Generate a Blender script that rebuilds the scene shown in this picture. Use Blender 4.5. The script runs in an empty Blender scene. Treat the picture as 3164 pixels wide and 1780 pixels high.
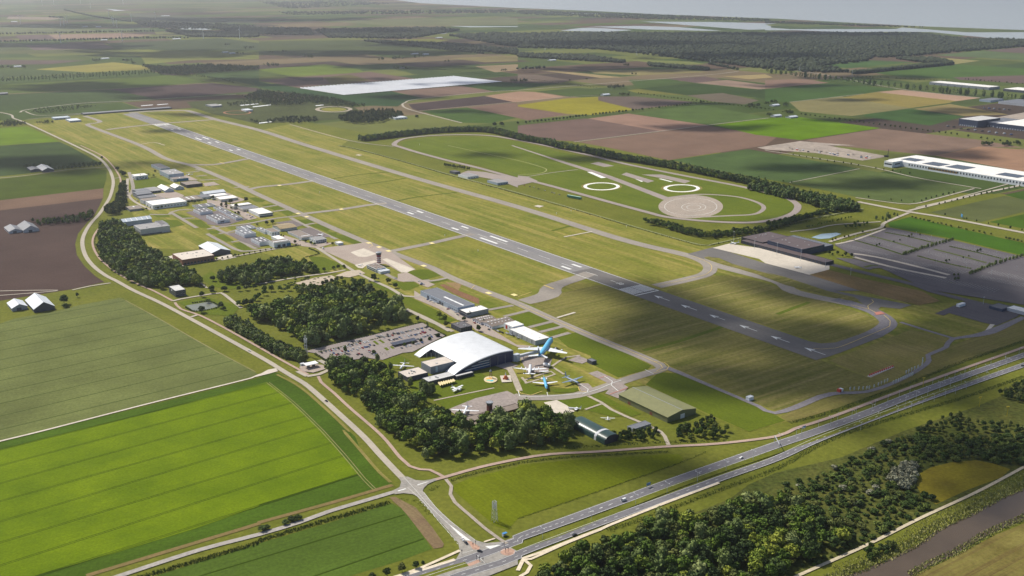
import bpy, bmesh, math, random
import numpy as np
from mathutils import Vector, Matrix
R = math.radians
rnd = random.Random(7)
SC = bpy.context.scene
COL = SC.collection
# ------------------------------------------------------------------ camera
# The camera hangs 445 m over the polder, looking along +Y. All measures are metres.
CAMH, FPX, CX, CY, HORIZON = 445.0, 3305.0, 1582.0, 890.0, -90.0
PITCH = math.atan((CY - HORIZON) / FPX)
cd = bpy.data.cameras.new('camera'); cam = bpy.data.objects.new('camera', cd); COL.objects.link(cam)
cam.location = (0, 0, CAMH); cam.rotation_euler = (math.pi/2 - PITCH, 0, 0)
cd.sensor_width = 36.0; cd.lens = 36.0 * FPX / 3164.0; cd.clip_start = 1.0; cd.clip_end = 120000.0
SC.camera = cam
# ------------------------------------------------------------------ world, sun, exposure
SUN_ELEV = R(48); SUN_XY = Vector((-0.76, 0.65)).normalized()
SUN_DIR = Vector((SUN_XY.x*math.cos(SUN_ELEV), SUN_XY.y*math.cos(SUN_ELEV), math.sin(SUN_ELEV)))
w = bpy.data.worlds.new('World'); SC.world = w; w.use_nodes = True
nt = w.node_tree; bg = nt.nodes['Background']
sky = nt.nodes.new('ShaderNodeTexSky'); sky.sky_type = 'NISHITA'; sky.sun_disc = False
sky.sun_elevation = SUN_ELEV; sky.sun_rotation = math.atan2(SUN_XY.x, SUN_XY.y)
sky.air_density = 1.0; sky.dust_density = 2.5; sky.ozone_density = 1.0; sky.altitude = 100
nt.links.new(sky.outputs[0], bg.inputs[0]); bg.inputs[1].default_value = 0.085
sl = bpy.data.lights.new('sun', 'SUN'); sl.energy = 4.2; sl.angle = R(2.2); sl.color = (1.0, 0.95, 0.86)
so = bpy.data.objects.new('sun', sl); COL.objects.link(so)
so.rotation_euler = SUN_DIR.to_track_quat('Z', 'Y').to_euler(); so.location = (0, 0, 3000)
SC.view_settings.view_transform = 'Standard'; SC.view_settings.look = 'None'
SC.view_settings.exposure = 0.36; SC.view_settings.gamma = 1.0; SC.view_settings.use_curve_mapping = False
SC.render.engine = 'CYCLES'
cy = SC.cycles; cy.use_denoising = True; cy.denoiser = 'OPENIMAGEDENOISE'
cy.max_bounces = 4; cy.diffuse_bounces = 2; cy.glossy_bounces = 2; cy.transmission_bounces = 2
cy.volume_bounces = 0; cy.transparent_max_bounces = 24; cy.caustics_reflective = False; cy.caustics_refractive = False
# ------------------------------------------------------------------ surveying: tile coordinates -> ground metres
TL = {r+c: (x, y, 3.22) for r, y in zip('abcd', (0, 450, 900, 1330)) for c, x in zip('1234', (0, 800, 1600, 2364))}
TL.update({'p1': (1560,1040,8.573), 'p2': (1220,1020,6.44), 'p3': (1720,1180,5.8545), 'p4': (980,980,6.44),
           'p5': (1080,740,6.44), 'p6': (360,480,6.44), 'p7': (640,600,6.44), 'p8': (1280,880,5.3667), 's': (0,0,1.0)})
CP, SP = math.cos(PITCH), math.sin(PITCH)
def G(px, py, z=0.0):
    a = (px - CX)/FPX; b = (CY - py)/FPX
    dx, dy, dz = a, CP + b*SP, -SP + b*CP
    t = (z - CAMH)/dz
    return (dx*t, dy*t)
def T(t, x, y, z=0.0):
    o = TL[t]; return G(o[0] + x/o[2], o[1] + y/o[2], z)
def proj(X, Y, Z):
    f = Y*CP - (Z-CAMH)*SP; u = Y*SP + (Z-CAMH)*CP
    return CX + FPX*X/f, CY - FPX*u/f
def L(s, z=0.0):
    t = None; out = []
    for k in s.split():
        if ',' in k:
            x, y = k.split(','); out.append(T(t, float(x), float(y), z))
        else: t = k
    return out
def height(t, x, ytop, ybot):
    X, Y = T(t, x, ybot); o = TL[t]; py = o[1] + ytop/o[2]
    lo, hi = 0.0, 120.0
    for _ in range(40):
        m = (lo+hi)/2
        if proj(X, Y, m)[1] > py: lo = m
        else: hi = m
    return lo
# runway axes: u runs along the runway towards the near end, v across it to the north-east
UA = math.atan2(-0.8151, 0.5793)
UX, UY = math.cos(UA), math.sin(UA); VX, VY = -UY, UX
RW0 = (194.36, 1474.43)
def uv(p): return ((p[0]-RW0[0])*UX + (p[1]-RW0[1])*UY, (p[0]-RW0[0])*VX + (p[1]-RW0[1])*VY)
def xy(u, v): return (RW0[0] + u*UX + v*VX, RW0[1] + u*UY + v*VY)
# ------------------------------------------------------------------ materials
K = 0.84
def lin(c): return c/12.92 if c <= 0.04045 else ((c+0.055)/1.055)**2.4
def C(r, g, b, k=None):
    k = K if k is None else k
    return tuple(min(0.9, lin(v/255.0)*k) for v in (r, g, b)) + (1.0,)
def V(r, g, b, k=0.56):
    """colour of soil and plants"""
    c = [lin(v/255.0)*k for v in (r, g, b)]; y = .3*c[0] + .6*c[1] + .1*c[2]
    return tuple(v*.97 + y*.03 for v in c) + (1.0,)
MATS = {}
def newmat(name):
    m = bpy.data.materials.new(name); m.use_nodes = True
    n = m.node_tree; b = n.nodes['Principled BSDF']; return m, n, b
def ramp(n, a, b, fac):
    mx = n.nodes.new('ShaderNodeMix'); mx.data_type = 'RGBA'
    n.links.new(fac, mx.inputs['Factor'])
    for i, v in ((6, a), (7, b)):
        if isinstance(v, tuple): mx.inputs[i].default_value = v
        else: n.links.new(v, mx.inputs[i])
    return mx.outputs[2]
def noise(n, vec, scale, detail=3.0, rough=0.6, lo=0.3, hi=0.7, d3=True):
    t = n.nodes.new('ShaderNodeTexNoise'); t.inputs['Scale'].default_value = scale
    t.inputs['Detail'].default_value = detail; t.inputs['Roughness'].default_value = rough
    n.links.new(vec, t.inputs['Vector'])
    r = n.nodes.new('ShaderNodeMapRange'); r.inputs[1].default_value = lo; r.inputs[2].default_value = hi
    n.links.new(t.outputs['Fac'], r.inputs[0]); return r.outputs[0]
def gain(n, col, fac, lo, hi):
    r = n.nodes.new('ShaderNodeMapRange'); r.inputs[3].default_value = lo; r.inputs[4].default_value = hi
    n.links.new(fac, r.inputs[0])
    h = n.nodes.new('ShaderNodeVectorMath'); h.operation = 'SCALE'
    n.links.new(col, h.inputs[0]); n.links.new(r.outputs[0], h.inputs['Scale']); return h.outputs[0]
def ground(name, c1, c2, big=0.006, fine=0.35, ang=None, streak=0.25, per=0.12, cs=None, amp=0.16, rough=0.95, long=0.003):
    """soil, crop or grass: broad patches, fine grain and streaks along the direction it is worked in"""
    if name in MATS: return MATS[name]
    m, n, b = newmat(name)
    g = n.nodes.new('ShaderNodeNewGeometry'); p = g.outputs['Position']
    col = ramp(n, c1, c2, noise(n, p, big, 5, 0.65))
    if ang is not None:
        mp = n.nodes.new('ShaderNodeMapping'); mp.vector_type = 'TEXTURE'; mp.inputs['Rotation'].default_value = (0, 0, ang)
        n.links.new(p, mp.inputs['Vector'])
        sc = n.nodes.new('ShaderNodeVectorMath'); sc.operation = 'MULTIPLY'; sc.inputs[1].default_value = (long, per, 0.0)
        n.links.new(mp.outputs[0], sc.inputs[0])
        st = noise(n, sc.outputs[0], 1.0, 4, 0.7, 0.32, 0.68)
        if cs: col = ramp(n, col, ramp(n, col, cs, st), st)
        col = gain(n, col, st, 1-streak, 1+streak)
    col = gain(n, col, noise(n, p, fine, 2, 0.6), 1-amp, 1+amp)
    n.links.new(col, b.inputs['Base Color']); b.inputs['Roughness'].default_value = rough
    b.inputs['Specular IOR Level'].default_value = 0.03
    MATS[name] = m; return m
def plain(name, c, rough=0.6, metal=0.0, amp=0.07, scale=0.6, spec=0.4, dirt=None):
    if name in MATS: return MATS[name]
    m, n, b = newmat(name)
    g = n.nodes.new('ShaderNodeNewGeometry')
    v = n.nodes.new('ShaderNodeRGB'); v.outputs[0].default_value = c
    col = gain(n, v.outputs[0], noise(n, g.outputs['Position'], scale, 4, 0.7), 1-amp, 1+amp)
    if dirt: col = ramp(n, col, dirt, noise(n, g.outputs['Position'], scale*0.35, 5, 0.7, 0.5, 0.85))
    n.links.new(col, b.inputs['Base Color'])
    b.inputs['Roughness'].default_value = rough; b.inputs['Metallic'].default_value = metal
    b.inputs['Specular IOR Level'].default_value = spec
    MATS[name] = m; return m
def ribbed(name, c, ang, per, amp=0.08, rough=0.5, dirt=0.1):
    """sheet metal in panels: fine seams square to ang, with weathering"""
    if name in MATS: return MATS[name]
    m, n, b = newmat(name)
    tc = n.nodes.new('ShaderNodeTexCoord')
    mp = n.nodes.new('ShaderNodeMapping'); mp.vector_type = 'TEXTURE'; mp.inputs['Rotation'].default_value = (0, 0, ang)
    n.links.new(tc.outputs['Object'], mp.inputs['Vector'])
    wv = n.nodes.new('ShaderNodeTexWave'); wv.inputs['Scale'].default_value = 0.314/per; wv.inputs['Distortion'].default_value = 0
    n.links.new(mp.outputs[0], wv.inputs['Vector'])
    v = n.nodes.new('ShaderNodeRGB'); v.outputs[0].default_value = c
    col = gain(n, v.outputs[0], wv.outputs['Fac'], 1-amp, 1+amp)
    g = n.nodes.new('ShaderNodeNewGeometry')
    col = gain(n, col, noise(n, g.outputs['Position'], 0.12, 5, 0.7), 1-dirt, 1+dirt)
    n.links.new(col, b.inputs['Base Color']); b.inputs['Roughness'].default_value = rough
    b.inputs['Specular IOR Level'].default_value = 0.35
    MATS[name] = m; return m
def paint(name, c, wear=0.35, base=None):
    """road paint with worn patches"""
    if name in MATS: return MATS[name]
    m, n, b = newmat(name); g = n.nodes.new('ShaderNodeNewGeometry')
    col = ramp(n, c, base or C(150,150,150), noise(n, g.outputs['Position'], 0.5, 5, 0.7, 0.45, 0.45 + 0.5/max(wear, .01)*0.6))
    n.links.new(col, b.inputs['Base Color']); b.inputs['Roughness'].default_value = 0.75
    MATS[name] = m; return m
def water(name, c, rough=0.12, bump=0.15, sc=0.35):
    m, n, b = newmat(name); g = n.nodes.new('ShaderNodeNewGeometry')
    v = n.nodes.new('ShaderNodeRGB'); v.outputs[0].default_value = c
    col = gain(n, v.outputs[0], noise(n, g.outputs['Position'], 0.02, 4, 0.6), 0.85, 1.15)
    n.links.new(col, b.inputs['Base Color'])
    b.inputs['Roughness'].default_value = rough; b.inputs['IOR'].default_value = 1.33
    t = n.nodes.new('ShaderNodeTexNoise'); t.inputs['Scale'].default_value = sc; t.inputs['Detail'].default_value = 4
    n.links.new(g.outputs['Position'], t.inputs['Vector'])
    bp = n.nodes.new('ShaderNodeBump'); bp.inputs['Strength'].default_value = bump; bp.inputs['Distance'].default_value = 0.3
    n.links.new(t.outputs['Fac'], bp.inputs['Height']); n.links.new(bp.outputs[0], b.inputs['Normal'])
    return m
def foliage(name, ca, cb, cc):
    m, n, b = newmat(name)
    at = n.nodes.new('ShaderNodeAttribute'); at.attribute_name = 'tint'
    oi = n.nodes.new('ShaderNodeObjectInfo')
    ad = n.nodes.new('ShaderNodeMath'); ad.operation = 'ADD'
    n.links.new(at.outputs['Fac'], ad.inputs[0]); n.links.new(oi.outputs['Random'], ad.inputs[1])
    fr = n.nodes.new('ShaderNodeMath'); fr.operation = 'FRACT'; n.links.new(ad.outputs[0], fr.inputs[0])
    cr = n.nodes.new('ShaderNodeValToRGB'); e = cr.color_ramp.elements
    e[0].position = 0.0; e[0].color = ca; e[1].position = 1.0; e[1].color = cc
    k = cr.color_ramp.elements.new(0.55); k.color = cb
    n.links.new(fr.outputs[0], cr.inputs[0])
    g = n.nodes.new('ShaderNodeNewGeometry')
    col = gain(n, cr.outputs[0], noise(n, g.outputs['Position'], 0.55, 3, 0.7), 0.6, 1.45)
    n.links.new(col, b.inputs['Base Color']); b.inputs['Roughness'].default_value = 0.8
    b.inputs['Specular IOR Level'].default_value = 0.15
    MATS[name] = m; return m
# ------------------------------------------------------------------ objects
def tag(o, label=None, cat=None, group=None, kind=None):
    if label: o['label'] = label
    if cat: o['category'] = cat
    if group: o['group'] = group
    if kind: o['kind'] = kind
    return o
def link(name, me, parent=None, mat=None, loc=None, rz=0.0):
    o = bpy.data.objects.new(name, me); COL.objects.link(o)
    if mat is not None and not me.materials: me.materials.append(mat)
    if parent is not None: o.parent = parent
    if loc is not None: o.location = loc
    if rz: o.rotation_euler = (0, 0, rz)
    return o
def empty(name, loc, rz=0.0, label=None, cat=None, group=None):
    o = bpy.data.objects.new(name, None); COL.objects.link(o); o.location = loc; o.rotation_euler = (0, 0, rz)
    o.empty_display_size = 1.0
    return tag(o, label, cat, group)
def pymesh(name, v, f, mat=None):
    me = bpy.data.meshes.new(name); me.from_pydata([tuple(p) for p in v], [], [tuple(q) for q in f]); me.update()
    if mat: me.materials.append(mat)
    return me
def smooth_line(pts, step=12.0, closed=False):
    P = [Vector((p[0], p[1])) for p in pts]; n = len(P); out = []
    rng = range(n if closed else n-1)
    for i in rng:
        if closed: a, b, c, d = P[(i-1) % n], P[i], P[(i+1) % n], P[(i+2) % n]
        else: a, b, c, d = P[max(i-1,0)], P[i], P[i+1], P[min(i+2,n-1)]
        m = max(1, min(24, int((c-b).length/step)))
        for k in range(m):
            t = k/m
            out.append(0.5*((2*b) + (c-a)*t + (2*a-5*b+4*c-d)*t*t + (3*b-a-3*c+d)*t**3))
    if not closed: out.append(P[-1])
    return out
def ribbon_mesh(name, pts, width, z, mat, closed=False):
    n = len(pts); v = []; ws = width if isinstance(width, (list, tuple)) else None
    for i in range(n):
        a = pts[(i-1) % n] if closed or i > 0 else pts[0]
        b = pts[(i+1) % n] if closed or i < n-1 else pts[-1]
        d = (Vector(b)-Vector(a)).normalized(); nn = Vector((-d.y, d.x))
        wd = width
        if ws: f = i/(n-1)*(len(ws)-1); k = min(int(f), len(ws)-2); wd = ws[k] + (ws[k+1]-ws[k])*(f-k)
        p = Vector(pts[i]); q = p + nn*wd/2; r = p - nn*wd/2
        v += [(q.x, q.y, z), (r.x, r.y, z)]
    f = [(2*i+1, 2*i+3, 2*i+2, 2*i) for i in range(n-1)]
    if closed: f.append((2*n-1, 1, 0, 2*n-2))
    return pymesh(name, v, f, mat)
USEDZ = set()
def lift(z):
    """each ground sheet gets a level of its own, so that no two lie in one plane"""
    k = int(round((z*1.5+0.064)/0.0016))
    if z <= 0.1:   # the very large sheets lie further apart
        while any(k+j in USEDZ for j in range(-5, 6)): k += 1
        USEDZ.update(range(k-5, k+6)); return k*0.0016
    while k in USEDZ: k += 1
    USEDZ.add(k); return k*0.0016
ZR = 0.66   # level of the uppermost paint; things that stand on paving stand here
def onto(parent, z): return parent.data.vertices[0].co.z + 0.02 + 0.1*(z - 0.2)
def strip(name, s, width, z, mat, parent=None, smooth=True, kind='structure', closed=False, label=None, raw=False):
    pts = L(s) if isinstance(s, str) else s
    if smooth: pts = smooth_line(pts, closed=closed)
    if not raw: z = lift(z) if parent is None else onto(parent, z)
    o = link(name, ribbon_mesh(name, pts, width, z, mat, closed), parent)
    if parent is None: tag(o, label=label, kind=kind)
    return o
def sheet(name, s, z, mat, parent=None, smooth=False, kind='structure', label=None, raw=False):
    pts = L(s) if isinstance(s, str) else list(s)
    if smooth: pts = smooth_line(pts, closed=True)
    if not raw: z = lift(z) if parent is None else onto(parent, z)
    bm = bmesh.new(); vs = [bm.verts.new((p[0], p[1], z)) for p in pts]
    f = bm.faces.new(vs); f.normal_update()
    if f.normal.z < 0: f.normal_flip()
    bmesh.ops.triangulate(bm, faces=[f], ngon_method='EAR_CLIP')
    me = bpy.data.meshes.new(name); bm.to_mesh(me); bm.free(); me.materials.append(mat)
    o = link(name, me, parent)
    if parent is None: tag(o, label=label, kind=kind)
    return o
def ellipse(t, cx, cy, rx, ry, n=48):
    return [T(t, cx + rx*math.cos(2*math.pi*i/n), cy + ry*math.sin(2*math.pi*i/n)) for i in range(n)]
def boxv(x0, x1, y0, y1, z0, z1):
    v = [(x0,y0,z0),(x1,y0,z0),(x1,y1,z0),(x0,y1,z0),(x0,y0,z1),(x1,y0,z1),(x1,y1,z1),(x0,y1,z1)]
    return v, [(0,3,2,1),(4,5,6,7),(0,1,5,4),(1,2,6,5),(2,3,7,6),(3,0,4,7)]
class MB:
    """collects simple solids and links them as one mesh part"""
    def __init__(s): s.v = []; s.f = []
    def add(s, v, f):
        o = len(s.v); s.v += [tuple(p) for p in v]; s.f += [tuple(i+o for i in q) for q in f]; return s
    def box(s, x0, x1, y0, y1, z0, z1): return s.add(*boxv(x0, x1, y0, y1, z0, z1))
    def prism(s, poly, z0, z1):
        n = len(poly); v = [(p[0],p[1],z0) for p in poly] + [(p[0],p[1],z1) for p in poly]
        f = [tuple(range(n-1,-1,-1)), tuple(range(n,2*n))] + [(i,(i+1)%n,n+(i+1)%n,n+i) for i in range(n)]
        return s.add(v, f)
    def tube(s, a, b, r0, r1=None, n=8, cap=True):
        r1 = r0 if r1 is None else r1; a = Vector(a); b = Vector(b); d = (b-a).normalized()
        e = d.orthogonal().normalized(); g = d.cross(e)
        v = []; 
        for c, r in ((a, r0), (b, r1)):
            for i in range(n):
                t = 2*math.pi*i/n; v.append(c + e*r*math.cos(t) + g*r*math.sin(t))
        f = [(i, (i+1)%n, n+(i+1)%n, n+i) for i in range(n)]
        if cap: f += [tuple(range(n-1,-1,-1)), tuple(range(n,2*n))]
        return s.add(v, f)
    def lathe(s, prof, n=16, cx=0, cy=0):
        v = []; m = len(prof)
        for r, z in prof:
            for i in range(n):
                t = 2*math.pi*i/n; v.append((cx+r*math.cos(t), cy+r*math.sin(t), z))
        f = [(k*n+i, k*n+(i+1)%n, (k+1)*n+(i+1)%n, (k+1)*n+i) for k in range(m-1) for i in range(n)]
        f += [tuple(range(n-1,-1,-1)), tuple(range((m-1)*n, m*n))]
        return s.add(v, f)
    def mesh(s, name, mat=None): return pymesh(name, s.v, s.f, mat)
    def build(s, name, mat, parent=None, smooth=False, loc=None, rz=0.0):
        me = s.mesh(name, mat)
        if smooth: me.polygons.foreach_set('use_smooth', [True]*len(me.polygons))
        return link(name, me, parent, loc=loc, rz=rz)
# ================================================================== GROUND
UANG, VANG = UA, UA + math.pi/2
mg_verge = ground('verge_grass', V(138,140,52), V(116,124,40), 0.014, 0.22, UANG, 0.06, 0.12, None, 0.18)
mg_air = ground('airfield_grass', V(160,156,62,.6), V(116,132,36,.6), 0.011, 0.16, UANG, 0.09, 0.07, V(178,162,88,.6), 0.2)
mg_lawn = ground('mown_lawn', V(120,134,32), V(106,122,28), 0.02, 0.4, UANG, 0.08, 0.3)
mg_olive = ground('rough_olive_grass', V(150,144,70), V(118,124,48), 0.012, 0.22, VANG, 0.1, 0.12, V(166,152,94), 0.2)
mg_dry = ground('dry_grass', V(176,160,96), V(146,142,64), 0.02, 0.3, UANG, 0.15, 0.2)
ground_o = link('ground', pymesh('ground', [(-60000,-2000,0),(60000,-2000,0),(60000,70000,0),(-60000,70000,0)], [(0,1,2,3)], mg_verge)); tag(ground_o, kind='structure')
def crop(c1, c2=None, ang=UANG, streak=0.12, per=0.22, amp=0.14, key=None, fine=0.3, big=0.007):
    c2 = c2 or tuple(int(v*0.82) for v in c1); kk = 0.50 if c1[1] > c1[0]*1.08 else 0.58
    if c1[0] > c1[1]*1.04: m_ = sum(c1)/3; c1 = tuple(int(v*.66+m_*.34) for v in c1); c2 = tuple(int(v*.88) for v in c1)
    def V(r, g, b): q = lin(r/255)*kk*1.08, lin(g/255)*kk*.95, lin(b/255)*kk*.95; return (*q, 1.0)
    return ground('crop_%d_%d_%d_%.1f' % (*c1, ang), V(*c1), V(*c2), big, fine, ang, streak, per, None, amp)
# far farmland sheet under the fields beyond the airfield
def patchwork():
    m, n, b = newmat('far_fields'); g = n.nodes.new('ShaderNodeNewGeometry')
    mp = n.nodes.new('ShaderNodeMapping'); mp.vector_type = 'TEXTURE'; mp.inputs['Rotation'].default_value = (0, 0, VANG); n.links.new(g.outputs['Position'], mp.inputs['Vector'])
    bt = n.nodes.new('ShaderNodeTexBrick'); bt.inputs['Scale'].default_value = 0.001; bt.inputs['Mortar Size'].default_value = 0.004; bt.inputs['Mortar Smooth'].default_value = 0.3
    bt.inputs['Brick Width'].default_value = 0.95; bt.inputs['Row Height'].default_value = 0.3; bt.inputs['Color1'].default_value = (0,0,0,1); bt.inputs['Color2'].default_value = (1,1,1,1); bt.inputs['Mortar'].default_value = (.5,.5,.5,1); bt.offset = 0.37; bt.squash = 0.7; bt.squash_frequency = 3
    n.links.new(mp.outputs[0], bt.inputs['Vector'])
    cr = n.nodes.new('ShaderNodeValToRGB'); cr.color_ramp.interpolation = 'CONSTANT'; e = cr.color_ramp.elements
    cols = [V(84,104,54,.5), V(104,120,56,.5), V(122,102,84,.5), V(96,112,58,.5), V(134,140,70,.5), V(100,86,76,.5), V(90,110,52,.5), V(150,132,100,.5), V(112,126,64,.5)]
    e[0].color = cols[0]; e[1].position = .11; e[1].color = cols[1]
    for i in range(2, 9): k = e.new(i/9); k.color = cols[i]
    n.links.new(bt.outputs['Color'], cr.inputs[0])
    col = gain(n, cr.outputs[0], noise(n, g.outputs['Position'], .004, 5, .6), .82, 1.15)
    n.links.new(col, b.inputs['Base Color']); b.inputs['Roughness'].default_value = 1; b.inputs['Specular IOR Level'].default_value = 0.02
    return m
fl_ = sheet('farmland', 's -3500,395 60,372 300,350 700,330 1180,420 1500,405 2100,440 2700,590 3100,600 6500,760 14000,-60 1500,-70 -12000,-70', 0.012, patchwork(), raw=True)
FIELDS = [
 # far left
 ('a1 -900,790 0,845 1450,770 1680,745 2100,820 1200,880 350,920 -900,980', (112,140,56)),
 ('a1 1100,890 2110,825 2576,880 2576,905 1560,985', (104,86,80)),
 ('a1 -900,990 350,925 1100,890 1560,985 960,1030 200,1095 -900,1150', (84,112,54)),
 ('a1 350,690 1130,620 1400,650 1520,690 880,720', (172,172,84)), ('a1 -900,690 200,690 850,722 0,775 -900,800', (98,124,66)),
 ('a1 -900,590 860,602 480,640 -900,650', (122,104,90)), ('a1 -900,560 470,580 940,585 860,600 -900,588', (118,140,70)),
 ('a1 1180,510 1480,495 2576,520 2576,590 1900,600 1450,640 1400,560', (150,164,80)), ('a1 480,345 1200,330 1520,350 1200,380 560,390', (184,156,126)),
 ('a1 150,350 480,345 560,390 200,400', (128,104,98)), ('a1 -900,255 330,245 900,290 1000,318 -900,330', (136,152,100)),
 ('a1 1000,290 1400,270 1520,295 1000,320', (120,146,96)), ('a1 250,450 1000,425 1140,480 340,500', (128,112,104)),
 ('a1 1050,430 2200,380 2576,430 2576,500 1180,490', (92,112,72)), ('a1 1910,730 2576,690 2576,860 2300,800', (92,122,66)),
 ('a1 -900,420 200,430 340,500 -900,520', (110,126,78)), ('a1 340,500 1140,482 850,530 -900,545 -900,525', (120,132,76)), ('a1 90,165 480,170 640,185 500,200 60,190', (176,160,130)),
 ('a1 1250,130 2576,200 2576,230 1500,230', (120,132,104)), ('a1 1540,320 1740,318 1880,355 1560,350', (150,160,96)),
 # middle
 ('a2 0,690 660,640 1000,690 1050,720 300,755 0,700', (130,160,56)), ('a2 230,780 1100,715 1560,785 600,850 400,875 0,800', (140,114,98)),
 ('a2 250,765 640,768 640,800 470,810', (104,88,74)), ('a2 640,770 900,740 1110,800 720,840', (118,116,66)),
 ('a2 -80,800 390,880 830,945 1310,910 1630,975 1440,1020 1380,1060 1080,1050 500,960 0,870', (66,104,56)), ('a2 1310,905 2020,855 2340,910 1630,975', (158,130,104)),
 ('a2 1300,660 1640,690 2370,790 1960,762 1540,740', (86,112,58)), ('a2 2020,850 2410,815 2576,830 a3 400,830 0,895 a2 2340,910', (76,112,50)), ('a2 1490,1040 2240,955 2530,1015 1590,1100 1530,1085', (92,76,72)),
 ('a2 2250,955 2576,910 a3 160,915 480,965 0,1015 a2 2530,1015', (204,162,120)), ('a2 1610,1105 2070,1070 2576,1170 2300,1228 2020,1222', (92,128,54)),
 ('a2 2070,1070 2560,1020 a3 0,1055 500,1135 280,1170 100,1200 a2 2576,1175', (156,124,98)), ('a3 0,1045 480,980 830,960 1170,1090 740,1145 500,1135 0,1060', (172,172,50)),
 ('a3 800,960 1170,960 1760,1015 1170,1090 800,1000', (132,116,100)), ('a3 180,910 600,875 830,890 860,930 520,965', (92,118,54)), ('a3 1100,795 1540,785 1680,825 1200,885', (96,126,62)),
 ('a3 1190,880 1750,830 2370,890 2576,880 2576,1000 2040,930 1680,950', (78,106,50)), ('a3 1770,825 2080,795 2576,860 a4 0,880 0,885 a3 2400,890', (182,156,124)),
 ('a3 1490,785 1860,760 2040,795 1770,825', (132,110,100)), ('a3 1680,950 2040,925 2400,1000 2250,1040 1930,1010', (134,126,96)), ('a3 1200,885 1680,950 1200,930 1090,900', (140,146,66)),
 ('a3 1130,1130 1800,1040 2500,1170 1900,1245', (108,140,70)), ('a3 0,1250 660,1180 1890,1248 600,1410 300,1390 0,1330', (142,116,98)), ('a3 700,1180 1100,1130 1890,1245 1450,1310', (190,150,118)),
 ('a3 600,1415 1890,1250 2576,1365 b4 0,0 b3 2290,25 1500,145 900,20', (158,128,100)), ('a3 1950,1245 2500,1175 a4 340,1165 1150,1275 350,1395 -100,1340', (124,172,8)),
 ('a3 200,700 330,698 1050,770 820,775', (196,178,104)), ('a3 0,740 200,745 540,800 400,830 200,830 0,800', (140,124,100)), ('a3 700,700 1600,690 1900,720 1200,750 760,730', (164,160,104)), ('a3 1060,590 1700,610 1880,640 1500,650', (150,166,90)), ('a3 2040,760 2460,740 2540,770 2300,790', (196,180,100)),
 ('a2 1180,400 1700,385 1900,400 1700,430', (140,150,70)), ('a2 1900,580 2576,550 2576,610 2250,620', (150,146,96)), ('a2 2150,660 2576,640 2576,700 2350,720', (186,166,112)), ('a2 0,410 1000,400 2250,520 2150,545 1500,520 600,560 0,545', (98,116,66)), ('a2 600,200 2576,180 2576,250 1300,260', (140,152,100)),
 # right
 ('a4 400,1395 1150,1280 2120,1390 2576,1470 b4 2100,15 1680,100 1480,80 700,0', (162,134,106)), ('b4 1690,100 2130,10 2900,60 2900,330 2576,262', (196,152,106)),
 ('a4 980,1140 1440,1085 1990,1160 1640,1250 1000,1165', (82,122,58)), ('a4 1480,1085 1840,1035 2120,1085 2420,1140 1990,1155', (178,166,82)), ('a4 240,1015 760,960 1000,1000 1820,1020 1420,1080 860,1155 350,1110', (158,158,104)),
 ('a4 1110,915 1350,895 2140,975 1880,1010', (214,176,134)), ('a4 980,935 1100,915 1900,1005 1830,1025 1450,1075 760,970', (176,166,58)), ('a4 0,890 640,830 1300,885 980,935 240,1015 0,1010', (88,126,58)),
 ('a4 0,800 390,785 640,825 350,850 0,885', (168,136,108)), ('a4 1050,720 1870,640 2900,700 2900,810 2000,790 1400,770', (98,138,58)), ('a4 520,655 1060,600 1480,620 850,680', (92,132,66)),
 ('a4 1680,550 2170,505 2900,560 2900,625 2576,600', (118,146,92)), ('a4 1400,565 1580,560 2140,605 1880,640', (174,174,112)), ('a4 1870,770 2900,740 2900,850 1940,795', (130,110,98)), ('a4 2170,505 2900,440 2900,550', (130,112,100)),
 ('b3 1530,145 2290,35 b4 940,230 230,370 b3 2500,340 2000,250', (102,134,74)), ('b4 950,235 2080,420 1500,575 1330,575 900,510 240,372', (120,146,80)), ('b4 1640,665 2380,500 2900,600 2576,660 2150,760', (120,136,80)),
 ('b4 2230,760 2900,610 3200,700 2700,850', (92,132,32)), ('b4 2380,490 2800,400 3000,520 2576,540', (86,126,40)), ('b4 1220,770 1440,710 3000,1070 3000,1200 1890,930 1240,810', (88,138,36)),
 # near left
 ('a1 -900,1300 0,1275 270,1258 590,1410 0,1447 -900,1500', (132,172,32)), ('a1 -900,1510 590,1412 b1 700,10 950,150 1020,180 250,280 -900,400', (84,112,58)),
 ('b1 -900,430 0,335 940,228 1060,245 1060,330 1030,425 0,545 -900,650', (96,120,34)), ('b1 -900,655 0,545 1030,425 1025,525 0,645 -900,750', (152,122,90)),
 ('b1 -900,752 1025,525 985,610 940,690 870,760 775,880 748,980 765,1090 840,1200 950,1300 1040,1358 700,1432 c1 0,95 -900,240', (104,84,74)),
 ('c1 -900,500 0,322 150,270 560,200 780,140 1190,65 1250,90 1340,150 1570,265 1800,395 2050,540 2320,690 2576,830 2490,868 1500,1117 200,1443 d1 0,108 -900,330', (140,158,92)),
 ('d1 -900,340 0,122 470,0 c1 1500,1132 2500,882 c2 0,858 130,808 200,815 330,900 480,1010 700,1210 960,1449 d2 1010,190 1200,400 1330,530 1180,590 800,700 0,920 d1 2576,915 1800,1180 860,1449 -900,2000', (96,134,38)),
 ('d2 -1700,1660 0,1125 700,920 1320,725 1420,780 1480,850 1640,1060 1720,1180 1400,1300 1000,1420 -500,1900', (104,138,52)),
 ('d2 1930,545 2120,470 2576,360 d3 0,345 600,290 1500,240 1610,240 1650,290 1600,330 1200,470 0,880 d2 2480,990 2350,950 2100,740 1940,600', (132,152,30)),
]
ALONG_V = {0, 1, 2, 3, 4, 5, 6, 7, 8}
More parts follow.
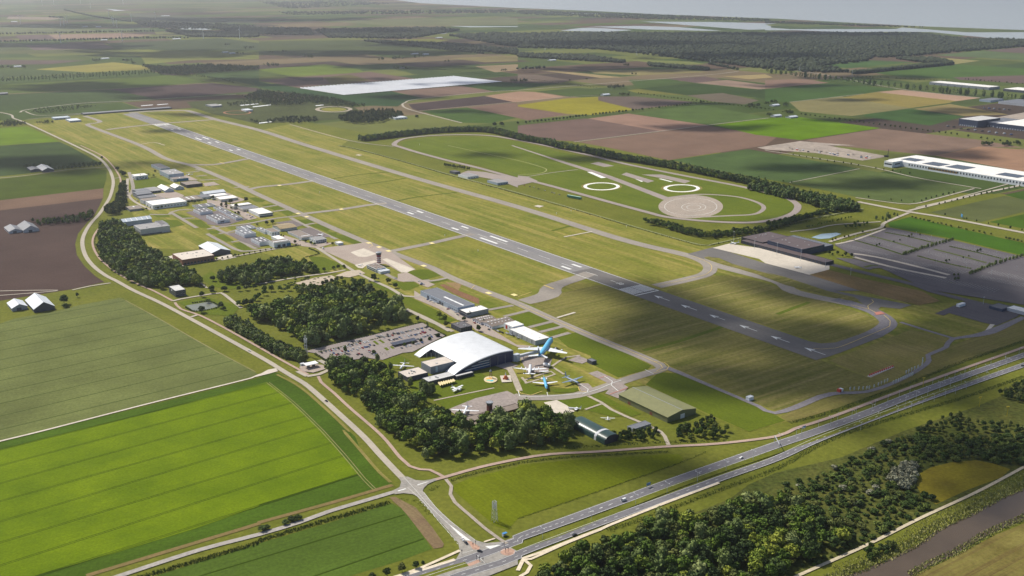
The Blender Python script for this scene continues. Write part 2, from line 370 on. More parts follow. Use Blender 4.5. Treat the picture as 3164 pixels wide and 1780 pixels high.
for i, (s, c) in enumerate(FIELDS):
    q = T(s.split()[0], *map(float, s.split()[1].split(',')))
    far = q[1] > 3500
    m = crop(c, ang=VANG if (q[0] < -150 and q[1] < 3200) or i % 3 == 0 else UANG, streak=0.10, per=0.05 if far else 0.3, fine=0.08 if far else 0.35, amp=0.1 if far else 0.17, big=0.003 if far else 0.01)
    sheet('field', s, 0.03 + 0.0011*i, m, raw=True)
bright = sheet('bright_crop_field', 'd1 -900,420 0,195 780,0 c1 1540,1200 2576,930 c2 80,905 200,985 340,1115 480,1245 585,1350 690,1449 d2 840,255 1030,470 980,440 500,590 0,740 d1 2576,755 1960,975 1100,1235 380,1440 -900,1830',
      0.16, ground('bright_crop', V(132,156,0), V(106,132,2), 0.02, 0.45, VANG, 0.06, 0.4, None, 0.15))
# wheel tracks through the crops, each one a part of its field
mt_dark = ground('wheel_track', V(60,82,6), V(68,88,10), 0.05, 0.8)
mt_pale = ground('pale_track', V(176,166,120), V(150,150,88), 0.05, 0.8)
for a, b in (((0,1391),(830,1184)), ((0,1440),(865,1212)), ((0,1495),(904,1245)), ((0,1550),(949,1285)), ((0,1613),(982,1319)), ((0,1678),(1024,1369)), ((0,1749),(1061,1409)), ((118,1780),(1111,1465))):
    p, q = Vector(G(*a)), Vector(G(*b)); d = (q-p).normalized(); p = p - d*260; nn = Vector((-d.y, d.x))
    for s in (-1.1, 1.1): strip('wheel_track', [p+nn*s, q+nn*s], 0.75, 0.2, mt_dark, bright, False)
for s in (-1.2, 1.2):
    pts = smooth_line(L('c2 90,910 340,1110 590,1350 d2 625,0 850,250 1050,490 1160,595'))
    strip('wheel_track', [Vector((p.x+s, p.y+s*0.6)) for p in pts], 0.8, 0.21, mt_pale, bright, False)
midf = [o for o in COL.objects if o.name.startswith('field')][-3]
for ya, xb, yb in ((325,1250,95),(410,1335,155),(500,1455,215),(590,1560,270),(685,1680,340),(780,1790,400),(890,1920,475),(1005,2040,545),(1120,2180,620),(1245,2320,690),(1380,2480,780)):
    p, q = Vector(T('c1',0,ya)), Vector(T('c1',xb,yb)); p -= (q-p).normalized()*300
    strip('wheel_track', [p, q], 1.3, 0.2, ground('crop_track', V(70,88,34), V(78,94,40), 0.05, 0.6), midf, False)
strip('wheel_track', 'c1 1250,92 1570,266 2050,541 2540,802', 1.6, 0.21, mt_pale, midf)
for s in ('d2 -900,1545 0,1275 1450,840', 'd2 300,1530 560,1449 1640,1080'): strip('wheel_track', s, 1.8, 0.2, mt_dark, midf, False)
sheet('brown_headland', 'd2 1300,670 1350,660 1560,770 1720,960 1840,1130 1830,1165 1740,1180 1650,1070 1480,850 1410,770 1350,720', 0.17, ground('bare_soil', V(146,122,94), V(160,140,100), 0.05, 0.4, UANG, 0.2, 0.5))
strip('tan_margin', 'c2 180,830 400,950 640,1150 900,1400 d2 840,0 1010,200 1200,420 1310,520', 3.2, 0.19, mg_dry)
strip('tan_margin', 'd1 860,1449 1800,1165 2576,930 d2 0,920 800,700 1330,545', 5, 0.19, ground('tan_soil', V(160,136,90), V(146,130,80), 0.05, 0.4))
# airfield grass
sheet('airfield_grass', 'a1 300,1235 870,1150 1250,1112 1880,1085 2140,1175 2576,1300 a2 310,1235 900,1395 b2 820,0 1700,230 2576,480 b3 700,660 1200,810 1800,990 1960,1010 b4 630,1235 c4 1460,140 1900,110 2576,300 3000,330 2576,480 1800,700 1000,1000 560,1080 240,1290 c3 2300,1400 1720,1160 1260,935 700,1000 0,900 c2 2400,700 1300,0 1000,-120 b2 0,1060 b1 1480,1020 1260,560 1290,330 1160,210 820,10 740,-15', 0.06, mg_air)
sheet('shorn_grass', 'c3 100,110 370,30 800,-60 1190,45 2576,540 c4 560,690 1020,860 1250,905 1000,995 560,1050 150,1190 c3 2560,1190 1500,740 1200,600 800,450 400,280', 0.09, mg_olive)
sheet('shorn_grass', 'b3 1560,1390 1880,1300 2100,1290 2400,1350 c4 450,60 1000,230 1140,300 1100,360 800,500 560,520 0,340 c3 1480,0', 0.092, mg_olive)
sheet('striped_dry_grass', 'c4 640,690 1450,385 1830,470 1800,540 1560,690 1560,740 1250,900 1020,860', 0.094, mg_dry)
sheet('striped_dry_grass', 'c4 150,1250 560,1060 1050,1010 1500,830 1700,600 2576,280 3000,150 3000,360 2576,480 1500,880 700,1170 240,1310', 0.094, ground('dry_verge', V(160,146,84), V(134,132,62), 0.02, 0.3, VANG, 0.2, 0.3))
for s in ('b1 1290,350 1560,320 1700,380 1580,410 1290,440', 'p7 1430,330 1740,335 1760,370 1600,440', 'p7 830,80 960,60 1160,130 1100,160 960,150', 'p7 1060,215 1280,195 1350,225 1180,250', 'p7 1220,275 1390,245 1520,290 1340,325', 'p7 1810,520 2010,500 2140,565 1940,600', 'p7 2030,620 2200,590 2450,700 2380,745', 'p7 2380,770 2576,760 2576,880', 'b2 680,870 900,900 1040,960 980,990 820,940', 'b2 490,1100 640,1110 870,1200 600,1270', 'b2 1480,1260 1600,1235 1820,1290 1640,1340', 'b2 1680,1360 1870,1320 1890,1340 1720,1375', 'b2 1090,1035 1200,1035 1220,1070', 'b1 1740,670 1920,720 1860,735 1770,710', 'b1 1870,740 2000,740 2100,820 2000,820', 'b1 2070,850 2180,840 2190,880 2100,880', 'b1 2140,900 2220,880 2330,950 2250,960', 'b1 2310,980 2400,960 2510,1040 2400,1050', 'b1 1500,680 1680,680 1690,715 1560,715', 'b1 1610,740 1760,740 1840,790 1690,820', 'c2 1300,10 1700,180 1970,290 1840,330 1760,300 1440,120', 'p8 1580,545 1900,450 2230,600 1850,700', 'p8 1980,700 2290,640 2420,680 2100,770', 'p8 2170,810 2460,720 2560,760 2280,860', 'c3 380,450 580,410 1000,580 1330,740 1290,780 1000,860 760,740 720,640 500,560', 'c2 1230,690 1410,645 1510,690 1330,740 1360,820 1300,790', 'c2 1700,1060 2340,960 2470,1000 2150,1070 2120,1110 1880,1180', 'c2 1740,1080 1500,1010 1520,900 1900,800 2200,800 2350,950', 'c3 20,870 240,980 200,1030 60,1030', 'c3 330,980 620,960 560,1010 370,1010', 'c3 720,1040 800,1010 1020,1130 950,1150', 'c3 330,1090 690,1045 820,1120 640,1180 500,1150', 'c3 700,1190 830,1130 900,1150 1040,1250 900,1240', 'c3 960,1160 1040,1130 1230,1220 1130,1250', 'c3 1270,930 1400,810 1600,820 2576,1240 c4 200,1290 c3 2300,1400 1760,1160', 'b1 1990,1320 2100,1250 2230,1330 2576,1400 2300,1430 2100,1400', 'c1 1760,110 2060,60 2400,150 2300,250 2000,230', 'p5 360,880 470,840 680,900 1000,1050 1500,1300 1830,1460 1300,1449 1060,1150', 'p5 1150,650 1400,600 1560,600 1830,710 1440,805', 'p5 820,850 960,840 1080,860 1250,830 1400,920 1200,1010 1080,1020'):
    sheet('lawn', s, 0.115, mg_lawn)
sheet('rough_ground', 'd3 300,1449 1300,1000 2100,690 2300,540 2576,420 d4 760,270 1400,0 c4 2100,1150 2576,950 3200,700 3300,1500 d4 2576,385 1560,880 1000,1160 300,1470', 0.10, ground('scrub_floor', V(112,112,52), V(84,96,40), 0.03, 0.25, None, amp=0.4))
sheet('meadow', 'd4 1500,560 1540,430 1650,370 1850,320 2100,300 2300,340 2440,390 2350,470 2000,600 1700,740 1560,640', 0.12, ground('yellow_meadow', V(172,158,40), V(138,124,40), 0.03, 0.35))
sheet('dry_bank', 'd4 1440,1460 1760,1320 2000,1200 2300,1040 2576,930 3200,650 3300,1800 1300,1700', 0.11, ground('dry_bank', V(170,160,84), V(126,116,56), 0.03, 0.3, VANG, 0.2, 0.3, V(100,76,52)))
sheet('bare_soil', 'p5 1900,860 2200,860 2230,900 2170,1020', 0.13, ground('umber_soil', V(190,160,110), V(170,140,100), 0.05, 0.4))
sheet('bare_soil', 'p5 1790,910 1890,890 2170,1020 2576,1180 2576,1290 2420,1230 2090,1090', 0.128, ground('red_soil', V(150,112,84), V(170,128,96), 0.05, 0.4))
sheet('bare_soil', 'b4 450,1290 620,1235 1000,1330 1560,1449 c4 1740,100 1530,140 1450,120 940,0', 0.13, ground('brown_grass', V(168,138,92), V(140,120,74), 0.02, 0.3, UANG, 0.15, 0.2))
sheet('sandy_ground', 'a4 350,1405 900,1449 b4 620,0 1230,108 970,150 500,75 0,40 -80,20', 0.12, ground('sand', C(178,164,150), C(150,140,130), 0.02, 0.08, None, amp=.25))
sheet('sandy_ground', 'a4 2300,1170 2576,1120 2900,1180 2900,1290 2500,1250', 0.12, MATS['sand'])
sheet('leisure_ground', 'a1 1860,1015 2576,965 a2 300,1010 900,1045 1000,1100 780,1190 100,1228 a1 2576,1235 2100,1130 1900,1065', 0.1, ground('leisure_scrub', V(96,104,56), V(78,86,48), .01, .1, None, amp=.3))
for s in ('a1 2380,1046 2570,1030 2574,1036 2400,1054', 'a1 2510,1062 a2 120,1040 120,1048 a1 2520,1068', 'a2 0,995 90,985 90,990 0,1002', 'a1 2110,1045 2200,1038 2205,1043 2120,1050', 'a2 0,1222 130,1208 135,1214 0,1232', 'a2 560,1050 640,1042 645,1048 570,1056', 'a1 1400,1052 1520,1042 1525,1047 1405,1057', 'a1 1560,1042 1670,1033 1675,1037 1570,1047'):
    sheet('white_tunnel_strip', s, 0.24, plain('tunnel_film', C(236,238,240), .5))
strip('oval_dirt_track', ellipse('a2', 745, 1088, 165, 27), 14, 0.2, ground('dirt', C(176,164,148), C(160,150,136)), smooth=False, closed=True)
sheet('oval_infield', ellipse('a2', 745, 1090, 125, 19), 0.21, mg_air)
strip('oval_dirt_track', ellipse('a1', 2360, 1122, 130, 18), 7, 0.2, ground('red_dirt', C(170,120,96), C(160,116,92)), smooth=False, closed=True)
# ------------------------------------------------------------------ water
canal = sheet('canal', 'd4 200,1720 500,1590 800,1452 1000,1382 1300,1252 1530,1132 1700,1002 2000,862 2300,702 2576,582 3300,200 3300,560 2576,892 2300,1002 2130,1092 1900,1232 1700,1322 1500,1422 1000,1700', 0.14, water('canal_water', C(88,75,60), 0.05, 0.04, 0.25))
mw_lake = water('lake_water', C(170,176,178), 0.25, 0.3, 0.05)
sea = sheet('sea', [G(*p) for p in ((1140,-10),(1300,10),(1600,25),(1830,34),(2050,45),(2400,58),(2680,73),(2860,82),(3164,93),(4200,140))] + [(60000,9000),(60000,69000),(-9000,69000),(-4500,30000)], 0.1, mw_lake)
for s in ('a3 420,307 600,281 720,276 900,285 1150,301 900,316', 'a3 720,266 950,262 1200,258 1600,270 2030,306 1850,307 1300,295', 'a3 1230,215 2000,220 2576,235 a4 0,245 60,262 a4 60,292 a3 2300,297 1700,252',
          'a4 0,272 250,291 850,290 1300,290 1360,274 2000,322 2240,322 3000,318 3000,420 2576,398 2300,385 1900,345 1650,320 1300,316 800,321 300,302 0,302', 'a1 1760,275 1900,270 2110,290 2060,299 1800,291', 'a2 1900,260 2300,262 2576,262 2576,268 2100,272', 'a3 250,128 700,130 1100,145 800,142', 'a2 1380,310 1460,308 1880,325 1850,340 1600,330', 'a1 2060,318 2200,320 2100,328', 'a1 1040,85 1250,105 1150,110'):
    sheet('lake', s, 0.2, mw_lake)
sheet('pond', 'b4 460,915 560,880 710,868 760,880 640,925 540,932', 0.2, water('pond_water', C(150,170,180), 0.2, 0.15))
sheet('pond', 'c1 1850,145 2080,105 2180,150 2040,190 1930,200', 0.2, water('pond_water', C(120,124,112), 0.2, 0.15))
# ------------------------------------------------------------------ paving
ma_run = ground('runway_asphalt', C(160,156,150), C(142,139,136), 0.01, 0.25, UANG, 0.08, 0.15, C(112,112,120), 0.07)
ma_dark = ground('new_asphalt', C(126,122,118), C(112,109,106), 0.01, 0.25, UANG, 0.06, 0.12, None, 0.07)
ma_taxi = ground('taxiway_asphalt', C(164,156,144), C(150,142,134), 0.015, 0.25, UANG, 0.06, 0.15, None, 0.08)
ma_road = ground('road_asphalt', C(186,176,160), C(172,164,150), 0.02, 0.3, None, amp=0.08)
ma_high = ground('highway_asphalt', C(134,132,134), C(122,120,124), 0.02, 0.3, VANG, 0.12, 0.5, C(104,102,104), 0.1)
ma_brick = ground('brick_paving', C(178,164,152), C(164,150,140), 0.03, 0.5, None, amp=0.12)
ma_conc = ground('concrete', C(216,206,190), C(202,192,176), 0.02, 0.2, UANG, 0.05, 0.1, None, 0.07)
ma_pink = ground('cycle_asphalt', C(186,162,146), C(170,148,136), 0.02, 0.3, None, amp=0.1)
ma_lot = ground('lot_asphalt', C(104,100,102), C(94,90,94), 0.02, 0.3, UANG, 0.08, 0.2, None, 0.1)
pw = paint('white_paint', C(236,236,230), 0.5, C(164,164,164)); py_ = paint('yellow_paint', C(226,196,110), 0.5, C(160,150,130)); pr_ = paint('red_paint', C(190,120,100), 0.4, C(150,120,110))
def rect_uv(name, u0, u1, v0, v1, z, mat, parent=None):
    z = lift(z) if parent is None else onto(parent, z)
    o = link(name, pymesh(name, [(*xy(u0,v0),z),(*xy(u0,v1),z),(*xy(u1,v1),z),(*xy(u1,v0),z)], [(0,3,2,1)], mat), parent)
    if parent is None: tag(o, kind='structure')
    return o
u_near = uv(T('c4', 600, 660))[0]; u_far = uv(T('a1', 1290, 1130))[0]
runway = rect_uv('runway', u_far, -150, -22.5-1.5, 24, 0.24, ma_run)
runway_new = rect_uv('runway', -150, u_near, -23.8, 23.8, 0.242, ma_dark)
for s in (-1, 1):
    rect_uv('edge_line', -2178, -150, s*22-0.5, s*22+0.5, 0.28, pw, runway)
    rect_uv('edge_line', -150, 0, s*22-0.5, s*22+0.5, 0.28, pw, runway_new)
for base, sg in ((0, -1), (-2178, 1)):
    par = runway_new if base == 0 else runway
    rect_uv('threshold_bar', base-1.2, base+1.2, -22.5, 22.5, 0.285, pw, par)
    for k in range(6):
        for s in (-1, 1):
            v = s*(2.2 + k*3.45); a, b = sorted((base + sg*6, base + sg*38))
            rect_uv('threshold_stripe', a, b, v-0.95, v+0.95, 0.285, pw, par)
k = -2120
while k < -70:
    rect_uv('centre_dash', k, k+30, -0.35, 0.35, 0.283, pw, runway if k < -180 else runway_new); k += 60
for ta, xa, ya, tb, xb, yb, ln in (('b3',490,1218,'b3',610,1190,22.5), ('b2',2285,948,'b2',2415,925,52), ('b2',1955,830,'b2',2075,810,22.5), ('b2',1505,675,'b2',1622,657,22.5), ('b1',2290,47,'b1',2385,40,22.5), ('a1',1955,1385,'a1',2055,1375,50), ('a1',2075,1423,'a1',2165,1415,24), ('a1',1700,1293,'a1',1787,1286,24)):
    u = (uv(T(ta,xa,ya))[0] + uv(T(tb,xb,yb))[0])/2
    for s in (-1, 1): rect_uv('touchdown_mark', u-ln/2, u+ln/2, s*10.5-2.4, s*10.5+2.4, 0.285, pw, runway if u < -150 else runway_new)
for ta, x0, y0, x1, y1 in (('c3',1375,40,1530,93),('c3',1640,132,1805,186),('c3',1925,230,2085,283),('c3',2220,333,2400,395),('c4',75,440,270,505),('c4',415,555,620,630)):
    ua = uv(T(ta,x0,y0))[0]; ub = uv(T(ta,x1,y1))[0]; z = onto(runway_new, 0.285)
    pts = [(ua,0),(ua+14,4.4),(ua+14,2.6),(ua+9,0.5),(ub,0.5),(ub,-0.5),(ua+9,-0.5),(ua+14,-2.6),(ua+14,-4.4)]
    link('arrow', pymesh('arrow', [(*xy(a,b),z) for a, b in pts], [(0,1,2,3),(3,4,5,6),(0,3,6),(0,6,7,8)], pw), runway_new)
def letters(txt, size, mat, name):
    cu = bpy.data.curves.new(name, 'FONT'); cu.body = txt; cu.size = size; cu.align_x = 'CENTER'; cu.align_y = 'CENTER'; cu.extrude = 0.0
    to = bpy.data.objects.new(name, cu); COL.objects.link(to)
    me = bpy.data.meshes.new_from_object(to.evaluated_get(bpy.context.evaluated_depsgraph_get()))
    bpy.data.objects.remove(to); bpy.data.curves.remove(cu); me.name = name
    me.materials.clear(); me.materials.append(mat); return me
num = link('runway_number', letters('23', 13, pw, 'runway_number'), runway_new); num.location = (*xy(-58, 0), onto(runway_new, 0.285)); num.rotation_euler = (0, 0, UA + math.pi/2); num.scale = (0.8, 1, 1)
num = link('runway_number', letters('05', 13, pw, 'runway_number'), runway); num.location = (*xy(-2120, 0), onto(runway, 0.285)); num.rotation_euler = (0, 0, UA - math.pi/2); num.scale = (0.8, 1, 1)
TX = 'taxiway'
sheet('runway', 'c4 300,475 560,522 700,512 1000,415 1190,445 780,602 600,664 540,676 350,600', 0.2425, ma_dark)
strip(TX, 'a1 1290,1125 1500,1108 1800,1100 1900,1112 2130,1185 2576,1296 b2 480,0 1500,308 2576,612 b3 1000,925 1600,1072 1750,1112 2000,1200 2576,1352 c4 300,10 900,140 1100,212 1210,290 1215,345 1080,430 700,565 560,610', 22, 0.235, ma_taxi)
strip(TX, 'c4 700,80 900,140 1100,212 1210,290 1215,345 1080,430 900,495', 23, 0.2365, ground('loop_asphalt', C(136,132,134), C(124,120,124), .02, .3))
strip(TX, 'b3 1740,1105 1880,1170 1915,1230 1860,1285 1700,1330 1380,1402', 22, 0.231, ma_taxi)
strip(TX, 'a1 2140,1190 1850,1212 1600,1232 1300,1262 1060,1292', 18, 0.229, ma_taxi)
strip(TX, 'a1 840,1155 990,1205 960,1225 870,1240 1000,1298 1400,1449 b1 1650,130 1880,192 2000,235 2300,360 2576,492 b2 400,672 800,850 1280,1050 1700,1210 1900,1310 2200,1432 c3 0,125 360,288 800,478 1200,640 1400,730 1440,775 1250,830 1000,910 700,1008 450,1055 0,1058 c2 2520,1040', 15, 0.236, ma_taxi)
for s, wd in (('b1 1870,190 2100,192 2250,172 2480,130', 15), ('b1 2460,445 b2 0,415 300,385 540,352', 15), ('b2 420,682 800,638 1100,592 1270,575', 15), ('b2 1330,1050 1700,975 1950,918 2130,880', 15), ('c3 60,110 300,40 b3 350,1405 600,1318 720,1270', [26, 34, 24, 24]), ('b1 1940,240 2100,260', 8)):
    strip(TX, s, wd, 0.238, ma_taxi)
for s in ('b1 2330,420 2480,410', 'p7 0,700 400,640 800,590 1400,480 1900,430', 'p7 0,790 300,960 560,1100 700,1140 900,1130 1300,1080', 'p7 100,640 330,760 600,860', 'p7 230,790 440,760 640,700', 'p7 480,960 640,930 900,1060 980,1090', 'p7 1660,470 1900,600 2300,780 2576,900', 'p7 1100,270 1400,220', 'p7 1300,350 1620,310', 'p7 1930,620 2140,580', 'p6 660,1180 1050,1180 1100,1130 1250,1090 1500,1080', 'p6 1100,1150 1400,1330 1600,1449', 'p6 1300,1260 1560,1250', 'p6 1380,350 1650,320', 'p6 1580,420 1800,400', 'p6 1650,500 2050,480', 'p8 1490,530 1900,430', 'p8 1900,710 2300,610', 'p8 2080,790 2480,690', 'p8 2280,880 2576,800', 'p8 1230,420 1640,345', 'b2 1420,1330 1700,1350 1900,1310', 'b2 1100,1140 1300,1300 1480,1350 1700,1340', 'p6 250,340 330,660 200,850'):
    strip(TX, s, 7.5, 0.225, ma_taxi)
for s in ('b2 590,1025 930,985 1060,965 1150,1000 1300,1050 1560,1235 1420,1270 1300,1200 1260,1180 950,1185 850,1140', 'p6 730,780 1150,720 1350,800 1270,860 940,850 720,830', 'p5 960,690 1150,660 1440,810 1500,820 1700,900 1560,960 1400,900 1250,820 1080,850 960,830', 'p8 0,100 110,170 720,465 960,560 1280,740 1700,1000 2000,1020 1760,1060 1500,940 1020,760 900,650 700,580 400,400 0,230', 'p6 1100,440 1400,400 1620,490 1300,520', 'p6 1720,560 1930,530 2060,590 1760,620', 'p6 2130,720 2440,840 2576,890 2300,960 2000,900', 'p7 0,110 300,150 900,420 1000,480 820,520 500,330 0,180', 'p7 1530,820 2100,1000 2576,960 2200,1080 1900,1040 1400,900', 'b1 1340,0 1340,0.1 1345,0'):
    sheet('apron', s, 0.215, ma_brick)
for s in ('p5 20,260 280,180 545,290 340,350 180,350', 'p5 650,400 740,380 1300,600 1130,665 1040,660', 'p5 100,510 500,420 560,450 340,520 260,580 170,570', 'p3 0,335 180,430 330,540 150,600 -80,560 -230,380', 'p7 190,1270 440,1190 590,1260 300,1320', 'b1 1650,1115 1730,1090 1840,1190 1820,1205'):
    sheet('concrete_apron', s, 0.222, ma_conc)
for s in ('p7 1830,700 2050,665 2470,850 2200,880 2040,830', 'p7 1340,575 1700,520 1920,620 1780,655', 'p7 560,650 840,595 960,650 1000,700 700,700', 'p7 0,380 200,330 820,500 600,560 330,640 100,620 0,600', 'p7 400,790 560,760 1000,880 1060,1080 640,930', 'p6 1380,1140 1540,1100 2500,1300 2200,1400 1900,1390'):
    sheet('asphalt_yard', s, 0.218, ground('yard_asphalt', C(132,122,120), C(120,112,110), 0.02, 0.3, None, amp=0.1))
# terminal aprons
sheet('dark_apron', 'b3 1690,1080 1950,1012 b4 0,1175 440,1288 950,1449 c4 700,0 1460,140 1340,178 1150,158 1115,190 1180,225 1080,200 930,100 800,60 450,0 b4 0,1320 b3 2000,1120 1880,1110 1850,1130', 0.212, ma_dark)
sheet('concrete_apron', 'b3 1940,1020 2100,978 b4 0,1030 640,1180 640,1235 440,1288 0,1172 b3 2400,1130', 0.226, ma_conc)
sheet('grass_island', 'b3 1850,1115 1900,1105 2100,1170 2576,1300 b4 0,1260 200,1310 c4 620,0 880,60 940,90 900,102 800,90 450,0 b4 200,1390 b3 2400,1290 2100,1200', 0.245, mg_olive)
strip('service_road', 'b4 640,1180 1000,1270 1500,1390 c4 1650,0 2000,90 2300,160 2576,230 3000,350', 14, 0.216, ma_lot)
sheet('dark_apron', 'c4 1690,225 1980,105 2300,150 2576,200 2500,260 2300,345 2150,310 1830,220 1780,245', 0.23, ma_lot)
sheet('white_ramp', 'c4 2165,425 2240,330 2285,335 2210,415', 0.26, ma_conc)
strip('perimeter_road', 'c3 1470,760 1600,810 2000,980 2400,1150 c4 0,1190 100,1215 300,1160 560,1050 750,1015 1000,1005 1300,905 1560,760 1630,690 1620,640 1800,560 1860,480 2200,420 2576,260', [9,7,6,6,9,9,6,6,6,6,6,7,14,10,8], 0.228, ground('perimeter_asphalt', C(142,136,138), C(130,126,128), 0.02, 0.3))
strip('perimeter_road', 'c4 1345,310 1600,390 1900,480', 6, 0.227, MATS['perimeter_asphalt'])
sheet('red_white_barrier_base', 'c4 1010,850 1250,745 1285,760 1050,862', 0.24, ma_conc)
# museum taxiway and pads
for s in ('c3 700,820 790,795 980,880 1100,960 1060,1000 1000,1070 870,1020 940,940', 'c3 590,920 700,920 760,980 640,1020', 'c3 500,690 600,645 720,690 640,725', 'c2 1880,1180 2150,1070 2470,995 2576,1050 2576,1170 2000,1260', 'c3 0,620 340,680 300,800 100,830', 'p2 1990,720 2280,640 2450,710 2240,800'):
    sheet('display_pad', s, 0.232, ground('pad_asphalt', C(166,154,146), C(150,140,134), 0.03, 0.3))
for s, wd in (('p1 90,790 250,1100 390,1449', 7), ('c3 340,750 480,660 620,640', 3), ('c3 350,760 460,830', 3), ('c3 700,1045 830,1110 930,1180 1080,1250 1300,1340 1420,1400 d3 1460,60 1500,150', 4), ('c3 670,1180 830,1125', 3), ('c2 1740,1090 2340,965', 2.5), ('c3 70,920 370,830 330,800 60,890', 3), ('c3 40,860 90,920', 3), ('p8 0,470 200,580 480,700 640,780', 6)):
    strip('footpath', s, wd, 0.234, ground('path_concrete', C(186,174,156), C(170,160,144), 0.03, 0.4))
# test track east of the airfield
mtk = ground('track_asphalt', C(166,154,146), C(150,140,134), 0.01, 0.25, None, amp=0.07)
sheet('test_track_grass', 'a2 1400,1420 1700,1365 2300,1365 a3 0,1410 b3 400,60 1000,190 1700,310 2576,490 b4 270,560 290,640 150,710 b3 2400,760 1700,740 1300,660 700,500 0,320 b2 2200,200 1500,60', 0.1, ground('track_grass', V(128,140,40), V(106,124,30), 0.008, 0.3, UANG, 0.12, 0.06))
strip('test_track', 'a2 1345,1440 1400,1395 1500,1372 1700,1352 2000,1342 2300,1352 2576,1395 b3 270,0 700,95 1100,190 1700,310 2200,405 2576,490 b4 180,500 300,570 325,620 270,680 100,735 b3 2300,768 1900,755 1500,715 1300,668 900,560 500,450 200,370 0,330 b2 2200,228 1900,155 1600,75 1420,20', 14, 0.2, mtk, closed=True)
strip('test_track', 'b3 -60,0 400,150 620,220 900,312 1200,425 1500,540', [7,8,16,20,20,22], 0.205, mtk)
sheet('test_circle', ellipse('b3', 1720, 610, 322, 116), 0.208, ground('circle_asphalt', C(176,162,148), C(158,148,136), 0.02, 0.3))
strip('test_track', 'b3 1500,520 1700,495 1900,488 2200,515 2400,575 2445,630 2350,685 2100,700 1850,712', 9, 0.204, mtk)
for c in ((1720,610,260,88),(1750,615,120,40),(1750,615,70,22)):
    strip('circle_line', ellipse('b3', *c), 0.7, 0.25, pw, smooth=False, closed=True)
for cx_, cy_, ro, ri in ((833,408,183,146),(1630,427,186,142)):
    pts = ellipse('b3', cx_, cy_, (ro+ri)/2, (ro+ri)/2*0.212); strip('skid_ring', pts, 7.5, 0.21, plain('white_epoxy', C(252,250,244), 0.5), smooth=False, closed=True)
    strip('ring_margin', ellipse('b3', cx_, cy_, ro+10, (ro+10)*0.215), 5, 0.18, mg_dry, smooth=False, closed=True)
for s in ('b3 690,265 735,265 878,322 830,326', 'b3 1065,288 1110,285 1290,350 1230,362', 'b3 1400,333 1425,331 1545,362 1520,364'):
    sheet('white_slab', s, 0.24, MATS['white_epoxy'])
for s in ('b3 1030,290 1080,270 1360,355 1290,372', 'b3 1230,290 1430,290 1720,355 1660,378 1500,340', 'b3 720,180 800,165 960,205 860,215', 'b2 2080,250 2250,265 2576,330 2576,420 2400,350 2000,280', 'b3 0,300 100,310 200,355 0,400'):
    sheet('test_pad', s, 0.206, mtk)
strip('test_track', 'b2 1880,0 2200,70 2576,150 b3 200,205 285,240 220,278 0,292', 3, 0.203, ground('thin_track', V(190,190,130), V(180,180,110)))
strip('test_track', 'b3 100,310 350,270 600,240', 4, 0.203, mtk)
strip('service_track', 'b2 790,0 1000,40 1500,175 1900,290 2576,470 b3 700,672 1200,820 1800,985 1960,975 2300,900 b4 0,830 500,720 980,630', 4.5, 0.2, ground('service_track', C(150,150,110), C(130,136,90)))
# roads
mainroad = strip('road', 'a1 -900,1010 0,1120 140,1180 275,1232 740,1449 b1 980,125 1080,230 1120,320 1125,400 1095,510 1050,590 990,680 900,780 845,870 820,950 830,1040 870,1130 950,1220 1060,1300 1160,1350 1340,1449 c1 1600,120 1900,280 2576,650 c2 200,770 330,850 450,920 560,1010 760,1190 1040,1449 d2 1200,240 1420,470 1560,600', 6.6, 0.24, ma_road)
strip('road', 'd2 1480,575 1300,630 1100,690 700,810 400,920 0,1040 d1 2000,1190 1200,1449 300,1740 -600,2000', 5.6, 0.238, ground('country_road', C(176,170,162), C(164,158,150), 0.02, 0.3))
strip('cycle_road', 'd2 1580,560 1720,503 1880,460 2200,370 2576,290 d3 330,240 800,215 1480,165 2000,135 2576,62 c4 300,1370 700,1240 1600,905 2576,560 3300,290', 4.6, 0.239, ma_pink)
sheet('road', 'd2 1395,470 1480,465 1560,500 1640,505 1760,485 1770,500 1680,540 1640,580 1625,620 1640,640 1570,660 1530,640 1440,630 1350,640 1340,600 1400,570 1415,520', 0.243, ground('junction_asphalt', C(166,160,150), C(150,146,140), 0.03, 0.3))
junction = sheet('road', 'd2 1500,570 1630,610 1760,770 1900,900 2050,1030 2160,1100 2260,1128 2420,1112 2576,1055 2576,1340 2300,1449 2250,1468 1480,1475 1800,1370 1960,1290 2000,1220 1985,1130 1900,1020 1700,800 1580,670', 0.241, MATS['junction_asphalt'])
highway = strip('highway', 'd2 1200,1570 1700,1410 2150,1262 2400,1170 2576,1105 d3 0,1075 500,895 1200,640 1480,537 2576,148 c4 400,1437 1000,1220 1600,985 2576,638 3300,385', [9,10.5,12,12.5,12.5,12,11.5,11,10.5,10,10,10], 0.246, ma_high)
highway2 = strip('highway', 'd2 1750,1540 2000,1445 2400,1325 2576,1255 d3 0,1235 500,1042 1200,782 2000,488 2576,283 c4 600,1449 1500,1110 2576,735 3300,480', 9.2, 0.247, ma_high)
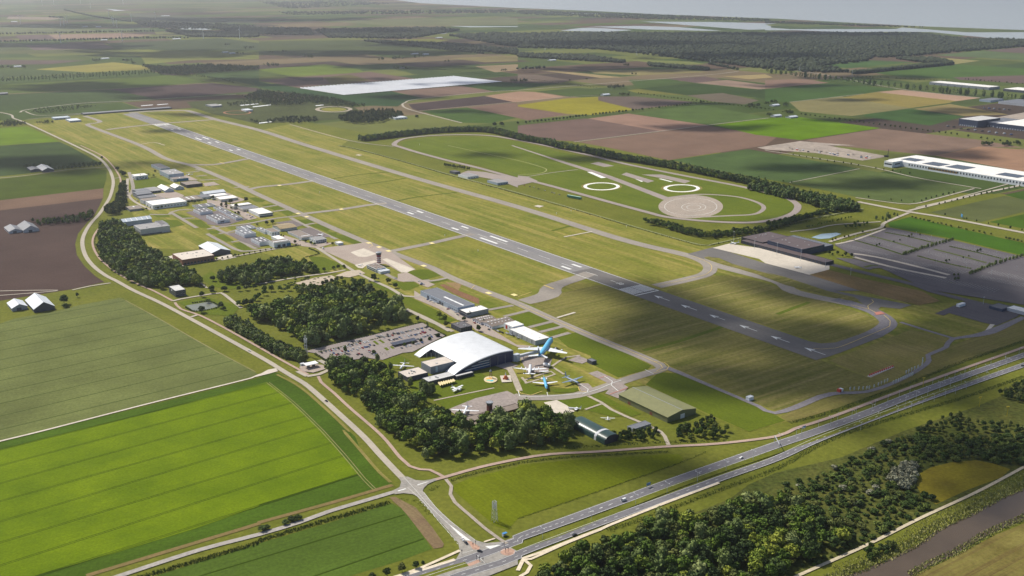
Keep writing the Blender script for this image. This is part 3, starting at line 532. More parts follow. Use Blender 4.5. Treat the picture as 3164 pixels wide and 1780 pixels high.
for par, off in ((highway, 4.7), (highway2, 4.2)):
    me = par.data; c = [Vector(((me.vertices[2*i].co + me.vertices[2*i+1].co)/2).xy) for i in range(len(me.vertices)//2)]
    nn = [((Vector(me.vertices[2*i].co.xy)-c[i])).normalized() for i in range(len(c))]
    hw = [(Vector(me.vertices[2*i].co.xy)-c[i]).length for i in range(len(c))]
    for s in (-1, 1): strip('edge_line', [c[i] + nn[i]*s*(hw[i]-0.6) for i in range(len(c))], 0.3, 0.29, pw, par, False)
    acc = 0.0
    for i in range(len(c)-1):
        d = c[i+1]-c[i]; ln = d.length; dn = d.normalized(); pos = (12-acc) % 12
        while pos + 3 < ln:
            a = c[i] + dn*pos; strip('lane_dash', [a, a+dn*3.6], 0.32, 0.29, pw, par, False); pos += 12
        acc = (acc + ln) % 12
for s in ('d2 2450,1152 2576,1112 d3 0,1082 430,925 900,752 1180,650',):
    pts = smooth_line(L(s), 9)
    for i in range(0, len(pts)-1, 1):
        d = (pts[i+1]-pts[i]).normalized(); strip('lane_dash', [pts[i], pts[i]+d*3], 0.4, 0.292, pw, highway, False)
for s in ('d2 1880,930 1960,990 2110,1105 2060,1098 1990,1045', 'd2 2250,1160 2420,1143 2300,1187', 'd2 1575,545 1660,520 1700,512 1580,552', 'd2 1380,605 1460,582 1462,590 1385,612'):
    sheet('painted_island', s, 0.29, pw, junction)
for s in ('d2 1440,470 1560,600 1700,760 1890,940', 'd2 1480,575 1640,720 1780,900 1960,1100', 'd2 1640,620 1760,770 1900,905 2150,1095', 'd2 2130,1200 2020,1230', 'd2 2180,1255 2260,1340'):
    strip('painted_line', s, 0.25, 0.29, pw, junction)
for s in ('d2 1600,700 1800,920 1990,1150',):
    pts = smooth_line(L(s), 6)
    for i in range(0, len(pts)-1): strip('lane_dash', [pts[i], pts[i]+(pts[i+1]-pts[i])*0.5], 0.28, 0.291, pw, junction, False)
for s in ('d2 2070,1105 2110,1110 2200,1165 2190,1195 2130,1190', 'd2 2055,1345 2180,1290 2210,1312 2100,1358'):
    sheet('red_traffic_island', s, 0.34, ground('red_brick', C(194,158,138), C(180,146,128), 0.1, 0.8))
sheet('red_traffic_island', ellipse('d2', 2475, 1215, 72, 36, 24), 0.34, MATS['red_brick'])
strip('median_grass', 'd2 1500,1510 1900,1380 2070,1335', 7, 0.3, mg_verge, smooth=False)
strip('median_grass', 'd2 2540,1190 2600,1160 d3 300,1070 700,915 1500,590 2000,410 2576,215 c4 800,1360 2000,900 2800,610', 7.5, 0.2, mg_verge)
mp_path = ground('pale_path', C(226,212,188), C(212,198,172), 0.05, 0.4)
strip('cycle_path', 'd3 2000,525 1400,752 900,952 830,985 600,1072 220,1222 60,1275 d2 2576,1400', 3.2, 0.25, mp_path)
strip('cycle_path', 'd3 830,990 500,1120 130,1285 60,1290', 2.6, 0.251, mp_path); strip('cycle_path', 'd3 60,1290 130,1350 90,1420 20,1460', 3, 0.249, mp_path)
strip('cycle_path', 'd2 1860,490 1915,560 1905,640 1950,720 2100,850 2250,980 2400,1090 2470,1130', 3.2, 0.236, ground('grey_path', C(176,164,150), C(160,150,138)))
strip('cycle_path', 'd2 2000,1200 1800,1290 1620,1370 1400,1449 1000,1560', 3, 0.236, mp_path); strip('cycle_path', 'd2 1950,1290 1700,1370 1400,1455 1000,1570', 3.4, 0.237, mp_path); strip('cycle_path', 'd2 2240,1115 2350,1080', 2, 0.235, mp_path)
for s in ('b1 800,0 1010,100 1110,190 1180,290 1200,350 1190,420', 'b1 980,830 930,910 925,1000 980,1110 1080,1205 1200,1290 1360,1375 1530,1449 c1 1720,100', 'c1 1740,115 1800,180 1980,240 2200,350 2576,560 c2 200,675 420,795 490,835', 'c2 590,850 620,910 740,1010 900,1160 1220,1440 d2 1400,270 1500,360 1600,392 1700,397 1790,440 1850,475'):
    strip('cycle_path', s, 3.6, 0.235, ma_pink)
strip('concrete_track', 'd1 -900,330 0,112 460,0 c1 1500,1117 2500,868 2576,835 c2 150,790', 3.0, 0.24, ma_conc); sheet('concrete_track', 'c1 2490,868 2576,835 c2 90,785 170,770 190,800 100,825 0,850', 0.244, ma_conc)
strip('gravel_track', 'd4 -400,1780 330,1449 1000,1150 1560,870 2100,620 2576,368 3300,-20', 3.2, 0.24, ground('gravel', C(206,192,164), C(190,178,150)))
for s, wd in (('b1 -900,1560 560,1449 c1 0,1 0,1', 3), ('b1 720,1440 900,1400 1100,1370', 4), ('b1 1120,330 1200,320', 4), ('b1 -900,400 0,325 300,295 700,240 1060,215', 3.5), ('c1 1720,100 1800,80 2100,30 2200,20 2300,90 2400,170', 5), ('c1 1900,260 1960,240', 5), ('c2 480,850 600,830 690,790 700,740 600,690', 6), ('c2 380,800 480,850', 5), ('b1 1270,330 1270,470 1340,560 1500,640', 6), ('b1 1960,1340 2060,1420', 3), ('b2 580,1020 800,1160 960,1260 1100,1330 1300,1420 c2 1440,50 1560,60', 6), ('c2 1460,180 1700,290 1900,400', 7), ('b1 1850,1190 2200,1130 2576,1060 b2 400,990', 5), ('b2 0,1380 400,1310 700,1270 860,1240', 5), ('a1 200,1120 290,1090 800,1030 1200,1010 1850,970 2350,940', 7), ('a1 260,1190 800,1140', 4), ('a1 250,1110 400,1150 830,1130', 5), ('a2 2020,1225 1600,1120 1470,1080 1430,1050 1450,1025 1600,985 2340,912 a3 0,900 500,860 1900,745 2200,710', 7), ('a2 310,1240 900,1400 1340,1460', 4), ('a2 1590,1105 2560,1015', 3), ('a3 0,1015 480,965 800,950', 3), ('a3 560,1415 1890,1248 2500,1175', 5), ('a3 1900,700 a4 0,690 500,730 1300,880 2140,975', 7), ('a4 240,1018 980,935', 4), ('b4 0,50 970,200 1500,320 2080,420 2150,430', 5), ('b4 900,520 1330,578 1500,578 1700,530 2080,430', 5), ('b4 1430,650 1640,600 2100,490 2576,390 2900,320', 8), ('b4 920,560 1430,660 1800,720 2576,870 3000,950', 12), ('b4 1500,620 1900,525 2576,340', 4), ('b4 240,372 940,232', 3), ('b4 640,960 900,880 1150,820 1190,770 1430,670', 7), ('b4 250,860 500,830 700,790 1150,760', 5), ('b4 880,1080 1100,1110 1500,1200 1830,1290', 9), ('b4 880,1110 1300,1220 1800,1320', 9), ('c2 1560,60 1600,40 1900,200 2000,290', 6)):
    strip('road', s, wd, 0.23, ma_road)
sheet('car_park', 'b4 690,992 1210,818 1900,952 2530,1100 3000,1200 3000,1620 2300,1449 1500,1300 1100,1200 880,1100', 0.205, ma_lot)
for s in ('b4 990,880 1190,855 1690,975 1480,1020', 'b4 700,990 850,940 1480,1040 1260,1125', 'b4 1200,840 1240,820 1880,950 1700,975', 'b4 1300,1140 1500,1060 2070,1220 2050,1290 1850,1280', 'b4 1560,1080 1700,1010 2300,1190 2080,1225', 'b4 1830,1000 1890,960 2500,1100 2340,1170', 'b4 2080,1320 2576,1180 2900,1260 2900,1440 2500,1420', 'b4 1100,1200 1200,1190 1850,1370 2576,1449 c4 2576,140 1700,0 b4 1500,1380', 'b4 700,1120 900,1130 1180,1220 1000,1230', 'b4 1000,1230 1100,1190 1130,1200 1040,1240'):
    sheet('car_park', s, 0.222, ma_lot)
# bays painted on the big car parks
for (a, b, n) in (('b4 740,985','b4 1270,1115',26), ('b4 930,920','b4 1450,1040',24), ('b4 1240,850','b4 1830,970',24), ('b4 1340,1140','b4 1980,1270',26), ('b4 1600,1060','b4 2230,1210',26), ('b4 1900,990','b4 2420,1120',24), ('b4 2140,1310','b4 2700,1420',26), ('b4 2240,1260','b4 2800,1370',22), ('b4 1200,1220','b4 2300,1449',40)):
    p, q = Vector(L(a)[0]), Vector(L(b)[0]); d = (q-p)/n; nn = Vector((-d.y, d.x)).normalized()
    mb = MB()
    for i in range(n+1):
        c = p + d*i
        v = [c - nn*11 - d.normalized()*0.13, c - nn*11 + d.normalized()*0.13, c + nn*11 + d.normalized()*0.13, c + nn*11 - d.normalized()*0.13]
        mb.add([(k.x, k.y, 0.88) for k in v], [(0,1,2,3)])
    tag(mb.build('bay_lines', paint('bay_paint', C(190,190,188), .6, C(120,118,120))), kind='structure')
for s in ('b4 870,940 1120,1010 1370,1090', 'b4 1200,868 1450,915 1690,975', 'b4 1520,1103 1780,1170 2050,1228', 'b4 1840,1008 2100,1065 2350,1128', 'b4 1000,890 1250,955 1480,1020', 'b4 1680,1035 1900,1090 2200,1170', 'b4 990,1215 1060,1195 1120,1200'):
    strip('green_strip', s, 5.5, 0.90, raw=True, mat=ground('strip_grass', V(84,104,40), V(104,112,50), .05, .4))
for k_, s in enumerate(('b4 880,1080 1100,1112 1500,1205 1830,1292', 'b4 880,1112 1300,1222 1800,1322', 'b4 700,985 900,940 1200,830')): strip('access_lane', s, 8 if k_ < 2 else 5, 0.92 + .01*k_, ground('lane_concrete', C(190,180,166), C(176,168,156)), raw=True)
sheet('museum_car_park', 'p4 -250,690 40,620 1100,360 2090,120 2230,190 2560,370 1900,700 1700,720 1300,860 1000,820 280,910 -20,730', 0.224, ground('parking_paving', C(160,150,144), C(146,136,132), .03, .4, None, amp=.12))
for s in ('p4 1100,490 1150,480 1240,550 1190,562', 'p4 1210,465 1260,455 1355,520 1310,532', 'p4 1320,625 1380,610 1440,665 1390,678', 'p4 1440,595 1490,585 1550,632 1500,645'):
    sheet('planting_bed', s, 0.26, mg_lawn)
for s in ('b2 360,1372 560,1318 720,1295 800,1330 620,1390 460,1412', 'b2 760,1300 870,1255 1000,1240 1060,1275 900,1315'):
    sheet('visitor_car_park', s, 0.22, ground('sandy_paving', C(196,182,162), C(182,168,150), 0.05, 0.4))
for s in ('c3 0,60 140,10', 'c3 10,140 360,292 600,390 1180,628 1420,735 1440,765 1380,800', 'b2 1050,965 1120,975 1130,1000 1090,1020', 'c4 850,140 1040,185 1100,215', 'c4 1030,180 1020,150 1080,110 1060,85', 'c4 1180,240 1245,300 1240,350 1000,455 700,570 480,575', 'c3 1340,700 1460,715 1505,750 1480,785 1340,825', 'c3 0,990 30,1020 130,1040 240,1000', 'c3 700,1010 620,1000 600,960', 'b3 1740,1100 1900,1170 1930,1225 1880,1280 1700,1330 1400,1395', 'p8 2150,10 2310,75', 'p8 1000,20 940,80'):
    strip('yellow_line', s, 0.8, 0.28, py_)
for t, x, y in (('b2',1095,972),('b2',1195,1013),('b2',1290,1052),('b2',1640,1200),('b2',475,712),('b2',390,678),('b2',1720,975),('b2',820,636),('b2',205,400),('c2',2285,22),('c2',2540,40)):
    u, v = uv(T(t,x,y)); rect_uv('yellow_marking', u-5, u+5, v-3.5, v+3.5, 0.285, paint('pale_yellow_paint', C(246,226,150), .3))
for s in ('b3 260,1392 355,1430', 'b1 2180,165 2230,180'): strip('stop_marking', s, 3, 0.286, py_)
sheet('red_marking', 'c4 1085,215 1150,205 1190,225 1110,240', 0.288, pr_)
for s in ('c4 1085,242 1200,228', 'c3 810,870 890,845', 'p3 960,235 1280,120'): strip('red_line', s, 1.2, 0.288, pr_)
for s in ('c3 860,850 940,900 930,940 1000,1000', 'c3 620,930 700,980 690,1010 640,1030', 'c3 0,990 20,1050 300,1050 290,1010', 'c3 300,1050 700,1010 940,920 1030,890', 'c3 1265,785 1350,828'): strip('white_line', s, 0.8, 0.287, pw)
strip('concrete_track', 'b3 460,912 740,858', 4, 0.24, ma_conc); strip('concrete_track', 'c3 390,268 570,215', 4, 0.24, ma_conc); strip('concrete_track', 'a1 1400,1440 1530,1420 1640,1449', 3, 0.24, ma_conc)
for s in ('b3 160,605 200,595 260,605 215,620', 'b2 960,97 990,90 1030,97 1000,103'): sheet('concrete_pad', s, 0.24, ma_conc)

for s in ('b2 1380,552 1560,515 1970,465', 'b2 740,330 1000,290 1300,262', 'b2 990,395 1250,360 1460,325', 'b3 340,850 520,800', 'c3 1250,590 1600,500 2030,355', 'b1 2100,60 2400,0', 'c4 120,230 440,110'):
    strip('drain_line', s, 7, 0.29, ground('drain_grass', V(118,132,36), V(104,120,34), .02, .3), raw=True)
for s in ('c2 2470,30 c3 250,150 700,330 1200,560', 'b2 0,60 1200,470 2576,960', 'b3 0,860 900,1120 1600,1330'):
    strip('tyre_track', s, 1.6, 0.295, ground('worn_grass', V(166,156,86), V(150,146,70), .03, .4), raw=True)
# ================================================================== BUILDINGS
def rect_fit(pts):
    a = [uv(p) for p in pts]
    def span(i):
        vals = [q[i] for q in a]; m = (min(vals)+max(vals))/2
        lo = [v for v in vals if v <= m]; hi = [v for v in vals if v > m]
        return sum(lo)/len(lo), sum(hi)/len(hi)
    (u0, u1), (v0, v1) = span(0), span(1)
    return u0, u1, v0, v1
mglass = plain('window_glass', C(52,64,84), 0.12, 0, 0.1, 0.3, 0.6)
mwhite = plain('white_trim', C(240,240,240), 0.5); mdoor = plain('roller_door', C(206,210,216), 0.5); mdarkdoor = plain('dark_door', C(70,78,92), 0.5)
msky = plain('skylight', C(252,252,250), 0.3); mblack = plain('black_metal', C(40,42,48), 0.5); mgrey = plain('grey_metal', C(160,164,170), 0.45, 0.2)
mroofunit = plain('roof_unit', C(190,190,188), 0.5)
WALL = {'white': (236,240,246), 'blue': (176,190,208), 'grey': (150,156,164), 'dark': (84,88,98), 'brown': (92,74,66), 'brick': (150,104,88), 'cream': (222,216,200), 'green': (124,126,90), 'navy': (62,74,100), 'lightgrey': (196,200,206), 'black': (58,58,66)}
ROOF = {'dark': (98,94,96), 'white': (246,242,234), 'grey': (150,148,146), 'brown': (136,122,110), 'blue': (184,196,208), 'pale': (206,204,200), 'green': (128,128,84), 'moss': (160,140,100), 'tan': (214,202,188), 'umber': (98,84,82), 'slate': (116,118,124), 'silver': (214,220,226)}
def wmat(c): return ribbed('wall_'+c, C(*WALL[c]), 0, 0.9, 0.06, 0.55)
def wmat2(c): return ribbed('wallb_'+c, C(*WALL[c]), math.pi/2, 0.9, 0.06, 0.55)
def rmat(c): return ribbed('roof_'+c, C(*ROOF[c]), math.pi/2, 1.4, 0.05, 0.55, 0.14)
NB = [0]
def bld(name, label, roof, h=None, edge=None, wall='white', roofc='grey', kind='flat', rise=2.0, sky=(), win=(), door=(), units=0, cat='building', group=None, pts=None, hmin=2.6, band=None):
    """roof: corners of the roof as seen, at height h; walls, roof, parapet, windows, doors and skylights become parts"""
    if edge: h = max(hmin, height(*edge))
    u0, u1, v0, v1 = rect_fit(L(roof, h) if isinstance(roof, str) else roof)
    du, dv = u1-u0, v1-v0; a, b = du/2, dv/2
    e = empty(name, (*xy((u0+u1)/2, (v0+v1)/2), 0.0), UA, label, cat, group)
    W = wmat(wall); Rf = rmat(roofc); NB[0] += 1
    if kind == 'flat':
        MB().box(-a, a, -b, b, 0, h).build('wall', W, e)
        MB().box(-a+.3, a-.3, -b+.3, b-.3, h+.002, h+.12).build('roof', Rf, e)
        p = MB(); t = 0.3
        for x0, x1, y0, y1 in ((-a-.05,a+.05,-b-.05,-b+t), (-a-.05,a+.05,b-t,b+.05), (-a-.05,-a+t,-b+t,b-t), (a-t,a+.05,-b+t,b-t)): p.box(x0,x1,y0,y1,h-.25,h+.4)
        p.build('parapet', wmat2(wall), e)
        zt = h + .12
    elif kind in ('gu', 'gv'):
        if kind == 'gu': prof = [(-b, h), (0, h+rise), (b, h)]
        else: prof = [(-a, h), (0, h+rise), (a, h)]
        def pt(s, q, z): return (s, q, z) if kind == 'gu' else (q, s, z)
        l = a if kind == 'gu' else b; wd = b if kind == 'gu' else a
        v = []; 
        for s in (-l, l): v += [pt(s,-wd,0), pt(s,wd,0), pt(s,wd,h), pt(s,0,h+rise-.15), pt(s,-wd,h)]
        f = [(0,1,2,3,4), (9,8,7,6,5), (0,4,9,5), (1,6,7,2)]
        me = pymesh('wall', v, f, W); bm = bmesh.new(); bm.from_mesh(me); bmesh.ops.recalc_face_normals(bm, faces=bm.faces); bm.to_mesh(me); bm.free(); link('wall', me, e)
        for sg in (-1, 1):
            o_ = .6; t = .22; k = rise/wd
            v = []
            for s in (-l-.5, l+.5):
                v += [pt(s, 0, h+rise), pt(s, sg*(wd+o_), h-k*o_), pt(s, sg*(wd+o_), h-k*o_+t), pt(s, 0, h+rise+t)]
            me = pymesh('roof_slope', v, [(0,1,2,3),(7,6,5,4),(3,2,6,7),(0,4,5,1),(1,5,6,2)], Rf); bm = bmesh.new(); bm.from_mesh(me); bmesh.ops.recalc_face_normals(bm, faces=bm.faces); bm.to_mesh(me); bm.free(); link('roof_slope', me, e)
        MB().add(*boxv(-l-.5, l+.5, -.35, .35, h+rise+.12, h+rise+.34) if kind == 'gu' else boxv(-.35, .35, -l-.5, l+.5, h+rise+.12, h+rise+.34)).build('ridge_cap', mgrey, e)
        zt = h + rise*0.5 + .3
    elif kind == 'arch':
        n = 14; v = []; f = []
        for s in (-a, a):
            for i in range(n+1):
                t = math.pi*i/n; v.append((s, -b*math.cos(t), h*0.25 + (h*0.75)*math.sin(t)**0.8 if 0 < i < n else 0.0))
        for i in range(n): f.append((i, i+1, n+2+i, n+1+i))
        me = pymesh('roof', v, f, Rf); me.polygons.foreach_set('use_smooth', [True]*len(me.polygons)); link('roof', me, e)
        for s in (0, 1):
            k = [v[s*(n+1)+i] for i in range(n+1)]; k = [(p[0]*0.995, p[1]*.99, p[2]*.99) for p in k]
            link('wall', pymesh('wall', k, [tuple(range(n+1))], W), e)
        if band:
            v2 = []; 
            for s in band:
                for i in range(n+1):
                    p = v[i]; v2.append((-a + 2*a*s, p[1]*1.012, p[2]*1.012 + .03))
            link('white_band', pymesh('white_band', v2, [(i,i+1,n+2+i,n+1+i) for i in range(n)], mwhite), e)
        zt = h
    # skylights: (nu, nv, length u, length v, u-range, v-range)
    for (nu, nv, lu, lv, ur, vr) in sky:
        for i in range(nu):
            for j in range(nv):
                cu = -a + du*(ur[0] + (ur[1]-ur[0])*(i+.5)/nu); cv = -b + dv*(vr[0] + (vr[1]-vr[0])*(j+.5)/nv)
                z = zt
                if kind == 'gu': z = h + rise*(1-abs(cv)/b) + .1
                if kind == 'gv': z = h + rise*(1-abs(cu)/a) + .1
                MB().box(cu-lu/2, cu+lu/2, cv-lv/2, cv+lv/2, z-.1, z+.45).build('skylight', msky, e)
    def onface(face, n, w_, z0, hh, fr, m, nm, depth=.12):
        for i in range(n):
            t = fr[0] + (fr[1]-fr[0])*(i+.5)/n
            if face == 'v-': c = -a + du*t; q = MB().box(c-w_/2, c+w_/2, -b-depth, -b+.02, z0, z0+hh)
            elif face == 'v+': c = -a + du*t; q = MB().box(c-w_/2, c+w_/2, b-.02, b+depth, z0, z0+hh)
            elif face == 'u+': c = -b + dv*t; q = MB().box(a-.02, a+depth, c-w_/2, c+w_/2, z0, z0+hh)
            else: c = -b + dv*t; q = MB().box(-a-depth, -a+.02, c-w_/2, c+w_/2, z0, z0+hh)
            o = q.build(nm, m, e)
            if nm == 'window' and w_*hh > 4:
                d2 = depth + .06; wf = .18
                k = MB()
                if face in ('v-',): 
                    k.box(c-w_/2-wf, c+w_/2+wf, -b-d2, -b, z0-wf, z0)
                elif face == 'u+':
                    k.box(a, a+d2, c-w_/2-wf, c+w_/2+wf, z0-wf, z0)
                if k.v: k.build('sill', mgrey, o)
    for d in win: onface(*d, mglass, 'window')
    for d in door:
        onface(*d[:6], d[6] if len(d) > 6 else mdarkdoor, 'door', .1)
    for i in range(units):
        q = random.Random(NB[0]*31+i); cx_ = q.uniform(-a*.7, a*.7); cy_ = q.uniform(-b*.6, b*.6); s = q.uniform(.5, 1.3)
        MB().box(cx_-s, cx_+s, cy_-s*.7, cy_+s*.7, zt, zt+q.uniform(.6,1.4)).build('roof_unit', mroofunit, e)
    e['h'] = h; e['a'] = a; e['b'] = b
    return e
F = (0.03, 0.97)
# ---------------- hangars west of the runway (far cluster)
bld('hangar', 'blue-grey hangar with a near-black flat roof, farthest along the west taxiway', 'p6 690,180 870,165 1060,250 880,270', edge=('p6',878,270,325), wall='blue', roofc='dark', door=[('v-',5,6,0,4,F,mdoor)])
bld('hangar', 'pale blue hangar with a grey roof and three skylights, behind the dark-roofed one', 'p6 850,305 1130,270 1350,350 1050,385', edge=('p6',1050,385,470), wall='blue', roofc='grey', sky=[(2,1,9,2.4,(.35,.95),(.3,.5)),(1,1,6,2.2,(.3,.5),(.7,.95))], door=[('u+',1,12,0,5,(.3,.9),mdoor)], win=[('v-',6,1.6,2,1.4,F)])
bld('annex', 'low annex with a teal end wall and tan flat roof', 'p6 1065,440 1370,420 1415,450 1110,478', edge=('p6',1110,478,532), wall='lightgrey', roofc='brown', sky=[(1,1,7,2,(.2,.8),(.4,.7))], door=[('u+',1,26,.1,5.2,(.3,.98),plain('teal_cladding', C(30,128,170), .5))])
bld('hangar', 'dark brown hangar with a flat brown roof between taxiway spurs', 'p6 1265,540 1580,497 1705,557 1400,595', edge=('p6',1400,595,652), wall='black', roofc='brown', win=[('u+',8,1.6,1.4,1.6,F)])
bld('office', 'white two-storey office with a pale roof standing alone by a hedge', 'p6 300,388 550,352 618,395 372,418', edge=('p6',372,418,492), wall='white', roofc='white', win=[('v-',1,16,3.4,1.5,(.3,.95)),('u+',4,3,3.4,1.5,F),('u+',3,3,.8,1.6,F)], units=2)
bld('hangar', 'grey metal hangar, rear one of three joined by the west drive', 'p6 315,690 545,650 700,712 430,745', edge=('p6',430,745,800), wall='grey', roofc='slate', kind='gv', rise=1.5)
bld('hangar', 'grey hangar with a pale sheet roof next to the white gabled pair', 'p6 560,655 760,622 872,690 690,722', edge=('p6',690,722,765), wall='grey', roofc='grey', kind='gv', rise=1.2, door=[('u+',3,6,0,4,F,mdarkdoor)])
bld('hangar', 'slate-roofed hangar, front one of three joined by the west drive', 'p6 300,745 560,700 728,742 450,792', edge=('p6',310,745,815), wall='grey', roofc='slate', kind='gv', rise=1.5)
for lb, r in (('white-roofed gabled hangar with bluish gable, nearer the grey hangars', 'p6 828,625 1010,600 1135,700 925,690'), ('white-roofed gabled hangar with bluish gable, nearer the dark brown hangar', 'p6 1072,608 1240,580 1345,642 1150,648')):
    bld('gabled_hangar', lb, r, h=4.5, wall='blue', roofc='white', kind='gu', rise=4.5, door=[('u+',1,10,0,3.8,(.25,.75),mdoor)], group='white gabled hangars')
bld('hangar', 'blue-grey hangar with a pitched roof behind the big white-roofed hall', 'p6 392,800 690,757 742,805 450,872', edge=('p6',450,872,905), wall='grey', roofc='slate', kind='gv', rise=2)
bld('warehouse', 'long grey-roofed shed joined behind the big white-roofed hall', 'p6 460,872 880,815 965,852 560,915', edge=('p6',560,915,985), wall='lightgrey', roofc='brown')
bld('warehouse', 'big hall with a bright white roof and a row of trees along it', 'p6 575,918 1240,836 1382,912 735,1003', edge=('p6',735,1003,1088), wall='white', roofc='white', door=[('v-',2,5,0,4,(.1,.8))], win=[('u+',10,3,3.6,1.2,F)])
bld('warehouse', 'brown-roofed shed with two long white skylights by the big white hall', 'p6 1262,838 1572,792 1700,852 1400,908', edge=('p6',1400,908,950), wall='cream', roofc='brown', sky=[(1,2,24,2.6,(.15,.85),(.15,.75))], win=[('u+',5,5,1.2,1.6,F)])
bld('shed', 'small grey round-roofed shed with one white skylight by the west drive', 'p6 180,1025 430,990 492,1050 265,1085', h=4, wall='grey', roofc='brown', kind='gv', rise=1.2, sky=[(1,1,12,2.4,(.2,.8),(.35,.65))], cat='shed')
b12 = bld('hangar', 'large hangar with a pale blue pitched roof in broad bright strips, beside the dark wood', 'p6 35,1285 590,1210 715,1252 160,1332', edge=('p6',160,1332,1420), wall='blue', roofc='blue', kind='gv', rise=3.4)
for i in range(5):
    a_, b_ = b12['a'], b12['b']; h_ = b12['h']; c = -b_ + 2*b_*(i+.7)/5.4; k = 3.4/a_
    v = [(.6, c-.7, h_+3.4-k*.6+.33), (.6, c+.7, h_+3.4-k*.6+.33), (a_+.5, c+.7, h_-k*.5+.33), (a_+.5, c-.7, h_-k*.5+.33)]
    link('roof_light', pymesh('roof_light', v, [(3,2,1,0)], msky), b12)
bld('office', 'long pale building with dark flat roof and ribbon windows, between wood and lawn', 'b1 1360,795 1610,750 1675,792 1385,845', edge=('b1',1385,845,905), wall='lightgrey', roofc='grey', win=[('v-',8,3,3.5,1.5,F),('v-',8,3,.8,1.5,F),('u+',1,40,.6,1.2,(.05,.6))], units=4)
bld('roof_block', 'small raised plant block with dark roof on the long pale building', 'p6 780,1315 930,1290 995,1362 865,1388', h=11, wall='lightgrey', roofc='dark')
# white T-hangars with skylights
TH = [('rear one with two long skylights', 'p6 1520,1000 1850,940 1970,988 1600,1040', ('p6',1600,1040,1060)), ('the one nearest the lawn taxiway fork', 'p6 1520,1075 1770,1035 1892,1102 1682,1145', ('p6',1682,1145,1202)),
      ('front one with a dark gable window', 'p6 1788,1195 2040,1160 2232,1268 2010,1308', ('p6',2010,1308,1372)), ('narrow upper one of the two in line', 'p6 1930,1032 2020,1012 2290,1122 2190,1150', ('p6',2190,1150,1190)), ('narrow lower one of the two in line', 'p6 2180,1165 2290,1142 2492,1228 2400,1262', ('p6',2400,1262,1308)),
      ('four skylights, west of the two-storey house', 'p7 555,722 780,682 972,772 750,808', ('p7',750,808,878)), ('dark roof, joined to the tan-roofed workshop', 'p7 865,885 1100,842 1242,930 1055,962', ('p7',1055,962,1038)), ('low one at the back of the apron yard', 'p7 568,660 850,612 962,660 690,705', ('p7',690,705,730)), ('narrow one beside the two-storey house', 'p7 980,672 1080,650 1210,735 1160,755', ('p7',1160,755,805))]
for i, (lb, r, ed) in enumerate(TH):
    bld('white_hangar', 'white flat-roofed aircraft hangar, ' + lb, r, edge=ed, wall='white', roofc='dark' if i not in (5, 7) else 'slate', sky=[(3 if i in (2,) else 2, 2 if i not in (3,4,8) else 1, 9, 2.2, (.08,.95), (.12,.9))], door=[('v-',4,7,0,4,F,mdoor)] + ([('u+',1,7,2,2.2,(.2,.6),mdarkdoor)] if i == 2 else []), group='white aircraft hangars')
bld('hangar', 'white hangar with a pale blue pitched roof at the taxiway edge', 'p6 1690,748 2070,668 2135,718 1760,780', edge=('p6',1760,780,800), hmin=5, wall='blue', roofc='silver', kind='gv', rise=3)
bld('hangar', 'narrow white-roofed hangar against the blue pitched one', 'p6 1830,795 2110,742 2205,772 1945,832', h=6, wall='white', roofc='white')
bld('hangar', 'broad white-roofed hangar behind a round dark tree', 'p6 1975,835 2300,790 2412,832 2080,890', edge=('p6',2080,890,942), wall='cream', roofc='white', door=[('u+',3,8,0,4,F,mdoor)])
bld('shed', 'small dark barrel-roofed shed by the tree-lined yard', 'p6 1580,805 1740,772 1872,815 1690,842', h=4.5, wall='white', roofc='slate', kind='gv', rise=1.5, cat='shed')
bld('hangar', 'ridged white-roofed hangar behind the grey-roofed office', 'p7 470,215 800,157 872,188 530,255', h=6.5, wall='cream', roofc='white')
bld('office', 'low office with grey flat roof and dark windows in the hangar yard', 'p7 607,262 900,205 1022,262 720,308', edge=('p7',720,308,358), wall='cream', roofc='slate', win=[('u+',5,3.2,.8,2,F),('v-',5,3,.8,2,F)])
bld('hangar', 'hangar with white roof, grey fascia and glazed white front by the taxiway', 'p7 832,300 1092,272 1300,362 1030,405', edge=('p7',1030,405,470), wall='white', roofc='white', win=[('u+',3,9,.6,1.8,F)], door=[('u+',1,30,3.9,1.9,(0,1),plain('slate_fascia', C(120,128,136), .5))])
bld('house', 'two-storey white office house with a brown flat roof among the hangars', 'p7 1160,702 1300,667 1422,732 1290,768', h=7.5, wall='white', roofc='brown', win=[('v-',3,2,4.4,1.6,F),('u+',3,2.2,4.4,1.6,F),('u+',3,2.2,1,1.8,F)], cat='house')
bld('workshop', 'tan-roofed workshop with two dark doors and a blue end wall', 'p7 1232,932 1560,878 1625,922 1352,985', edge=('p7',1352,985,1085), wall='white', roofc='brown', door=[('u+',2,5.5,0,5,(.15,.75),mdarkdoor),('u+',1,7,0,5.5,(.82,1),plain('teal_cladding', C(30,128,170)))], sky=[(1,1,4,26,(.5,.8),(.1,.9))])
bld('shed', 'small white shed with a ribbed white roof beside the tan-roofed workshop', 'p7 1290,835 1440,815 1545,885 1400,910', h=4.5, wall='white', roofc='white', cat='shed')
bld('hangar', 'hangar with a rusty moss-patched barrel roof', 'p7 1312,620 1630,572 1772,652 1450,695', edge=('p7',1450,695,725), hmin=5, wall='lightgrey', roofc='moss', kind='gv', rise=2.2)
bld('hangar', 'long brown-roofed hangar beside the dark aircraft yard', 'p7 1620,748 1850,702 2042,832 1900,885', edge=('p7',1900,885,935), wall='lightgrey', roofc='brown', sky=[(1,1,3,16,(.7,.95),(.2,.9))], door=[('v-',5,8,0,4.4,F,mdoor)])
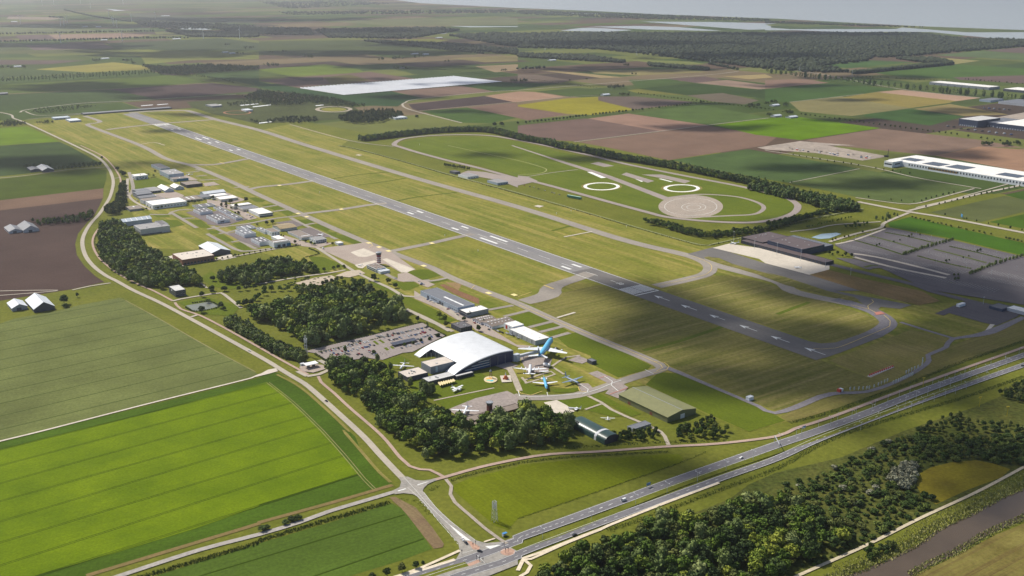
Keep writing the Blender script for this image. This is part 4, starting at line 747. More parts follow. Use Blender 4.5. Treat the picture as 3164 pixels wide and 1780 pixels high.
bld('office', 'white two-storey flying club office with blue-tinted windows', 'p7 2082,862 2260,832 2372,892 2112,925', edge=('p7',2112,925,975), hmin=6, wall='white', roofc='grey', win=[('u+',5,3,3.6,1.4,F),('u+',5,3,.8,1.6,F),('v-',3,2.4,3.4,1.4,F)])
bld('warehouse', 'brick showroom with a flat cream roof and roof units, west of the round wood', 'b1 1728,1078 2010,1032 2145,1088 1800,1142', edge=('b1',1800,1142,1196), wall='brick', roofc='tan', units=7, win=[('u+',9,3,1,2.6,F),('v-',3,3,1,2.6,F)])
bld('hangar', 'dark gabled hangar with a silver roof slope behind the brick showroom', 'b1 1975,1002 2160,965 2280,1040 2120,1072', h=5.5, wall='dark', roofc='silver', kind='gu', rise=5)
bld('office', 'dark three-storey office block with white frame beside the bend road', 'b1 1680,1402 1775,1385 1850,1430 1742,1449', h=9, wall='dark', roofc='pale', win=[('v-',4,2.4,1+3*k,1.6,F) for k in range(3)] + [('u+',3,2.6,1+3*k,1.6,F) for k in range(3)], door=[('v-',1,3,5.5,2.4,(.3,.6),plain('white_panel', C(240,244,250)))])
bld('transformer_hut', 'small white hut at the apron edge near the flying club', 'b2 765,958 810,948 830,965 785,975', h=4, wall='white', roofc='white', cat='hut')
# farms
FARM = [('farm_shed', 'grey open-fronted farm shed at the end of a row of trees', 'b1 272,225 345,205 395,230 320,248', 4.5, 'dark', 'grey', 2), ('barn', 'white-roofed gabled barn in front of a row of dark trees', 'b1 380,218 460,190 520,228 430,258', 4.5, 'dark', 'white', 5),
        ('barn', 'smaller dark-roofed barn in the brown field', 'b1 45,820 150,790 215,835 100,862', 4, 'lightgrey', 'slate', 4), ('barn', 'bigger dark-roofed barn in the brown field', 'b1 182,800 300,770 400,820 232,850', 4.5, 'lightgrey', 'slate', 7),
        ('barn', 'smaller grey gabled barn beside the green crop field', 'c1 72,120 200,90 295,150 115,165', 4.5, 'grey', 'silver', 4.5), ('barn', 'bigger grey gabled barn with white ridge light beside the crop field', 'c1 252,90 440,55 552,142 342,182', 5, 'dark', 'silver', 8)]
for nm, lb, r, h, wl, rf, rs in FARM: bld(nm, lb, r, h=h, wall=wl, roofc=rf, kind='gu', rise=rs, door=[('u+',1,6,0,4,(.2,.7),mdarkdoor)], cat='barn')
for t, x, y, sc, lb in (('a4',95,1055,1.0,'white-roofed farm shed between two clumps of dark trees'), ('a4',110,1160,1.0,'white farm shed with a silo at the avenue end'), ('a4',265,1172,1.1,'white gabled farm shed left of the avenue'), ('a3',870,950,1.0,'long pale farm shed in front of dark trees'), ('a1',1045,588,1.2,'white farmstead roof far off among dark trees'), ('a1',2240,525,1.0,'pale farm shed far off beside a clump of trees'), ('a1',2310,535,1.0,'low pale farm shed right of the far clump'), ('a1',845,268,1.3,'tiny white shed on the far left plain'), ('a1',980,270,1.3,'tiny cream shed beside trees on the far plain'), ('a1',175,668,1.0,'pale farmhouse roof among dark trees at the far left'), ('a2',1550,540,1.2,'grey-roofed farm behind a tall shelter belt'), ('a2',1660,545,1.0,'white shed behind the tall shelter belt'), ('a2',1430,680,0.8,'white farmhouse inside a small dark grove'), ('a1',1755,392,1.6,'long pale shed on the far plain'), ('a1',1645,162,2.5,'pale glasshouse strip near the horizon'), ('a1',140,220,1.6,'white shed near the far left horizon'), ('a1',325,410,1.2,'white cottage in the far tree line'), ('a1',1035,403,1.3,'white house in the far avenue'), ('a3',340,605,1.2,'white cabin in the scrub before the forest'), ('a2',1790,380,1.4,'square pale tower block at the forest edge'), ('a1',10,940,1.4,'dark barn at the far left edge')):
    X, Y = T(t, x, y); u, v = uv((X, Y)); s = 16*sc
    bld('farm_shed', lb, [xy(u-s*.6, v-s), xy(u+s*.6, v-s), xy(u+s*.6, v+s), xy(u-s*.6, v+s)], h=4, wall='lightgrey' if 'dark barn' not in lb else 'navy', roofc='silver' if 'dark barn' not in lb else 'slate', kind='gv', rise=3, cat='barn')
# car showroom-like compound and halls beyond the far runway end
for r, lb, wl, rf in (('a1 525,1165 650,1155 720,1165 530,1180', 'pale blue depot hall, longer one by the far runway end', 'blue', 'blue'), ('a1 660,1185 770,1175 800,1195 690,1205', 'pale depot hall, smaller one by the far runway end', 'blue', 'silver'), ('a1 2060,1040 2150,1032 2200,1050 2100,1060', 'small grey hall at the shaded leisure ground', 'grey', 'grey'), ('a1 2420,1085 2480,1078 2500,1095 2430,1100', 'small white hall beyond the oval dirt track', 'white', 'silver'), ('a2 1320,1160 1420,1145 1440,1165 1340,1180', 'white yard building right of the shelter wood', 'white', 'silver'), ('b2 2005,285 2100,270 2170,300 2060,315', 'white office at the test track gate, longer one', 'white', 'grey'), ('b2 2300,340 2400,330 2450,360 2350,380', 'grey office at the test track gate, nearer one', 'blue', 'grey'), ('b2 1910,250 1960,243 1990,260 1940,268', 'small dark hut by the hedge at the test track', 'dark', 'dark')):
    bld('hall', lb, r, h=5, wall=wl, roofc=rf, win=[('u+',4,2,1,1.6,F)])
# stand: long grey grandstand wall behind the runway end
bld('noise_wall', 'long grey noise wall with a pale strip behind the far runway end', 'a1 830,1131 836,1137 1682,1064 1676,1059', h=4, wall='dark', roofc='slate', cat='wall')
# ---------------- control tower
bld('terminal_building', 'white flight office with planted flat roof at the foot of the control tower', 'p5 340,515 480,478 745,548 545,595', edge=('p5',345,520,590), wall='white', roofc='brown', win=[('v-',8,3.5,1,1.4,F),('v-',8,3.5,3.8,1.2,F),('u+',5,3,2,1.4,F)], units=4, cat='building')
bld('annex', 'plain white box annex in front of the control tower', 'p5 548,605 720,567 785,612 608,652', edge=('p5',608,652,702), wall='white', roofc='silver', sky=[(1,1,2,12,(.4,.6),(.3,.7))])
tx_, ty_ = T('p5', 597, 480); H0 = 4.0
tw = empty('control_tower', (tx_, ty_-6, 0), 0, 'round control tower banded in dark red and white beside the apron', 'tower')
th = height('p5', 592, 255, 505) + 1
mred = plain('tower_red', C(140,60,78), .5); mwt = plain('tower_white', C(240,232,236), .5)
nb = 7; z0 = 3.0; zt_ = th - 7.5
for i in range(nb):
    a_ = z0 + (zt_-z0)*i/nb; b_ = z0 + (zt_-z0)*(i+1)/nb
    MB().lathe([(3.3, a_), (3.3, b_)], 24).build('red_band' if i % 2 == 0 else 'white_band', mred if i % 2 == 0 else mwt, tw)
MB().lathe([(3.4, zt_), (4.0, zt_+2.2)], 24).build('gallery', mred, tw)
MB().lathe([(3.9, zt_+2.2), (4.5, zt_+5.4)], 24).build('cab_glazing', mglass, tw)
MB().lathe([(4.8, zt_+5.4), (4.9, zt_+6.2), (4.0, zt_+6.6)], 24).build('roof', mgrey, tw)
cabr = MB().tube((0,0,zt_+6.6), (0,0,zt_+9), .12).tube((1.5,1,zt_+6.6), (1.5,1,zt_+8.2), .1); cabr.build('antenna', mgrey, tw)
# ---------------- next to the museum
bld('hangar', 'long pale blue hangar with a dark grey roof in two tones and four skylights', 'p8 100,103 378,48 1002,328 720,382', edge=('p8',720,382,468), wall='blue', roofc='slate', sky=[(4,1,13,3,(.46,.96),(.32,.55))], door=[('v-',2,5,0,5.5,(.05,.7)),('v-',1,5,0,5,(.55,.65))], win=[('v-',4,2.2,3.4,1.6,(.3,.45)),('v-',5,2,2,1.4,(.75,.98))])
u0, u1, v0, v1 = rect_fit(L('p8 100,103 378,48 1002,328 720,382', 8.5))
bld('showroom', 'grey hangar office with a bright white flat roof joined to the long blue hangar', 'p8 752,422 1100,337 1217,397 880,478', edge=('p8',880,478,556), wall='grey', roofc='white', win=[('v-',4,5,1,3,F),('v-',4,5,5,2.4,F),('u+',1,7,4.4,3,(.02,.2))], units=2)
bld('shed', 'brown-roofed low shed dotted with square skylights, rear of the two', 'p8 990,560 1220,495 1342,565 1095,630', h=4, wall='white', roofc='brown', kind='gv', rise=1.6, sky=[(2,6,1.8,1.8,(.1,.9),(.05,.95))], win=[('v-',4,2,1.2,1.3,F)], cat='shed')
bld('shed', 'brown-roofed low shed dotted with square skylights, front of the two', 'p8 1142,632 1490,520 1612,595 1332,708', h=4, wall='white', roofc='brown', kind='gv', rise=2.2, sky=[(2,6,1.6,1.6,(.15,.9),(.05,.95))], win=[('v-',4,2.6,1.2,1.3,F)], cat='shed')
bld('office', 'white two-storey block with a red painted frame beside the brown sheds', 'p8 1540,630 1682,592 1795,658 1590,718', h=7.5, wall='white', roofc='white', win=[('u+',3,2.6,4.4,1.5,F),('v-',1,1.6,4.6,1.5,(.5,.9))], door=[('v-',1,4,1.5,5,(.1,.5),plain('red_panel', C(200,60,50)))])
bld('hangar', 'long light grey hangar with a white roof, next to the big blue jet', 'p8 1572,738 1812,684 2232,872 2020,938', edge=('p8',2020,938,1012), wall='lightgrey', roofc='white', sky=[(3,1,8,2.5,(.05,.95),(.45,.65))], door=[('v-',6,7,0,5.5,F,plain('grey_door', C(176,180,186)))], win=[('v-',5,1,.5,5,F)])
bld('house', 'dark grey hipped office house with white-framed windows at the car park corner', 'p8 612,652 792,598 962,682 772,720', edge=('p8',772,720,785), hmin=6, wall='dark', roofc='dark', win=[('v-',5,2,3.8,1.6,F),('v-',5,2,.9,1.6,F),('u+',5,2,3.8,1.6,F),('u+',5,2,.9,1.6,F)], units=4, cat='house')
bld('storage_hall', 'olive green storage hall with a low gabled roof at the museum edge', 'p3 1132,232 1620,75 2500,468 2032,650', edge=('p3',2032,650,752), wall='green', roofc='green', kind='gu', rise=3.2, door=[('u+',1,6,0,5,(.45,.6),mwhite),('v-',2,4,0,3.5,(.0,.9),plain('red_brown_door', C(130,80,66)))], cat='hall')
bld('arched_hall', 'dark green arched hangar with one white band across the roof', 'p3 250,680 500,590 1140,900 890,1005', h=8.5, wall='black', roofc='dark', kind='arch', band=(.70,.76), cat='hall')
ah = COL.objects['arched_hall']
for c in ah.children:
    if c.name.startswith('roof'): c.data.materials[0] = plain('dark_green_sheet', C(50,78,72), 0.35, 0, .05, .3, .6)
bld('shelter', 'long grey lean-to shelter roof beside the terrace of figures', 'p3 1292,812 1600,692 1690,762 1392,862', h=3.6, wall='grey', roofc='slate', cat='shelter')
bld('old_terminal', 'long brown flat-roofed terminal building with a red tower on its roof', 'c2 2010,1248 2576,1130 c3 60,1165 c2 2090,1290', h=5, wall='brown', roofc='brown', win=[('v-',14,2.4,1,1.6,F)], cat='building')
bld('old_terminal_wing', 'short brown roofed wing reaching towards the wood', 'c2 2080,1275 2190,1255 2300,1310 2150,1345', h=4, wall='brown', roofc='brown', cat='building')
X, Y = T('c2', 2295, 1225); rt = empty('watch_tower', (X, Y, 0), UA, 'small dark red watch tower standing on the brown terminal roof', 'tower')
MB().box(-2.2,2.2,-2.2,2.2,4,11).build('shaft', plain('oxblood', C(96,44,44)), rt); MB().lathe([(3.2,11),(3.8,13.5)], 8).build('cab', mglass, rt); MB().lathe([(4.1,13.5),(4.1,14)], 8).build('roof', mgrey, rt)
r_ = MB()
for i in range(8): t = 2*math.pi*i/8; r_.tube((3.6*math.cos(t),3.6*math.sin(t),14),(3.6*math.cos(t),3.6*math.sin(t),15.2),.08,n=4)
r_.build('railing', mblack, rt)
# petrol station canopy
X, Y = T('c2', 520, 770); ps = empty('petrol_station', (X, Y, 0), UA, 'white flat petrol station canopy on posts by the road', 'canopy')
u0, u1, v0, v1 = rect_fit(L('c2 442,720 560,692 590,715 470,745', 5.2)); cu, cv = uv((X, Y))
MB().box(u0-cu, u1-cu, v0-cv, v1-cv, 4.8, 5.5).build('canopy_roof', mwhite, ps)
for i in (.2, .8):
    for j in (.25, .75): MB().tube((u0-cu+(u1-u0)*i, v0-cv+(v1-v0)*j, 0), (u0-cu+(u1-u0)*i, v0-cv+(v1-v0)*j, 4.8), .25).build('post', mgrey, ps)
for j in (.3, .7): MB().box((u0+u1)/2-cu-.5, (u0+u1)/2-cu+.5, v0-cv+(v1-v0)*j-1.6, v0-cv+(v1-v0)*j+1.6, 0.7, 2.6).build('pump', mdarkdoor, ps)
MB().box(u0-cu-9, u0-cu-5, v0-cv, v0-cv+5, 0, 3).build('kiosk', mdoor, ps)
sheet('forecourt', 'c2 400,760 480,720 640,740 660,780 540,815 430,800', 0.225, ma_brick)
# ---------------- museum hall: a shell rising from the ground in one long curve
HZP = np.polyfit([0,.1,.2,.27,.43,.6,.74,.88,1], [.3,4.8,7.7,9.4,12.5,14.4,15.2,15.1,14.2], 5)
def hz(t):   # height of the shell along v, t = 0..1
    return max(.25, float(np.polyval(HZP, t)))
vlow = [uv(p) for p in L('p2 300,485 1160,895')]; hv1 = 14.2
vhigh = [uv(p) for p in L('p2 1555,42 2430,418', hv1)]
hu0 = (vlow[0][0]+vhigh[0][0])/2; hu1 = (vlow[1][0]+vhigh[1][0])/2; hv0_ = (vlow[0][1]+vlow[1][1])/2; hv1_ = (vhigh[0][1]+vhigh[1][1])/2
hall = empty('museum_hall', (*xy(hu0, hv0_), 0), UA, 'huge silver-white hall whose roof curves up from the ground in one sweep', 'hall')
DU, DV = hu1-hu0, hv1_-hv0_
NU, NV = 36, 40
bm = bmesh.new(); gv = {}
for i in range(NU+1):
    for j in range(NV+1): gv[i,j] = bm.verts.new((DU*i/NU, DV*j/NV, hz(j/NV)))
for i in range(NU):
    for j in range(NV): bm.faces.new((gv[i,j], gv[i+1,j], gv[i+1,j+1], gv[i,j+1]))
# the entrance notch: a wedge cut into the low side
def huv(p, z): q = uv(T(*p, z)); return (q[0]-hu0, q[1]-hv0_)
NV1 = 17.0; NU0 = 13.0; NU1 = huv(('p2',1232,655), hz(NV1/DV))[0]; NU1 = min(DU*.8, max(DU*.5, NU1))
for co, no in (((NU0,0,0),(1,0,0)), ((NU1,0,0),(1,0,0)), ((0,NV1,0),(0,1,0))):
    bmesh.ops.bisect_plane(bm, geom=bm.verts[:]+bm.edges[:]+bm.faces[:], dist=1e-4, plane_co=co, plane_no=no)
bmesh.ops.delete(bm, geom=[f for f in bm.faces if NU0 < f.calc_center_median().x < NU1 and f.calc_center_median().y < NV1], context='FACES')
me = bpy.data.meshes.new('roof_shell'); bm.to_mesh(me); bm.free()
me.polygons.foreach_set('use_smooth', [True]*len(me.polygons)); me.materials.append(ribbed('shell_metal', C(226,228,230), 0, 2.6, 0.05, 0.42, 0.09)); MATS['shell_metal'].node_tree.nodes['Principled BSDF'].inputs['Metallic'].default_value = 0.2
sh = link('roof_shell', me, hall); mod = sh.modifiers.new('thick', 'SOLIDIFY'); mod.thickness = 0.7; mod.offset = -1
# end facades under the shell
def facade(x, name, f0, f1, zt_off, mat, z0=0.0):
    n = 24; v = []
    for k in range(n+1):
        t = f0 + (f1-f0)*k/n; z1 = max(z0+.02, hz(t)-zt_off); v += [(x, DV*t, min(z0, z1)), (x, DV*t, z1)]
    return link(name, pymesh(name, v, [(2*k, 2*k+2, 2*k+3, 2*k+1) for k in range(n)], mat), hall)
mblue = plain('dark_blue_cladding', C(46,64,104), 0.35, 0, .08, .3, .5); mblue2 = plain('blue_glazing', C(60,92,140), 0.15, 0, .2, .3, .6)
facade(DU-1.2, 'facade', .03, 1.0, .6, mblue); facade(1.2, 'facade', .03, 1.0, .6, mblue)
for k, (z0, z1) in enumerate(((1.2,3.2),(4.4,6.2),(7.6,9.2))):
    t0 = .22 + .11*k
    MB().box(DU-1.15, DU-.6, DV*t0, DV*.6, z0, z1).build('window_band', mblue2, hall)
    MB().box(DU-1.15, DU-.3, DV*(t0-.02), DV*.6, z1+.1, z1+.55).build('white_rail', mwhite, hall)
for k in range(3):
    y0 = DV*(.62+.125*k); MB().box(DU-1.15, DU-.75, y0, y0+DV*.118, 0.2, 11).build('hangar_door', plain('navy_door', C(36,50,92), .4), hall)
    MB().box(DU-1.1, DU-.6, y0-.35, y0+.0, 0.2, 11).build('door_post', mgrey, hall)
MB().box(-0.5, DU+.2, DV-.6, DV+.1, 0, hz(1)-.2).build('wall', plain('grey_wall', C(150,160,176)), hall)
MB().box(DU-4, DU+1.4, DV+.1, DV+2.6, 0, 8.5).build('stair_tower', plain('pale_tower', C(206,214,224)), hall)
meg = plain('entrance_glass', C(70,78,88), .2, 0, .2)
for x in (NU0, NU1):
    n = 10; v = []
    for k in range(n+1): y = NV1*k/n; v += [(x, y, 0), (x, y, max(.05, hz(y/DV)-.6))]
    link('entrance_glazing', pymesh('entrance_glazing', v, [(2*k, 2*k+2, 2*k+3, 2*k+1) for k in range(n)], meg), hall)
MB().box(NU0, NU1, NV1, NV1+.2, 0, hz(NV1/DV)-.6).build('entrance_glazing', meg, hall)
for k in range(9): x = NU0 + (NU1-NU0)*(k+.5)/9; MB().box(x-.15, x+.15, NV1-.25, NV1, 0, hz(NV1/DV)-.6).build('mullion', mgrey, hall)
for x, y in ((NU0+4, 8.0), (NU0+14, 8.0)): MB().tube((x,y,0),(x,y,9),.15,n=6).build('flagpole', mwhite, hall)
bld('museum_annex', 'tall grey entrance block with a flat tan roof set into the curved hall', 'p2 462,605 1050,557 1228,657 665,713', h=8.6, wall='grey', roofc='tan', units=1, door=[('u+',1,3,1,7,(.15,.35),plain('pale_strip', C(200,214,220)))], cat='building')
bld('museum_annex', 'low grey block with tan roof and roof machinery beside the entrance', 'p2 78,842 448,728 660,842 252,950', edge=('p2',252,950,1035), wall='dark', roofc='tan', units=7, cat='building')
bld('museum_annex', 'single-storey restaurant wing with pale terrace roof under the hall tip', 'p2 590,965 1060,812 1172,905 640,1042', h=4.5, wall='dark', roofc='pale', units=3, win=[('u+',10,3,.8,2.6,F)], cat='building')
bld('museum_annex', 'narrow glass-fronted gallery along the foot of the hall facade', 'p2 1172,900 1530,822 1570,842 1230,925', h=4, wall='dark', roofc='pale', win=[('u+',9,4,.6,2.6,F)], cat='building')
# ---------------- passenger terminal (east side)
bld('terminal_hall', 'broad brown-roofed hall at the left end of the passenger terminal', 'b3 2240,938 b4 -60,848 250,893 60,965', h=6.5, wall='black', roofc='umber', units=6, cat='building')
bld('passenger_terminal', 'long low dark terminal wing facing the concrete apron', 'b3 2225,950 2285,925 b4 682,1140 618,1166', h=5, wall='black', roofc='umber', win=[('v-',24,3.4,.8,3.4,F)], cat='building', pts=None)
bld('terminal_block', 'tall dark upper block on the passenger terminal roof', 'b4 60,945 250,893 552,985 372,1045', h=11, wall='navy', roofc='umber', win=[('v-',1,60,8.5,2,(.05,.95)),('u+',1,30,8,2.2,(.1,.9))], units=6, cat='building')
bld('terminal_canopy', 'dark slatted canopy behind the passenger terminal block', 'b4 255,895 330,885 665,990 590,1010', h=7.5, wall='navy', roofc='slate', cat='canopy')
u0, u1, v0, v1 = rect_fit(L('b4 255,895 330,885 665,990 590,1010', 7.5))
tc_ = COL.objects['terminal_canopy']
for k in range(14):
    a_ = tc_['a']; x = -a_ + 2*a_*(k+.5)/14; MB().box(x-.5, x+.5, -tc_['b']+.5, tc_['b']-.5, 7.65, 8.0).build('slat', mgrey, tc_)
bld('gate_building', 'small dark gate building at the right edge of the apron road', 'c4 2245,140 2330,118 2430,150 2410,192 2300,180', h=4, wall='navy', roofc='dark', cat='building')
bld('gate_canopy', 'white flat canopy beyond the small gate building', 'c4 2410,165 2470,142 2700,200 2640,225', h=4.6, wall='lightgrey', roofc='white', cat='canopy')
bld('fuel_hut', 'small white hut at the tip of the apron parking', 'c4 1915,128 1960,108 1985,118 1940,140', h=4, wall='white', roofc='white', cat='hut')
bld('meter_hut', 'white equipment hut beside the perimeter path', 'c3 2282,1050 2310,1030 2335,1045 2305,1068', h=4, wall='white', roofc='silver', cat='hut')
bld('shelter', 'dark open shed on the concrete pad by the runway lawn', 'c3 705,680 735,662 768,690 738,708', h=4, wall='dark', roofc='slate', cat='shelter')
# ---------------- industry at the far right
bld('distribution_centre', 'vast white distribution hall with solar fields on its roof', 'b4 1300,140 1490,85 2900,320 2720,395', edge=('b4',1300,145,185), hmin=11, wall='white', roofc='white', win=[('v-',40,3,5,4,(.15,.95))], door=[('v-',1,75,4,5,(.29,.50),plain('amber_glazing', C(150,120,70), .2))], cat='building')
dc = COL.objects['distribution_centre']; a_, b_, h_ = dc['a'], dc['b'], dc['h']
msol = ribbed('solar', C(70,72,84), 0, 2, .1, .2)
for f0, f1, g0, g1 in ((.04,.15,.25,.6), (.22,.34,.15,.55), (.37,.5,.2,.65), (.70,.84,.25,.6)):
    for k in range(4):
        y0 = -b_ + 2*b_*(g0 + (g1-g0)*k/4); MB().box(-a_+2*a_*f0, -a_+2*a_*f1, y0, y0 + 2*b_*(g1-g0)/4 - .8, h_+.14, h_+.5).build('solar_array', msol, dc)
bld('dc_office', 'glazed white office box on the corner of the vast white hall', 'b4 1220,155 1250,130 1305,140 1300,170 1225,165', h=13, wall='white', roofc='white', win=[('v-',1,20,6,3,(.05,.95)),('u+',1,20,6,3,(.1,.9))], cat='building')
bld('warehouse', 'white-roofed long warehouse behind the poplar row', 'a4 1640,815 1745,806 2330,858 2230,872', h=10, wall='grey', roofc='white', door=[('v-',8,5,0,4,F)])
bld('warehouse', 'second white-roofed warehouse at the right edge behind the poplars', 'a4 2390,882 2500,868 3000,910 2900,935', h=9, wall='dark', roofc='white')
bld('warehouse', 'blue-grey warehouse by the poplar road at the right edge', 'a4 2160,985 2280,972 2345,985 2230,1005', h=7, wall='blue', roofc='slate')
bld('warehouse', 'pale hall with grey roof beyond the car rows at the right edge', 'a4 2340,1000 2576,985 2800,1020 2560,1045', h=8, wall='lightgrey', roofc='slate')
bld('big_warehouse', 'tall dark blue warehouse with pale roof, left end of the large block', 'a4 1935,1185 2130,1152 2330,1170 2150,1205', edge=('a4',1935,1185,1250), hmin=13, wall='navy', roofc='pale', cat='warehouse', door=[('v-',8,3,0,4,F,mdoor)])
bld('big_warehouse', 'tall dark blue warehouse with grey roof, middle of the large block', 'a4 2155,1205 2340,1172 2520,1185 2310,1228', h=13, wall='navy', roofc='slate', cat='warehouse', door=[('v-',6,3,0,4,F,mdoor)])
bld('big_warehouse', 'tall dark blue warehouse with white roof, right end of the large block', 'a4 2315,1228 2560,1180 3000,1220 2800,1285', h=14, wall='navy', roofc='white', cat='warehouse', door=[('v-',16,3,0,4,F,mdoor)])
# ---------------- solar park: long ridged rows
cs = L('a2 410,880 1960,762 2415,815 845,947'); sp_ = empty('solar_park', (*cs[0], 0), 0, 'huge pale solar park of ridged panel rows in the middle distance', 'solar park')
A, B, Cc, D = [Vector(c) for c in cs]; n = 46
mpan = plain('solar_glass', C(206,208,212), 0.25, 0.0, .08, .02, .8)
for i in range(n):
    p = A + (B-A)*((i+.04)/n); q = A + (B-A)*((i+.96)/n); r = D + (Cc-D)*((i+.96)/n); s_ = D + (Cc-D)*((i+.04)/n); o = A
    m1 = (p+q)/2; m2 = (r+s_)/2; ex = (m2-m1).normalized()*14
    v = [(*(p-o),.8), (*(s_-o),.8), (*(m2+ex-o),3.4), (*(m1-ex-o),3.4), (*(q-o),.8), (*(r-o),.8)]
    link('panel_row', pymesh('panel_row', v, [(0,1,2,3),(3,2,5,4)], mpan), sp_)
# ================================================================== VEGETATION
def ico(sub=0):
    bm = bmesh.new(); bmesh.ops.create_icosphere(bm, subdivisions=sub+1, radius=1.0)
    v = np.array([tuple(q.co) for q in bm.verts]); f = np.array([[k.index for k in q.verts] for q in bm.faces]); bm.free(); return v, f
ICO0, ICO1 = ico(0), ico(1)
def crown(seed, nleaf, shape='broad', core=True, leaf=0.085):
    """unit tree crown: height 0..1, radius about 0.5; lobes of foliage with leaf clumps standing off them"""
    r = np.random.RandomState(seed)
    if shape == 'poplar': nl, zz, rad, lr = 7, (0.22, 0.9), 0.2, (0.26, 0.36)
    elif shape == 'round': nl, zz, rad, lr = 7, (0.42, 0.8), 0.2, (0.24, 0.34)
    elif shape == 'bush': nl, zz, rad, lr = 6, (0.22, 0.68), 0.26, (0.24, 0.34)
    else: nl, zz, rad, lr = 9, (0.36, 0.84), 0.27, (0.17, 0.3)
    V, Fc = [], []; n0 = 0; cs, rs = [], []
    for i in range(nl):
        t = (i+.5)/nl; z = zz[0] + (zz[1]-zz[0])*t; a = i*2.4 + r.rand(); q = rad*math.sqrt(max(.05, 1-((t-.38)/.72)**2))*(0.5+.7*r.rand())
        cs.append((q*math.cos(a), q*math.sin(a), z)); rs.append(lr[0]+(lr[1]-lr[0])*r.rand()*(1.05-.35*t))
    cs = np.array(cs); rs = np.array(rs)
    if core:
        for c, q in zip(cs, rs):
            v = ICO0[0]*(1+.25*(r.rand(len(ICO0[0]),1)-.5))*q*0.84*np.array([1,1,.62 if shape != 'poplar' else 1.0]) + c
            V.append(v); Fc.append(ICO0[1]+n0); n0 += len(v)
    k = r.randint(0, nl, nleaf); d = r.randn(nleaf, 3); d[:,2] = np.abs(d[:,2])*1.0 - .35; d /= np.linalg.norm(d, axis=1)[:,None]
    p = cs[k] + d*(rs[k][:,None])*np.array([1,1,.64 if shape != 'poplar' else 1.05])*(0.85+.25*r.rand(nleaf,1))
    nn = d + .8*r.randn(nleaf,3); nn /= np.linalg.norm(nn, axis=1)[:,None]
    t1 = np.cross(nn, r.randn(nleaf,3)); t1 /= np.linalg.norm(t1, axis=1)[:,None]; t2 = np.cross(nn, t1)
    s = leaf*(.6+.8*r.rand(nleaf,1))
    q = np.stack([p+t1*s, p+t2*s*.8, p-t1*s, p-t2*s*.8], 1).reshape(-1,3)
    idx = np.arange(nleaf)*4 + n0
    V.append(q); Fc.append(np.stack([idx, idx+1, idx+2],1)); Fc.append(np.stack([idx, idx+2, idx+3],1))
    v = np.concatenate(V); f = np.concatenate(Fc); v[:,2] = np.maximum(v[:,2], .03); return v, f
def npmesh(name, v, f, mat, tint=None):
    me = bpy.data.meshes.new(name); n = len(v); m = len(f)
    me.vertices.add(n); me.vertices.foreach_set('co', np.ascontiguousarray(v, dtype=np.float32).ravel())
    me.loops.add(m*3); me.loops.foreach_set('vertex_index', np.ascontiguousarray(f, dtype=np.int32).ravel())
    me.polygons.add(m); me.polygons.foreach_set('loop_start', np.arange(0, m*3, 3, dtype=np.int32))
    me.update(calc_edges=True)
    if tint is not None:
        at = me.attributes.new('tint', 'FLOAT', 'POINT'); at.data.foreach_set('value', np.ascontiguousarray(tint, dtype=np.float32))
    me.materials.append(mat); return me
def CF(*c): return C(*c, k=1.16)
mf = {'broad': foliage('broadleaf', CF(54,74,24), CF(84,104,34), CF(122,128,46)), 'dark': foliage('dark_leaf', CF(46,60,30), CF(64,80,36), CF(92,96,48)), 'poplar': foliage('poplar_leaf', CF(66,86,44), CF(84,100,52), CF(104,114,62)),
      'bush': foliage('bush_leaf', CF(54,72,30), CF(74,90,36), CF(96,106,48)), 'silver': foliage('silver_leaf', CF(122,122,100), CF(136,136,112), CF(150,148,124)), 'birch': foliage('birch_leaf', CF(84,98,52), CF(98,110,60), CF(114,122,74)), 'far': foliage('far_leaf', C(52,64,40,k=.6), C(62,74,44,k=.6), C(76,84,52,k=.6)), 'reed': foliage('reed_leaf', CF(120,126,70), CF(140,140,84), CF(160,156,100))}
mbark = plain('bark', C(104,92,76), .9)
SHAPE = {'broad': 'broad', 'dark': 'broad', 'poplar': 'poplar', 'bush': 'bush', 'silver': 'bush', 'birch': 'poplar', 'round': 'round'}
MATK = {'round': 'dark'}
PL = []   # x, y, height, crown radius, kind, zone
def inpoly(x, y, P):
    c = False; n = len(P); j = n-1
    for i in range(n):
        if (P[i][1] > y) != (P[j][1] > y) and x < (P[j][0]-P[i][0])*(y-P[i][1])/(P[j][1]-P[i][1]) + P[i][0]: c = not c
        j = i
    return c
def wood(s, space, h, kinds, zone, var=.22, rr=.34, seed=1, keep=1.0):
    P = L(s); q = random.Random(seed); xs = [p[0] for p in P]; ys = [p[1] for p in P]
    y = min(ys); row = 0
    while y < max(ys):
        x = min(xs) + (row % 2)*space/2
        while x < max(xs):
            X = x + q.uniform(-.38,.38)*space; Y = y + q.uniform(-.38,.38)*space
            if q.random() < keep and inpoly(X, Y, P):
                hh = h*(1+q.uniform(-var, var)); PL.append((X, Y, hh, hh*rr*(1+q.uniform(-.2,.25)), q.choice(kinds), zone))
            x += space
        y += space*.87; row += 1
def row(s, space, h, kind, zone, var=.12, rr=.3, jit=1.0, seed=3, skip=0.0):
    pts = smooth_line(L(s), 8); q = random.Random(seed); acc = 0.0; nxt = 0.0
    for i in range(len(pts)-1):
        d = pts[i+1]-pts[i]; ln = d.length
        while nxt < acc+ln:
            p = pts[i] + d*((nxt-acc)/ln)
            if q.random() >= skip:
                hh = h*(1+q.uniform(-var,var)); PL.append((p.x+q.uniform(-jit,jit), p.y+q.uniform(-jit,jit), hh, hh*rr*(1+q.uniform(-.15,.15)), kind, zone))
            nxt += space*q.uniform(.9,1.1)
        acc += ln
def one(t, x, y, h, r, kind, zone): X, Y = T(t, x, y); PL.append((X, Y, h, r, kind, zone))
BD = ['broad', 'broad', 'dark', 'broad', 'birch']
